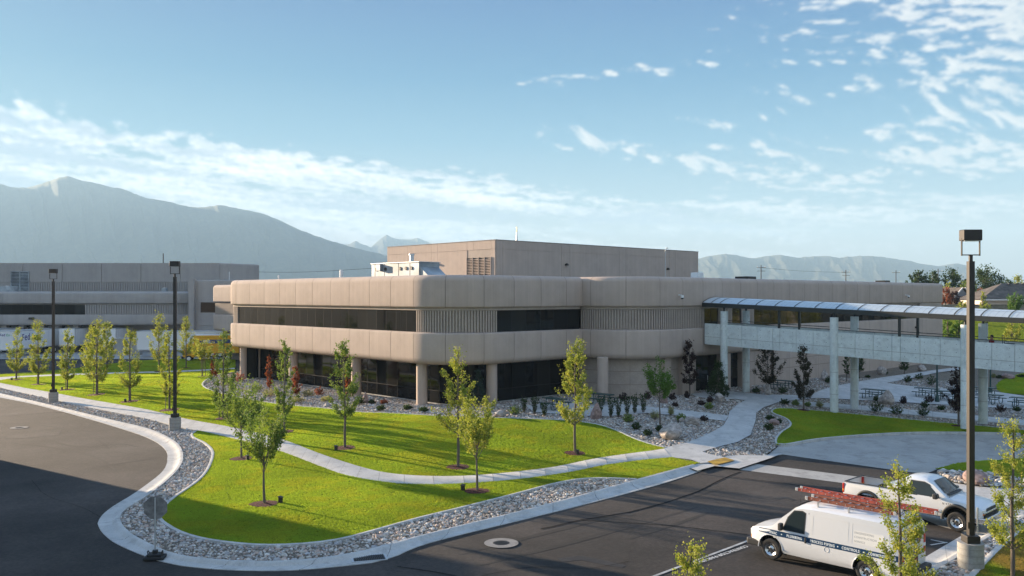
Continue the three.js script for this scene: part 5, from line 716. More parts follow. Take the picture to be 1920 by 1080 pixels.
// ---- pickup: x = 0 at the tail
{
  const S = (x, sill, w, belt, wu, sh, top, tw) => [x, [[sill, 0], [sill, w * 0.93], [sill + 0.12, w], [lerp(sill, belt, 0.55), w + 0.015], [belt, w - 0.01], [sh, wu], [top - 0.03, tw], [top, tw * 0.6], [top + 0.012, 0]]];
  const st = [S(0.0, 0.58, 0.94, 1.16, 0.93, 1.24, 1.27, 0.9), S(0.1, 0.52, 0.97, 1.18, 0.95, 1.26, 1.29, 0.92), S(2.45, 0.5, 0.98, 1.18, 0.95, 1.26, 1.29, 0.92), S(2.5, 0.5, 0.98, 1.18, 0.93, 1.28, 1.33, 0.90), S(2.62, 0.5, 0.98, 1.19, 0.78, 1.76, 1.86, 0.64), S(2.85, 0.5, 0.98, 1.19, 0.76, 1.82, 1.92, 0.62), S(3.45, 0.5, 0.98, 1.19, 0.75, 1.82, 1.93, 0.62), S(3.75, 0.5, 0.98, 1.18, 0.79, 1.72, 1.82, 0.65), S(4.2, 0.5, 0.98, 1.16, 0.89, 1.38, 1.44, 0.78), S(4.36, 0.5, 0.98, 1.15, 0.92, 1.25, 1.31, 0.80), S(4.8, 0.5, 0.98, 1.12, 0.92, 1.21, 1.27, 0.78), S(5.35, 0.52, 0.97, 1.05, 0.90, 1.13, 1.18, 0.74), S(5.6, 0.56, 0.92, 0.98, 0.85, 1.04, 1.09, 0.68), S(5.68, 0.6, 0.86, 0.93, 0.8, 0.98, 1.02, 0.64)];
  const fw = 4.75, rw = 1.1, wr = 0.395, [ox, oy, oz] = placeBy(1795, 997, fw, 0.92), o = thing('pickup_truck', 'white single cab pickup with black wheel arches parked beside the van', 'pickup', [ox, oy, oz], VT);
  part('body', cutWells(loft(st), [well(fw, 0.5, 0.53, 0.5, 1.3), well(rw, 0.5, 0.5, 0.5, 1.3), well(fw, 0.5, 0.53, -1.3, -0.5), well(rw, 0.5, 0.5, -1.3, -0.5), (() => { const g = new THREE.BoxGeometry(2.2, 0.9, 1.62); g.translate(1.22, 1.25, 0); return g; })()]), M.carWhite, o);
  part('bed_floor', bx(2.16, 0.03, 1.58, 1.22, 0.82, 0), M.galv, o); part('bed_rail', [bx(2.3, 0.03, 0.1, 1.2, 1.305, 0.88), bx(2.3, 0.03, 0.1, 1.2, 1.305, -0.88), bx(0.06, 0.03, 1.7, 0.06, 1.305, 0)], M.plastic, o); part('tool_box', [rb(0.5, 0.42, 1.6, 0.03, 2.12, 1.22, 0), bx(0.52, 0.05, 1.62, 2.12, 1.44, 0)], M.carWhite, o);
  part('underbody', bx(5.0, 0.3, 1.2, 2.8, 0.55, 0), M.black, o); part('wheel_well', [fw, rw].flatMap((x) => [well(x, 0.5, 0.5, 0.48, 0.53), well(x, 0.5, 0.5, -0.53, -0.48)]), M.black, o);
  for (const s of [1, -1]) { carWheel(o, fw, wr, s * 0.88, s); carWheel(o, rw, wr, s * 0.88, s); for (const [x, r] of [[fw, 0.56], [rw, 0.53]]) { const t = new THREE.TorusGeometry(r, 0.07, 8, 32, PI * 1.06); t.rotateZ(-PI * 0.03); t.scale(1, 1, 0.7); t.translate(x, 0.48, s * 0.97); part('fender_flare', t, M.plastic, o); } }
  for (const s of [1, -1]) { part('door_window', sidePatch(st, [[2.82, 1.24], [4.02, 1.24], [3.98, 1.36], [3.62, 1.68], [3.4, 1.75], [2.9, 1.75]], 0.006, s), M.carGlass, o); part('window_rubber', sidePatch(st, [[2.78, 1.215], [4.08, 1.215], [4.03, 1.37], [3.63, 1.71], [3.42, 1.785], [2.86, 1.785]], 0.003, s), M.plastic, o); const m = part('door_mirror', rb(0.18, 0.22, 0.26, 0.05, 3.98, 1.32, s * 1.12), M.plastic, o); part('mirror_arm', cyl([4.0, 1.27, s * 0.92], [4.0, 1.27, s * 1.02], 0.03), M.plastic, m); }
  { const g = new THREE.BufferGeometry(), pos = [], id = []; for (const [x, y, z] of [[4.24, 1.435, 0.74], [3.72, 1.85, 0.6]]) for (const k of [-1, -0.5, 0, 0.5, 1]) pos.push(x + (1 - k * k) * 0.05, y + (1 - k * k) * 0.03, k * z); for (let i = 0; i < 4; i++) id.push(i, i + 1, i + 5, i + 1, i + 6, i + 5); g.setAttribute('position', new THREE.Float32BufferAttribute(pos, 3)); g.setIndex(id); g.computeVertexNormals(); part('windscreen', g, M.carGlass, o); }
  part('wiper', [cyl([4.26, 1.45, 0.1], [4.05, 1.62, 0.62], 0.012), cyl([4.26, 1.45, -0.5], [4.05, 1.62, 0.0], 0.012)], M.black, o); part('cowl', bx(0.14, 0.02, 1.4, 4.33, 1.385, 0, 0, -0.3), M.plastic, o);
  for (const x of [2.7, 4.12]) part('door_seam', sideBand(st, x - 0.008, x + 0.008, () => 0.58, () => 1.18, 0.004, 1, 1), M.plastic, o); part('door_handle', rb(0.2, 0.07, 0.04, 0.02, 2.92, 1.08, 0.985), M.plastic, o);
  const vt = logo(256, 80, (c, w, h) => { c.fillStyle = '#e7e7e6'; c.fillRect(0, 0, w, h); c.fillStyle = '#111'; c.font = 'bold 74px sans-serif'; c.fillText('V-173', 12, 62, 230); }); part('fleet_number', sideBand(st, 4.17, 4.62, () => 0.98, () => 1.11, 0.006, 1, 2), mat(C(0.86, 0.86, 0.85), 0.35, { map: vt }), o);
  const pt = logo(512, 64, (c, w, h) => { c.fillStyle = '#e7e7e6'; c.fillRect(0, 0, w, h); c.fillStyle = '#5a5f66'; c.font = 'italic 46px sans-serif'; const s = 'POWERING YOUR'; let x = 6; for (const ch of s) { c.fillText(ch, x, 47); x += c.measureText(ch).width + 6; } }); part('bed_lettering', sideBand(st, 1.55, 2.45, () => 1.06, () => 1.15, 0.006, 1, 2), mat(C(0.86, 0.86, 0.85), 0.35, { map: pt }), o);
  // front and rear
  part('front_bumper', [rb(0.22, 0.24, 1.9, 0.06, 5.74, 0.58, 0), rb(0.4, 0.22, 0.1, 0.04, 5.58, 0.58, 0.92), rb(0.4, 0.22, 0.1, 0.04, 5.58, 0.58, -0.92)], M.chrome, o); part('grille', [rb(0.08, 0.3, 1.15, 0.03, 5.68, 0.86, 0)], M.plastic, o); part('grille_bar', rb(0.06, 0.07, 1.7, 0.02, 5.72, 0.88, 0), M.chrome, o); part('lower_grille', rb(0.1, 0.14, 1.5, 0.03, 5.7, 0.73, 0), M.black, o);
  for (const s of [1, -1]) { part('headlight', rb(0.16, 0.13, 0.42, 0.04, 5.63, 0.95, s * 0.66), M.lampglass, o); part('turn_signal', rb(0.16, 0.08, 0.4, 0.03, 5.62, 0.82, s * 0.67), M.amber, o); part('tail_light', rb(0.1, 0.42, 0.12, 0.03, 0.03, 1.03, s * 0.92), M.red, o); part('tail_lens', rb(0.11, 0.12, 0.125, 0.03, 0.03, 0.94, s * 0.92), M.amber, o); }
  part('rear_bumper', rb(0.2, 0.2, 1.85, 0.05, -0.06, 0.6, 0), M.chrome, o); part('aerial', cyl([4.4, 1.28, 0.78], [4.45, 2.0, 0.8], 0.006), M.black, o);
}
// ---------------------------------------------------------------- trees and shrubs
const PAL = {
  gold: [[0.4016, 0.4134, 0.052], [0.2835, 0.3544, 0.0473], [0.4725, 0.437, 0.0709], [0.189, 0.2718, 0.0425]],
  green: [[0.162, 0.2484, 0.0432], [0.216, 0.3024, 0.054], [0.108, 0.1836, 0.0324], [0.2808, 0.324, 0.0648]],
  deep: [[0.039, 0.078, 0.0182], [0.0585, 0.104, 0.0234], [0.0325, 0.0585, 0.0156]],
  fresh: [[0.12, 0.24, 0.03], [0.09, 0.18, 0.0225], [0.165, 0.27, 0.045]],
  purple: [[0.045, 0.02, 0.022], [0.06, 0.028, 0.025], [0.03, 0.018, 0.018], [0.075, 0.035, 0.025]],
  dusk: [[0.06, 0.042, 0.024], [0.048, 0.054, 0.024], [0.036, 0.042, 0.0192], [0.084, 0.048, 0.03]],
  rust: [[0.36, 0.099, 0.036], [0.27, 0.081, 0.0396], [0.432, 0.153, 0.045], [0.18, 0.063, 0.036]],
  pale: [[0.336, 0.336, 0.1344], [0.252, 0.2688, 0.1008], [0.4032, 0.3696, 0.168]],
  blue: [[0.052, 0.091, 0.0715], [0.065, 0.1105, 0.0845], [0.039, 0.065, 0.052]],
};
class Leaves {
  constructor() { this.p = []; this.n = []; this.c = []; this.i = []; }
  add(x, y, z, len, wid, dir, r, col) {   // a folded diamond leaf
    const n = V(r() - 0.5, (r() - 0.4) * 0.7, r() - 0.5).normalize(), d = dir.clone().addScaledVector(n, -dir.dot(n)).normalize(), s = d.clone().cross(n), k = this.p.length / 3;
    const A = [x, y, z], T1 = [x + d.x * len, y + d.y * len, z + d.z * len], m = 0.45, L = [x + d.x * len * m + s.x * wid, y + d.y * len * m + s.y * wid, z + d.z * len * m + s.z * wid], Q = [x + d.x * len * m - s.x * wid + n.x * wid * 0.5, y + d.y * len * m - s.y * wid + n.y * wid * 0.5, z + d.z * len * m - s.z * wid + n.z * wid * 0.5];
    this.p.push(...A, ...L, ...T1, ...Q); for (let q = 0; q < 4; q++) { this.n.push(n.x, n.y, n.z); this.c.push(...col); } this.i.push(k, k + 1, k + 2, k, k + 2, k + 3);
  }
  geo() { const g = new THREE.BufferGeometry(); g.setAttribute('position', new THREE.Float32BufferAttribute(this.p, 3)); g.setAttribute('normal', new THREE.Float32BufferAttribute(this.n, 3)); g.setAttribute('color', new THREE.Float32BufferAttribute(this.c, 3)); g.setIndex(this.i); return g; }
}
const mixCol = (pal, r) => { const a = pal[Math.floor(r() * pal.length)], b = pal[Math.floor(r() * pal.length)], t = r(), k = 0.8 + 0.4 * r(); return [0, 1, 2].map((i) => lerp(a[i], b[i], t) * k); };
const gaussR = (r) => (r() + r() + r() - 1.5) * 0.82;
const ENV = {
  column: (t) => t < 0.2 ? 0.5 + 2.5 * t : Math.max(0.1, Math.pow(1 - (t - 0.2) / 0.8, 0.72)),
  vase: (t) => t < 0.58 ? 0.14 + 0.86 * Math.pow(t / 0.58, 0.85) : 0.06 + 0.94 * Math.sqrt(Math.max(0, 1 - ((t - 0.58) / 0.42) ** 2)),
  round: (t) => Math.sqrt(Math.max(0.02, 1 - (2 * t - 0.95) ** 2)),
  cone: (t) => Math.max(0.03, 1 - t),
};
let treeSeed = 100;
function buildTree(o, h, rad, c0, shape, pal, N, leaf, opt = {}) {
  const r = mulberry(treeSeed += 13), L = new Leaves(), wood = [], env = ENV[shape], ch = h * (1 - c0), y0 = h * c0, tr = opt.trunk ?? (0.028 + 0.007 * h);
  const lean = [R(-0.02, 0.02, r) * h, R(-0.02, 0.02, r) * h], tp = (y) => [lean[0] * (y / h) ** 2 + 0.02 * Math.sin(y * 2.1 + treeSeed), y, lean[1] * (y / h) ** 2 + 0.02 * Math.cos(y * 1.7 + treeSeed)];
  const forkY = shape === 'vase' ? y0 + ch * 0.25 : h * 0.93; let yy = 0; const n = 6;
  for (let k = 0; k < n; k++) { const ya = forkY * k / n - (k ? 0 : 0.12), yb = forkY * (k + 1) / n; wood.push(cyl(tp(Math.max(ya, 0)).map((v, i) => i === 1 ? ya : v), tp(yb), tr * lerp(1.12, 0.35, Math.pow(Math.max(ya, 0) / forkY, 1.2)), tr * lerp(1.12, 0.35, Math.pow(yb / forkY, 1.2)), 9)); }
  const trunkG = merge(wood); wood.length = 0;
  const nb = opt.branches ?? Math.round(15 + ch * 4), pts = [];
  for (let b = 0; b < nb; b++) {
    const t = shape === 'vase' ? R(0.35, 1, r) : Math.pow((b + r()) / nb, 1.15), az = b * 2.4 + R(-0.5, 0.5, r), re = rad * env(t) * R(0.62, 1.12, r) * (0.72 + 0.56 * vnoise(az % 6.283 * 0.9 + treeSeed, t * 4.5)), ye = y0 + ch * t, ys = shape === 'vase' ? R(y0 * 0.92, forkY, r) : shape === 'cone' ? ye + 0.1 * re : Math.max(y0 * 0.85, ye - re * R(1.0, 1.7, r));
    const a = tp(Math.min(ys, forkY)), e = [a[0] + Math.cos(az) * re, ye, a[2] + Math.sin(az) * re], m = [lerp(a[0], e[0], 0.55), lerp(a[1], e[1], 0.42), lerp(a[2], e[2], 0.55)], br = tr * 0.3 * (1 - t * 0.5);
    wood.push(cyl(a, m, br, br * 0.65, 5, false), cyl(m, e, br * 0.65, br * 0.2, 5, false));
    const dens = Math.pow(R(0.1, 1.3, r), 1.3) * (0.3 + env(t));
    for (let q = 0; q < 5; q++) { const f = R(0.35, 1.05, r), p = f < 0.55 ? [0, 1, 2].map((k) => lerp(a[k], m[k], f / 0.55)) : [0, 1, 2].map((k) => lerp(m[k], e[k], (f - 0.55) / 0.45)), az2 = az + R(-1.2, 1.2, r), l2 = rad * R(0.12, 0.34, r), e2 = [p[0] + Math.cos(az2) * l2, p[1] + l2 * R(0.3, 1.5, r), p[2] + Math.sin(az2) * l2]; wood.push(cyl(p, e2, br * 0.22, br * 0.08, 4, false)); pts.push([p, e2, dens, V(Math.cos(az2), 0.6, Math.sin(az2))]); }
    pts.push([m, e, dens, V(Math.cos(az), 0.8, Math.sin(az))]);
  }
  { const a = tp(y0), e = tp(h * 0.99); pts.push([a, e, 0.7, V(0, 1, 0)], [tp(h * 0.8), e, 0.9, V(0, 1, 0)]); if (shape !== 'vase') wood.push(cyl(tp(forkY * 0.98), e, tr * 0.35, tr * 0.1, 5, false)); }
  const W = pts.reduce((s, p) => s + p[2], 0), sg = opt.spread ?? rad * 0.16;
  for (const [a, e, w, d] of pts) { const k = Math.round(1.75 * N * w / W), tone = mixCol(pal, r); for (let q = 0; q < k; q++) { const f = R(0.1, 1.08, r), dir = V(d.x + R(-0.9, 0.9, r), d.y + R(-1.1, 0.5, r), d.z + R(-0.9, 0.9, r)).normalize(), c = mixCol(pal, r), s = R(0.7, 1.25, r) * leaf * 0.86; L.add(lerp(a[0], e[0], f) + gaussR(r) * sg, lerp(a[1], e[1], f) + gaussR(r) * sg * 1.2, lerp(a[2], e[2], f) + gaussR(r) * sg, s, s * 0.38, dir, r, [0, 1, 2].map((i) => lerp(c[i], tone[i], 0.45))); } }
  part('trunk', trunkG, opt.bark ?? M.bark, o); part('branches', merge(wood), opt.bark ?? M.bark, o); part('crown', L.geo(), M.leaf, o);
}
const rings = [];
function tree(name, px, py, top, wpx, c0, shape, pal, N, leaf, label, opt = {}) {
  const [x, z] = opt.at ?? G(px, py, 0.13), d = -z, y = T(x, z) + 0.1, h = opt.h ?? (EYE - (top - HORIZON) / F * d - y), rad = (opt.rad ?? wpx / 2 / F * d);
  const o = thing(name, label, 'tree', [x, y, z], R(0, 6), opt.group); buildTree(o, h, rad, c0, shape, PAL[pal], N, leaf, opt);
  if (opt.mulch !== 0 && !opt.at) { const mr = opt.mulch ?? 0.62, g = new THREE.CircleGeometry(mr, 30); g.rotateX(-PI / 2); const p = g.attributes.position; for (let i = 0; i < p.count; i++) { const a = Math.atan2(p.getZ(i), p.getX(i)), rr = Math.hypot(p.getX(i), p.getZ(i)); if (rr > 0.01) { const k = 1 + 0.06 * Math.sin(a * 3 + px) + 0.04 * Math.sin(a * 7); p.setX(i, p.getX(i) * k); p.setZ(i, p.getZ(i) * k); } p.setX(i, p.getX(i) + x); p.setZ(i, p.getZ(i) + z); p.setY(i, T(p.getX(i), p.getZ(i)) + (rr < 0.01 ? 0.2 : 0.15)); } g.computeVertexNormals(); const m = structure('mulch_ring', uvm(g), M.mulch); m.userData.label = 'ring of red brown bark mulch round a tree'; rings.push([x, z, mr]); }
  for (const s of opt.stakes ?? []) part('support_stake', [cyl([s, -0.1, 0.1], [s * 0.75, 1.9, 0.05], 0.03, 0.028, 7), cyl([s * 0.78, 1.75, 0.05], [0, 1.7, 0], 0.008)], M.bark, o);
  return o;
}
const gY = 'young lawn trees', ST = [-0.33, 0.33];
tree('pear_tree', 31, 712, 617, 36, 0.22, 'column', 'gold', 1500, 0.15, 'small yellow green staked tree, farthest left on the lawn', { group: gY, stakes: ST, mulch: 0.8 });
tree('pear_tree', 72, 721, 603, 42, 0.2, 'column', 'gold', 1900, 0.15, 'taller yellow green staked tree left of the farthest left light pole', { group: gY, stakes: ST, mulch: 0.8 });
tree('pear_tree', 126, 731, 617, 36, 0.2, 'column', 'gold', 1500, 0.15, 'staked yellow green tree just right of the farthest left light pole', { group: gY, stakes: ST, mulch: 0.8 });
tree('pear_tree', 181, 740, 600, 52, 0.2, 'column', 'gold', 2600, 0.14, 'tall staked tree at the front of the cluster before the docks', { group: gY, stakes: ST, mulch: 0.8 });
tree('pear_tree', 200, 694, 604, 34, 0.22, 'column', 'gold', 1400, 0.18, 'tree behind the tall staked tree on the shaded lawn strip', { group: gY });
tree('pear_tree', 170, 705, 612, 30, 0.2, 'column', 'gold', 1100, 0.17, 'slim tree at the far edge of the lawn, left in the cluster', { group: gY });
tree('pear_tree', 243, 753, 620, 46, 0.22, 'column', 'gold', 2000, 0.13, 'staked yellow green tree right of the cluster before the docks', { group: gY, stakes: ST, mulch: 0.8 });
tree('pear_tree', 298, 697, 590, 40, 0.22, 'column', 'gold', 1700, 0.17, 'tree left of the middle light pole before the white trailer', { group: gY });
tree('pear_tree', 318, 769, 622, 42, 0.2, 'column', 'gold', 2000, 0.12, 'staked yellow tree close to the left of the middle light pole', { group: gY, stakes: ST, mulch: 0.8 });
tree('pear_tree', 349, 690, 597, 34, 0.3, 'column', 'gold', 1400, 0.16, 'tree right of the middle light pole before the long white trailer', { group: gY });
tree('pear_tree', 380, 706, 637, 42, 0.34, 'vase', 'gold', 1200, 0.15, 'small bushy yellow tree below the yellow box truck', { group: gY, stakes: ST });
tree('pear_tree', 418, 785, 622, 54, 0.16, 'column', 'green', 2600, 0.12, 'staked green tree before the left end of the office building', { group: gY, stakes: ST });
tree('pear_tree', 452, 860, 712, 84, 0.3, 'vase', 'green', 2400, 0.12, 'green broad crowned lawn tree, left of the pair by the walk', { group: gY });
tree('pear_tree', 495, 945, 760, 92, 0.31, 'vase', 'green', 2600, 0.11, 'nearest round crowned lawn tree with straight trunk, front lawn', { group: gY });
tree('pear_tree', 533, 810, 640, 42, 0.22, 'column', 'green', 1900, 0.12, 'slim green lawn tree before the second column of the office', { group: gY });
tree('pear_tree', 647, 840, 640, 62, 0.33, 'column', 'green', 2800, 0.115, 'green spire shaped lawn tree before the sunlit office front', { group: gY });
tree('pear_tree', 859, 876, 652, 74, 0.33, 'column', 'gold', 2300, 0.115, 'tall yellow green lawn tree before the rounded office corner', { group: gY });
tree('pear_tree', 894, 921, 745, 70, 0.33, 'vase', 'gold', 2900, 0.1, 'small dense yellow green tree beside the curve of the walk', { group: gY });
tree('pear_tree', 1078, 850, 643, 74, 0.3, 'column', 'gold', 3000, 0.115, 'golden spire shaped lawn tree right of centre', { group: gY });
tree('round_tree', 1237, 795, 678, 54, 0.36, 'vase', 'fresh', 3200, 0.11, 'fresh green round headed tree in the stone bed by the curved wall', { mulch: 0 });
tree('purple_tree', 1293, 742, 640, 34, 0.25, 'column', 'purple', 1500, 0.14, 'dark purple slender tree left of the entrance doors', { mulch: 0 });
tree('purple_tree', 1440, 735, 650, 42, 0.22, 'round', 'dusk', 1900, 0.13, 'dark bronze round tree under the bridge beside the pointed boulder', { mulch: 0 });
tree('purple_tree', 1507, 769, 650, 38, 0.2, 'column', 'dusk', 2600, 0.12, 'dark olive spire tree at the tip of the right lawn', { mulch: 0.5 });
tree('purple_tree', 1797, 799, 664, 46, 0.24, 'column', 'purple', 2600, 0.12, 'dark purple tree left of the right light pole on the right lawn', { mulch: 0.5 });
tree('small_tree', 1611, 709, 662, 24, 0.3, 'round', 'deep', 900, 0.13, 'small green tree behind the bridge columns by the wall', { mulch: 0 }); tree('small_tree', 1588, 715, 660, 14, 0.3, 'column', 'deep', 500, 0.13, 'slim green tree half hidden by the middle bridge column', { mulch: 0 }); tree('small_tree', 1696, 701, 672, 16, 0.3, 'column', 'deep', 500, 0.13, 'small dark tree beyond the terrace by the stone bed', { mulch: 0 });
tree('pear_tree', 1690, 0, 0, 0, 0.2, 'column', 'gold', 5200, 0.07, 'tall yellow green tree in front of the white van', { at: [(1690 - 960) / F * 23.9, -23.9], h: 4.75, rad: 0.82, group: gY });
tree('pear_tree', 1893, 0, 0, 0, 0.22, 'column', 'gold', 4200, 0.07, 'yellow green tree at the right picture edge on the corner lawn', { at: [(1898 - 960) / F * 28.9, -28.9], h: 5.15, rad: 0.85, group: gY });
tree('pear_tree', 1290, 0, 0, 0, 0.22, 'column', 'gold', 3400, 0.06, 'tree top rising into view at the bottom edge', { at: [(1290 - 960) / F * 17.6, -17.6], h: 4.4, rad: 0.62, group: gY });
// red columnar trees and spruces by the glass
tree('red_tree', 505, 731, 669, 13, 0.08, 'column', 'rust', 900, 0.14, 'slim rust red columnar tree by the first columns of the glass', { mulch: 0 }); tree('red_tree', 554, 741, 687, 18, 0.08, 'column', 'rust', 900, 0.14, 'fuller rust red columnar tree by the second column', { mulch: 0 }); tree('red_tree', 652, 742, 684, 15, 0.08, 'column', 'rust', 700, 0.14, 'rust red tree behind the green spire tree', { mulch: 0 }); tree('red_tree', 401, 708, 666, 14, 0.1, 'column', 'rust', 500, 0.15, 'small rust red tree at the far left end of the bed', { mulch: 0 });
tree('spruce', 897, 762, 694, 30, 0.06, 'cone', 'blue', 2600, 0.1, 'blue green spruce between the rounded corner columns', { mulch: 0, branches: 60 }); tree('spruce', 1347, 744, 680, 42, 0.05, 'cone', 'deep', 3200, 0.11, 'dark green spruce before the entrance doors', { mulch: 0, branches: 70 });

// shrubs
const shrubPos = [];
function shrub(px, py, w, h, kind, label, name = 'shrub') {
  const [x, z] = G(px, py, 0.1), d = -z, k = d / F, rad = w / 2 * k, hh = h * k, r = mulberry(treeSeed += 7), L = new Leaves(), stems = [], up = kind === 'upright', pal = PAL[{ upright: 'deep', ball: 'deep', mid: 'green', red: 'purple', rust: 'rust', pale: 'pale', grass: 'pale' }[kind]], n = up ? 380 : kind === 'grass' ? 260 : 480, ls = kind === 'grass' ? 0.25 : 0.1;
  const o = thing(name, label, 'shrub', [x, T(x, z) + 0.09, z], 0); shrubPos.push([x, z, rad * 0.6]);
  const ns = up ? 9 : 16; for (let s = 0; s < ns; s++) { const az = s * 2.4, sp = Math.sqrt((s + 0.5) / ns) * rad * (up ? 0.9 : 1), e = [Math.cos(az) * sp, hh * (up ? R(0.75, 1, r) : Math.sqrt(Math.max(0.05, 1 - (sp / rad) ** 2)) * R(0.75, 1.05, r)), Math.sin(az) * sp]; stems.push(cyl([Math.cos(az) * sp * 0.2, -0.03, Math.sin(az) * sp * 0.2], e, 0.012, 0.005, 4, false)); const q = Math.round(n / ns * R(0.6, 1.4, r)); for (let j = 0; j < q; j++) { const f = R(up ? 0.12 : 0.3, 1.05, r), b = lerp(0.2, 1, f), c = mixCol(pal, r); L.add(Math.cos(az) * sp * b + gaussR(r) * rad * 0.22, e[1] * f + gaussR(r) * 0.05, Math.sin(az) * sp * b + gaussR(r) * rad * 0.22, ls * R(0.6, 1.2, r), ls * (kind === 'grass' ? 0.06 : 0.32), V(Math.cos(az) * (up ? 0.3 : 0.8) + R(-0.5, 0.5, r), R(0.2, 1.3, r), Math.sin(az) * (up ? 0.3 : 0.8) + R(-0.5, 0.5, r)).normalize(), r, c); } }
  part('stems', merge(stems), M.bark, o); part('foliage', L.geo(), M.leaf, o);
}
const words = { upright: 'dark green upright shrub', ball: 'dark green mounded shrub', mid: 'green loose shrub', red: 'dark red leaved shrub', rust: 'rust orange shrub', pale: 'pale yellow green shrub', grass: 'pale tufted ornamental grass' };
const shrubs = [
  [982, 773, 16, 30, 'upright', 'leftmost by the dark glass of the patio'], [1002, 776, 17, 32, 'upright', 'second by the dark glass of the patio'], [1020, 781, 16, 28, 'upright', 'third by the patio, before the green bench table'], [1125, 776, 22, 32, 'upright', 'right behind the pink pointed boulder'], [1145, 783, 16, 36, 'upright', 'first of the row right of the pink boulder'], [1159, 781, 17, 34, 'upright', 'second of the row right of the pink boulder'], [1176, 777, 18, 34, 'upright', 'third of the row before the curved wall'], [1190, 775, 16, 36, 'upright', 'fourth of the row before the curved wall'], [1206, 774, 20, 36, 'upright', 'last of the row before the curved wall'],
  [966, 777, 30, 18, 'mid', 'by the rock left of the upright row'], [1178, 792, 24, 18, 'mid', 'below the upright row in the stones'], [1193, 805, 18, 14, 'ball', 'in the stones left of the big pink boulder'], [1214, 817, 18, 13, 'ball', 'lowest one left of the big pink boulder'], [1236, 809, 14, 13, 'ball', 'tucked behind the big pink boulder'], [1276, 789, 22, 15, 'mid', 'right of the round headed tree below the small walk'], [1228, 786, 20, 16, 'grass', 'beside the trunk of the round headed tree'], [1258, 779, 8, 16, 'grass', 'thin tuft by the small walk'], [1329, 767, 18, 13, 'mid', 'by the bend of the entrance walk'],
  [1169, 752, 20, 16, 'red', 'against the curved wall, left of two'], [1214, 749, 16, 16, 'red', 'against the curved wall, right of two'], [1261, 750, 14, 14, 'red', 'at the foot of the pilaster'], [1266, 762, 12, 7, 'red', 'low one in the stones above the small walk'], [1288, 747, 10, 14, 'red', 'beside the purple tree by the doors'], [1315, 760, 15, 10, 'red', 'bright one near the pink rock by the walk'], [1331, 755, 14, 12, 'red', 'left of the white and pink rock by the spruce'], [1320, 790, 15, 11, 'red', 'by the twin pale rocks near the walk'],
  [505, 743, 30, 16, 'pale', 'below the slim red tree'], [482, 733, 26, 16, 'mid', 'by the first glass bay at left'], [558, 754, 26, 12, 'pale', 'front one by the second column'], [578, 743, 26, 14, 'pale', 'before the second glass bay'], [598, 741, 20, 16, 'rust', 'red orange one before the second glass bay'], [612, 752, 26, 10, 'pale', 'low one behind the left spire tree'], [676, 759, 18, 18, 'ball', 'left of the tan rock below the third column'], [697, 757, 14, 8, 'ball', 'right of the tan rock below the third column'], [714, 770, 18, 11, 'ball', 'by the lawn edge below the dark glass'], [720, 757, 16, 8, 'rust', 'small orange one below the dark glass'], [764, 768, 18, 10, 'ball', 'left of the corner column'], [794, 772, 20, 10, 'ball', 'at the foot of the corner column'], [425, 722, 30, 18, 'pale', 'at the left end of the bed behind the staked tree'], [450, 716, 22, 20, 'rust', 'orange one by the left end column'],
  [1418, 737, 16, 12, 'ball', 'right of the spruce by the bridge foot'], [1468, 738, 20, 14, 'ball', 'before the wall side picnic table'], [1552, 718, 10, 12, 'ball', 'by the white rock behind the middle bridge column'], [1605, 712, 14, 8, 'ball', 'behind the right of the middle bridge column'], [1627, 708, 10, 5, 'ball', 'small low one beyond the terrace'], [1659, 702, 12, 7, 'ball', 'below the grey rock near the wall'], [1471, 758, 19, 11, 'ball', 'at the tip of the right lawn, leftmost'], [1492, 760, 14, 10, 'mid', 'at the tip of the right lawn, second'], [1514, 762, 12, 9, 'mid', 'right of the olive spire tree'], [1537, 764, 10, 12, 'grass', 'spiky one by the terrace walk'], [1702, 717, 17, 13, 'ball', 'left one in the bed beyond the picnic tables'], [1723, 711, 17, 12, 'ball', 'right one in the bed beyond the picnic tables'], [1746, 723, 20, 22, 'ball', 'tall one left of the terrace lamp post'], [1643, 772, 30, 20, 'ball', 'big one left of three by the right lawn'], [1681, 777, 28, 18, 'ball', 'big middle one of three by the right lawn'], [1731, 780, 26, 18, 'ball', 'big right one of three by the right lawn'], [1734, 764, 16, 12, 'ball', 'behind the right one of three by the right lawn'], [1765, 769, 15, 9, 'ball', 'low one below the terrace lamp post'], [1643, 752, 12, 10, 'ball', 'at the left foot of the big tan boulder'], [1907, 771, 16, 9, 'ball', 'below the picnic table at the right edge'], [1873, 709, 12, 6, 'ball', 'by the grey rocks near the small lawn'], [1914, 708, 14, 7, 'ball', 'far right above the small lawn'],
  [1694, 757, 14, 14, 'red', 'wispy one right of the big tan boulder'], [1742, 755, 20, 14, 'red', 'twiggy one left of the lamp post foot'], [1877, 773, 20, 16, 'red', 'spiky one right of the right bridge column'], [1863, 708, 8, 8, 'pale', 'small yellow one near the small lawn'], [1443, 787, 17, 9, 'ball', 'upper one by the pink rock in the narrow bed'], [1461, 794, 9, 8, 'ball', 'right one by the pink rock in the narrow bed'], [1442, 806, 20, 13, 'ball', 'lower one by the pink rock in the narrow bed'],
];
for (const [px, py, w, h, kind, where] of shrubs) shrub(px, py, w, h, kind, `${words[kind]} ${where}`, kind === 'grass' ? 'ornamental_grass' : 'shrub');
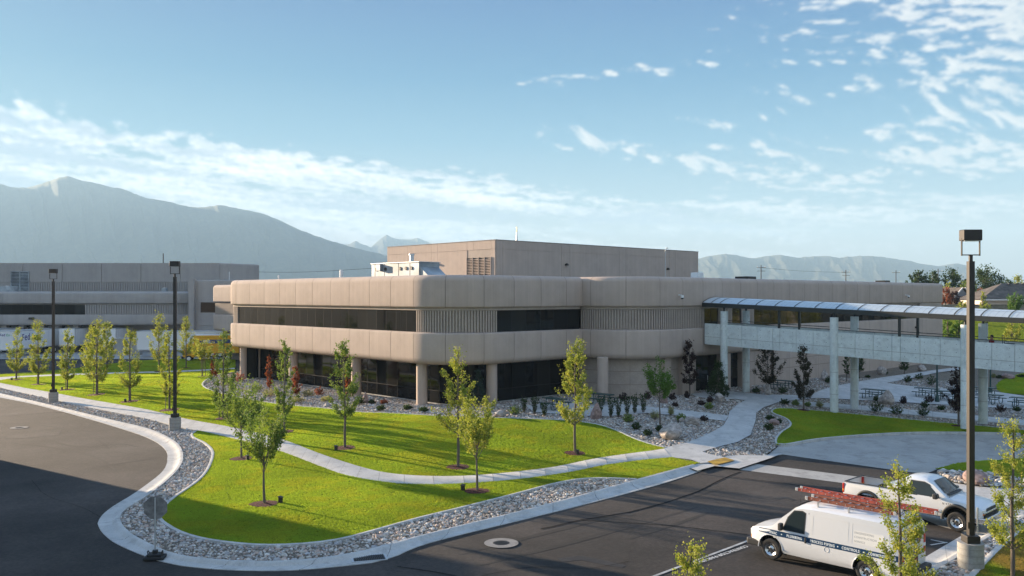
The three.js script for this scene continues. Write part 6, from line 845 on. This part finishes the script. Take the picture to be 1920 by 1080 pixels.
// ---------------------------------------------------------------- boulders and stones
function rockGeo(seed, det = 3, rough = 0.28) {
  const r = mulberry(seed), g = mergeVertices(new THREE.IcosahedronGeometry(1, det).deleteAttribute('normal').deleteAttribute('uv')), p = g.attributes.position, cuts = Array.from({ length: 9 }, () => [V(r() - 0.5, r() - 0.35, r() - 0.5).normalize(), R(0.6, 0.9, r)]);
  for (let i = 0; i < p.count; i++) { const v = V(p.getX(i), p.getY(i), p.getZ(i)); for (const [n, d] of cuts) { const k = v.dot(n); if (k > d) v.addScaledVector(n, d - k); } v.multiplyScalar(1 + rough * 0.5 * (fbm(v.x * 2 + seed, v.y * 2 + v.z * 1.7, 3) - 0.5)); p.setXYZ(i, v.x, v.y, v.z); }
  g.computeVertexNormals(); return det > 1 ? uvm(toCreasedNormals(g, 0.5)) : toCreasedNormals(g, 0.5);
}
const boulders = [[1117, 786, 24, 30, 1, 'pink pointed boulder among the upright shrubs'], [1258, 822, 46, 28, 0, 'big pink and cream boulder in the stones by the walk'], [1298, 796, 28, 16, 0, 'pale flat boulder right of the big pink one'], [1245, 756, 18, 16, 1, 'pink boulder by the curved wall behind the round tree'], [1349, 754, 20, 16, 0, 'white and pink rock below the spruce'], [1451, 797, 20, 13, 1, 'pink rock in the narrow bed by the entrance walk'], [1441, 741, 16, 22, 0, 'pointed standing boulder under the bridge'], [1547, 714, 18, 20, 0, 'white rock by the wall left of the middle bridge column'], [1654, 702, 18, 16, 0, 'grey white rock near the wall beyond the terrace'], [1661, 757, 30, 26, 0, 'big tan boulder beside the nearest picnic table'], [1728, 696, 18, 12, 0, 'rounded tan rock beyond the terrace walk'], [1888, 710, 26, 10, 1, 'low brown rocks near the small lawn'], [938, 781, 26, 12, 0, 'grey rock by the lawn edge below the corner glass'], [685, 756, 14, 22, 1, 'upright tan rock below the third column'], [613, 762, 14, 8, 0, 'small pale rock by the lawn edge'], [1830, 905, 46, 24, 1, 'large pink boulder in the stone bed behind the pickup'], [1800, 899, 12, 8, 0, 'small cream rock left of the pink boulder behind the pickup'], [1278, 791, 12, 9, 0, 'small white stone left of the pale flat boulder']];
boulders.forEach(([px, py, w, h, pink, label], i) => {
  const [x, z] = G(px, py, 0.1), k = -z / F, g = rockGeo(500 + i * 31, 3), tall = h > w; g.computeBoundingBox(); const b = g.boundingBox; g.translate(0, -b.min.y - 0.22, 0);
  if (tall || i === 0 || i === 9) { const p = g.attributes.position; for (let j = 0; j < p.count; j++) { const t = clamp(p.getY(j) / 1.6), s = lerp(1.15, 0.4, t); p.setX(j, p.getX(j) * s + t * 0.18); p.setZ(j, p.getZ(j) * s); } g.computeVertexNormals(); }
  g.scale(w * k / 1.85, h * k / 1.55, w * k / 2.1); const m = single('boulder', g, pink ? M.boulderPink : M.boulder, label, 'boulder', 'landscape boulders'); m.position.set(x, T(x, z) + 0.06, z); m.rotation.y = (i * 1.3) % 6;
});
{
  const walkP = [...extend(walkLow, 30), ...extend(walkUp, 30).reverse()], farP = [...farLow, ...farUp.slice().reverse()], no = [...lawns.map((l) => l[1]), walkP, farP, plazaP, patioP, walk3P, cornerLawn, gutterP], box = no.map((P) => [Math.min(...P.map((p) => p[0])), Math.max(...P.map((p) => p[0])), Math.min(...P.map((p) => p[1])), Math.max(...P.map((p) => p[1]))]);
  const inNo = (x, z) => no.some((P, i) => x > box[i][0] && x < box[i][1] && z > box[i][2] && z < box[i][3] && inPoly(x, z, P));
  const cols = [[0.40, 0.37, 0.33], [0.50, 0.46, 0.41], [0.33, 0.32, 0.31], [0.43, 0.33, 0.28], [0.56, 0.53, 0.49], [0.46, 0.40, 0.33], [0.38, 0.38, 0.39], [0.52, 0.40, 0.33], [0.64, 0.61, 0.57], [0.29, 0.25, 0.22]], geos = [rockGeo(11, 1), rockGeo(12, 1), rockGeo(13, 1), rockGeo(14, 1)], put = [[], [], [], []], big = [], r = mulberry(4242);
  const scatter = (poly, x0, x1, z0, z1, dens, size) => { const n = Math.round((x1 - x0) * (z1 - z0) * dens); for (let i = 0; i < n; i++) { const x = R(x0, x1, r), z = R(z0, z1, r); if (Math.abs(x) > -z * 0.64 + 3) continue; const d = -z; if (d > 62 && r() > 0.62) continue; if (!inPoly(x, z, poly) || inNo(x, z)) continue; const [a, b] = toLocal(x, z); if ((a > 1.9 && b > 1.9) || (a > 15.4 && b > -4.2)) continue; const s = size * R(0.55, 1.25, r) * (r() < 0.07 ? 1.9 : r() < 0.35 ? 0.65 : 1); const e = [x, T(x, z) + 0.085 + s * 0.28, z, s, r() * 6.3, R(-0.5, 0.5, r), cols[Math.floor(r() * cols.length)], R(0.8, 1.15, r)]; if (s > 0.085 && d < 47 && big.length < 260) big.push(e); else put[Math.floor(r() * 4)].push(e); } };
  scatter(island, -60, 14, -100, -28, 105, 0.057); scatter(island, 14, 46, -90, -40, 62, 0.056);
  scatter(cornerBed, -2, 40, -38, -16, 90, 0.07); scatter(driveBed, 20, 34, -52, -40, 46, 0.1);
  const q = new THREE.Quaternion(), eu = new THREE.Euler(), M4 = new THREE.Matrix4(), col = new THREE.Color();
  put.forEach((list, k) => { const im = new THREE.InstancedMesh(geos[k], M.stone, list.length); list.forEach(([x, y, z, s, ry, rx, c, f], i) => { q.setFromEuler(eu.set(rx, ry, rx * 0.7)); M4.compose(V(x, y, z), q, V(s, s * 0.62, s * 0.82)); im.setMatrixAt(i, M4); im.setColorAt(i, col.setRGB(...c.map((v) => v * f))); }); im.name = numbered('landscape_stones'); im.userData = { kind: 'stuff', label: 'tan and grey landscape stones of the beds', category: 'stones' }; fin(im); scene.add(im); });
  const cm = cols.map((c) => mat(C(...c), 0.9)); big.forEach(([x, y, z, s, ry, rx, c], i) => { const m = part('cobble', geos[i % 4], cm[cols.indexOf(c)], bed); m.position.set(x, y, z); m.rotation.set(rx, ry, 0); m.scale.set(s, s * 0.65, s * 0.85); });
  console.log('stones', put.map((l) => l.length), big.length);
}
// ---------------------------------------------------------------- grass blades on the lawns
{
  const r = mulberry(777), pos = [], idx = []; for (let b = 0; b < 11; b++) { const a = r() * 6.3, d = Math.sqrt(r()) * 0.075, x = Math.cos(a) * d, z = Math.sin(a) * d, w = R(0.009, 0.015, r), h = R(0.03, 0.06, r), f = r() * 6.3, lx = R(-0.02, 0.02, r), lz = R(-0.02, 0.02, r), k = pos.length / 3; pos.push(x - Math.cos(f) * w, 0, z - Math.sin(f) * w, x + Math.cos(f) * w, 0, z + Math.sin(f) * w, x + lx, h, z + lz); idx.push(k, k + 1, k + 2); }
  const g = new THREE.BufferGeometry(); g.setAttribute('position', new THREE.Float32BufferAttribute(pos, 3)); g.setIndex(idx); g.computeVertexNormals();
  const all = []; const shade = (x, z) => 0.7 + 0.56 * fbm(x * 0.28, z * 0.28, 5, 0.55);
  for (const [P, dry] of [...lawns.map((l) => [l[1], 0]), [cornerLawn, 1]]) {
    const x0 = Math.min(...P.map((p) => p[0])), x1 = Math.max(...P.map((p) => p[0])), z0 = Math.min(...P.map((p) => p[1])), z1 = Math.max(...P.map((p) => p[1])), n = Math.round((x1 - x0) * (z1 - z0) * 330);
    for (let i = 0; i < n; i++) { const x = R(x0, x1, r), z = R(z0, z1, r), d = -z; if (Math.abs(x) > d * 0.62 + 1) continue; const keep = d < 48 ? 1 : d < 62 ? 0.75 : d < 80 ? 0.45 : 0.2; if (r() > keep || !inPoly(x, z, P)) continue; if (rings.some(([a, b, q]) => Math.abs(a - x) < q && Math.abs(b - z) < q && Math.hypot(a - x, b - z) < q)) continue; all.push([x, z, 1 / Math.sqrt(keep), dry]); }
  }
  const im = new THREE.InstancedMesh(g, M.blade, all.length), M4 = new THREE.Matrix4(), q = new THREE.Quaternion(), col = new THREE.Color(), up = V(0, 1, 0);
  all.forEach(([x, z, s, dry], i) => { const k = shade(x, z), y = ss(0.45, 0.75, fbm(x * 0.9 + 40, z * 0.9, 3)); q.setFromAxisAngle(up, r() * 6.3); M4.compose(V(x, T(x, z) + 0.115, z), q, V(0.98 * s, R(0.7, 1.15, r) * Math.min(s, 1.4), 0.98 * s)); im.setMatrixAt(i, M4); const j = R(0.85, 1.14, r) * k, dr = dry ? ss(0.5, 0.7, fbm(x * 0.5 + 9, z * 0.5, 3)) : 0; im.setColorAt(i, col.setRGB(lerp(0.36 + 0.08 * y, 0.40, dr) * j, lerp(0.475 + 0.01 * y, 0.30, dr) * j, lerp(0.042, 0.08, dr) * j)); });
  im.name = 'lawn_grass'; im.userData = { kind: 'stuff', label: 'short mown grass blades of the lawns', category: 'grass' }; fin(im); scene.add(im); console.log('grass', all.length);
}
// small dark tree uplights
for (const [px, py, l] of [[464, 862, 'left tree of the pair by the walk'], [526, 942, 'nearest round crowned tree'], [630, 844, 'green spire tree'], [868, 919, 'small dense tree beside the walk'], [1083, 852, 'golden spire tree'], [22, 713, 'farthest left tree'], [116, 731, 'tree right of the left light pole'], [235, 754, 'staked tree right of the cluster']]) { const [x, z] = G(px, py, 0.15), o = thing('tree_uplight', `small dark uplight at the foot of the ${l}`, 'light', [x, T(x, z) + 0.13, z], R(0, 3)); part('housing', rb(0.16, 0.26, 0.16, 0.02, 0, 0.13, 0), M.bronze, o); part('hood', bx(0.2, 0.03, 0.2, 0, 0.27, 0, 0, 0.2), M.bronze, o); }
// ---------------------------------------------------------------- far things: houses, wall, trees, poles, spire, mountains
{
  // grassy bank rising to the garden wall at right
  const bankY = (x, z) => lerp(0.6, 4.75, ss(-118, -172, z)) , P = [[58, -112], [150, -112], [190, -176], [82, -176], [66, -150]];
  const b = structure('grass_bank', drape(P, 0, 5, bankY), M.lawn); b.userData.label = 'sunlit grass bank beyond the footbridge'; 
  const far = drape([[60, -176], [330, -176], [360, -330], [50, -330]], 0, 20, () => 4.6); structure('house_ground', far, M.scrub).userData.label = 'raised ground of the houses beyond the wall';
  const D = 172, wallX = (px) => wx(px, D), w = thing('garden_wall', 'pale tan masonry wall along the top of the grass bank', 'wall', [0, 0, 0]), wm = mat(C(0.55, 0.45, 0.38), 0.92, { map: rep(nPatch, 3) });
  for (let i = 0; i < 12; i++) { const x0 = wallX(1740) + i * 4, step = i > 4 ? -0.35 : 0; part('wall_bay', bx(3.6, 3.3, 0.25, x0 + 2, 6.0 + step, -D), wm, w); part('wall_post', bx(0.5, 3.6, 0.5, x0, 6.05 + step, -D), wm, w); part('wall_cap', bx(3.7, 0.12, 0.4, x0 + 2, 7.68 + step, -D), wm, w); }
  // houses
  const roofM = mat(C(0.20, 0.165, 0.14), 0.9, { map: rep(nPatch, 4) }), sid = mat(C(0.62, 0.55, 0.50), 0.9), trim = M.white;
  const h = thing('house', 'low tan house with wide brown shingle roof behind the wall', 'house', [wx(1905, 188), 4.6, -192]);
  part('wall', bx(24, 4.0, 10, 4, 2, 0), sid, h);
  { const g = new THREE.BufferGeometry(), a = 12.8, d = 6, e = 4.0, t = 7.6; g.setAttribute('position', new THREE.Float32BufferAttribute([-a + 4, e, d, a + 4, e, d, a + 4, e, -d, -a + 4, e, -d, -a + 12, t, 0, a - 2, t + 0.0, 0], 3)); g.setIndex([0, 1, 5, 0, 5, 4, 1, 2, 5, 2, 3, 4, 2, 4, 5, 3, 0, 4]); part('roof', uvm((() => { const q = g.toNonIndexed(); q.computeVertexNormals(); return q; })()), roofM, h); }
  part('gable_roof', (() => { const g = new THREE.BufferGeometry(); g.setAttribute('position', new THREE.Float32BufferAttribute([3, 4.4, 5, 16, 4.4, 5, 16, 8.3, -1, 5.5, 8.3, -1, 16, 4.4, -7, 3, 4.4, -7], 3)); g.setIndex([0, 1, 2, 0, 2, 3, 3, 2, 4, 3, 4, 5, 0, 3, 5]); const q = g.toNonIndexed(); q.computeVertexNormals(); return uvm(q); })(), roofM, h);
  part('fascia', bx(25.6, 0.25, 0.1, 4, 3.95, 6.05), trim, h); for (const x of [-1.5, 0, 1.5]) part('roof_vent', rb(0.7, 0.2, 0.5, 0.04, x + 2, 7.5, 0.8), M.bronze, h); part('window', bx(1.6, 0.5, 0.08, 1.0, 3.2, 5.03), M.glass, h); part('window_frame', [bx(1.8, 0.08, 0.1, 1, 3.5, 5.06), bx(1.8, 0.08, 0.1, 1, 2.92, 5.06)], trim, h); part('plumbing_vent', cyl([4.5, 6, 2.4], [4.5, 7, 2.4], 0.08), M.white, h);
  const h2 = thing('house', 'dark gabled house with white eaves behind red trees', 'house', [wx(1788, 200), 4.6, -202], 0.25); part('wall', bx(7, 3.2, 8, 0, 1.6, 0), mat(C(0.25, 0.24, 0.25), 0.9), h2);
  part('roof', [bx(4.9, 0.18, 9, -2.1, 5.0, 0, 0, 0.75), bx(4.9, 0.18, 9, 2.1, 5.0, 0, 0, -0.75)], roofM, h2); part('gable', prism([[-3.4, 3.9], [3.4, 3.9], [3.4, 4.0], [-3.4, 4.0]], 3.1, 3.4), sid, h2); part('gable_wall', (() => { const s = new THREE.Shape([new THREE.Vector2(-3.4, 3.2), new THREE.Vector2(3.4, 3.2), new THREE.Vector2(0, 6.4)]), g = new THREE.ExtrudeGeometry(s, { depth: 0.2, bevelEnabled: false }); g.translate(0, 0, 3.9); return uvm(g); })(), mat(C(0.30, 0.29, 0.30), 0.9), h2); part('eave_trim', [bx(5.0, 0.25, 0.15, -2.15, 4.95, 4.55, 0, 0.75), bx(5.0, 0.25, 0.15, 2.15, 4.95, 4.55, 0, -0.75)], trim, h2); part('window', bx(1, 1.1, 0.1, 0, 4.2, 4.12), M.glass, h2);
  const ft = (name, px, top, wpx, D, shape, pal, N, leaf, label, base = 4.5) => { const x = wx(px, D), o = thing(name, label, 'tree', [x, base, -D], R(0, 6), 'trees beyond the office'); buildTree(o, wy(top, D) - base, wpx / 2 / F * D, 0.16, shape, PAL[pal], N, leaf, { trunk: 0.22, spread: wpx / 2 / F * D * 0.2 }); };
  ft('background_tree', 1722, 510, 36, 215, 'round', 'deep', 2600, 0.5, 'dark green tree above the far end of the office, leftmost'); ft('background_tree', 1748, 511, 26, 225, 'round', 'deep', 1900, 0.5, 'green tree second from left above the office roof end'); ft('background_tree', 1786, 507, 46, 212, 'round', 'deep', 2800, 0.5, 'large dark tree left of the right light pole'); ft('background_tree', 1775, 532, 30, 205, 'round', 'gold', 1500, 0.45, 'yellow green tree below the large dark tree'); ft('background_tree', 1815, 528, 30, 206, 'round', 'green', 1700, 0.45, 'green tree right behind the light pole'); ft('background_tree', 1850, 506, 60, 222, 'round', 'deep', 3800, 0.5, 'broad green tree right of the light pole above the house roof'); ft('background_tree', 1888, 524, 30, 240, 'round', 'deep', 1200, 0.5, 'low dark trees over the house roof'); ft('background_tree', 1909, 517, 22, 235, 'round', 'gold', 1200, 0.45, 'bright yellow tree at the right edge above the roof');
  ft('red_leaf_tree', 1773, 538, 16, 186, 'round', 'rust', 1200, 0.35, 'red leaved tree at the office end'); ft('red_leaf_tree', 1788, 547, 22, 188, 'round', 'purple', 1300, 0.35, 'dark purple leaved tree before the gabled house'); ft('red_leaf_tree', 1838, 541, 24, 198, 'round', 'rust', 900, 0.35, 'red leaved tree behind the left of the brown roof', 4.6);
  ft('small_tree', 1903, 549, 26, 168, 'vase', 'fresh', 1600, 0.28, 'small fresh green tree on the bank at the right edge', 4.5); ft('small_tree', 1843, 548, 12, 168, 'column', 'gold', 700, 0.26, 'thin yellow tree on the bank before the wall', 4.5);
  ft('small_tree', 1807, 568, 24, 160, 'round', 'gold', 900, 0.28, 'yellow green bush tree at the wall left of the light pole', 4.2); ft('small_tree', 1850, 570, 22, 158, 'round', 'gold', 800, 0.26, 'yellow green bush right of the light pole at the wall', 4.1);
  ft('bank_shrub', 1777, 599, 22, 130, 'round', 'fresh', 1200, 0.22, 'leafy green bush at the bank left of two', 1.2); ft('bank_shrub', 1797, 600, 22, 130, 'round', 'fresh', 1200, 0.22, 'leafy green bush at the bank right of two', 1.2); ft('bank_shrub', 1757, 608, 26, 126, 'round', 'green', 1200, 0.22, 'loose green bush by the office end above the parapet', 0.8); ft('bank_shrub', 1740, 612, 14, 124, 'round', 'deep', 600, 0.22, 'thin dark bush by the office end', 0.6); ft('bank_shrub', 1898, 603, 34, 128, 'round', 'gold', 1500, 0.24, 'round olive bush on the bank at right', 1.0);
  // grove and house off to the right, mirrored in the long window band
  for (const [x, z, hh, l] of [[104, -92, 9, 'nearest tree of the grove beyond the right edge'], [118, -101, 11, 'second tree of the grove beyond the right edge'], [131, -110, 10, 'third tree of the grove beyond the right edge'], [112, -112, 8, 'fourth tree of the grove beyond the right edge'], [140, -98, 12, 'fifth tree of the grove beyond the right edge']]) { const o = thing('grove_tree', l, 'tree', [x, 0, z], R(0, 6), 'trees beyond the office'); buildTree(o, hh, hh * 0.38, 0.16, 'round', PAL.gold, 1300, 0.5, { trunk: 0.22, spread: hh * 0.08 }); }
  { const o = thing('shed', 'tan block beyond the right edge behind the grove', 'building', [158, 0, -106], 0.3); part('wall', bx(14, 6, 34, 0, 3, 0), sid, o); part('roof', bx(15, 0.4, 35, 0, 6.2, 0), roofM, o); for (let k = 0; k < 6; k++) part('window', bx(0.1, 1.4, 2, -7.05, 3.4, -13 + k * 5), M.glass, o); }
  // overhead line poles
  for (const [px, top, D, arms, l] of [[1427, 497, 320, 2, 'wooden power pole above the long wing, nearest the roof house'], [1586, 506, 340, 2, 'wooden power pole above the middle of the long wing'], [1680, 507, 360, 1, 'thin pale power pole above the long wing'], [1759, 504, 330, 1, 'thin power pole between the far trees'], [306, 475, 260, 0, 'brown utility pole behind the warehouse roof']]) { const o = thing('utility_pole', l, 'pole', [wx(px, D), 0, -D]); const H = wy(top, D); part('pole', cyl([0, 0, 0], [0, H, 0], 0.22, 0.15, 8), mat(C(0.09, 0.07, 0.06), 0.9), o); for (let k = 0; k < arms; k++) part('cross_arm', bx(3.4 - k * 0.4, 0.16, 0.16, 0, H - 0.9 - k * 1.3, 0.2), M.bark, o); if (arms) part('insulator', [cyl([-1.4, H - 0.85, 0.2], [-1.4, H - 0.5, 0.2], 0.07), cyl([1.4, H - 0.85, 0.2], [1.4, H - 0.5, 0.2], 0.07)], M.galv, o); }
  single('power_line', [tube([[wx(400, 300), wy(508, 300), -300], [wx(560, 300), wy(507, 300) - 0.6, -300], [wx(700, 300), wy(503, 300), -300]], 0.05, 4, 30), tube([[wx(1427, 320), wy(502, 320), -320], [wx(1500, 330), wy(508, 330), -330], [wx(1586, 340), wy(511, 340), -340]], 0.04, 4, 30)], M.black, 'thin power lines hanging across the haze behind the roofs', 'power line');
  { const D = 620, o = thing('spire', 'thin pale church spire with gilded tip behind the roof house', 'spire', [wx(969, D), 0, -D]); const y = wy(425, D); part('tower', bx(5, y - 24, 5, 0, (y - 24) / 2, 0), M.white, o); part('spire_shaft', cyl([0, y - 24, 0], [0, y - 4, 0], 1.9, 0.25, 8), M.galv, o); part('finial', [cyl([0, y - 4, 0], [0, y, 0], 0.3, 0.22, 8)], mat(C(0.75, 0.5, 0.12), 0.35, { metalness: 0.8 }), o); }
}
function range(name, label, D, line, seed, depth = 0.34) {
  const n = 420, m = 34, pos = [], uv = [], idx = [], x0 = line[0][0], x1 = line[line.length - 1][0];
  const sil = (px) => { let k = 0; while (k < line.length - 2 && line[k + 1][0] < px) k++; const t = clamp((px - line[k][0]) / (line[k + 1][0] - line[k][0])); return lerp(line[k][1], line[k + 1][1], t); };
  for (let i = 0; i <= n; i++) { const px = lerp(x0, x1, i / n), H = EYE + (HORIZON - sil(px)) / F * D + D * 0.0022 * (fbm(px * 0.09 + seed, 3, 4, 0.6) - 0.5);
    for (let j = 0; j <= m; j++) { const t = j / (m - 4), back = t > 1, f = back ? Math.max(0, 1 - (t - 1) * 4.2) : Math.pow(t, 1.25), d = D * (1 - depth * (1 - t)), rid = 0.5 - 2 * Math.abs(fbm(px * 0.03 + seed + t * 0.4, t * 1.6 + seed, 5, 0.55) - 0.5) * 1.4, y = Math.max(-30, H * f * (1 + (back ? 0 : 0.3 * (rid - 0.25) * Math.sin(Math.PI * t) ** 0.7 * 1))); const x = (px - 960) / F * d + (back ? 0 : rid * D * 0.03 * (1 - t)); pos.push(x, t <= 0.01 ? -30 : y, -d); uv.push(x, d); } }
  for (let i = 0; i < n; i++) for (let j = 0; j < m; j++) { const a = i * (m + 1) + j, b = a + m + 1; idx.push(a, b, a + 1, a + 1, b, b + 1); }
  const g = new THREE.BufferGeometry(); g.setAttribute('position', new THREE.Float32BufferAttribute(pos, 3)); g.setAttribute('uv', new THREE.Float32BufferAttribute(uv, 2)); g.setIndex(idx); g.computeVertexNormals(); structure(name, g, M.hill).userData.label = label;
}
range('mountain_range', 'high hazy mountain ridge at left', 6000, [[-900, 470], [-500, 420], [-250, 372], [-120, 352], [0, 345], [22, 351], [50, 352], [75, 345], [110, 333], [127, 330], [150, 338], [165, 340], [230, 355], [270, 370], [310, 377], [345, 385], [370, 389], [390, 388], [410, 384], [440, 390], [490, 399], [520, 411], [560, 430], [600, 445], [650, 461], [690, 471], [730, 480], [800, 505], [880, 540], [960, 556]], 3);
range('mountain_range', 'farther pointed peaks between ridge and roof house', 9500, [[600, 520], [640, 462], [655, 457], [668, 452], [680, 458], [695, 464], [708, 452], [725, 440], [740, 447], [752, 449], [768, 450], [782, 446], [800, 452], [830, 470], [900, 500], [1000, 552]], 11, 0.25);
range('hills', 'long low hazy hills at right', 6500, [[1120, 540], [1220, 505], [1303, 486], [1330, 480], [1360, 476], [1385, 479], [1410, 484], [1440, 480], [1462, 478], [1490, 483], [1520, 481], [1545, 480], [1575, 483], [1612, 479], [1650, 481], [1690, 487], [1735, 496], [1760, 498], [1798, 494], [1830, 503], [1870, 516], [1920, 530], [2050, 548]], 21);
renderer.render(scene, camera);
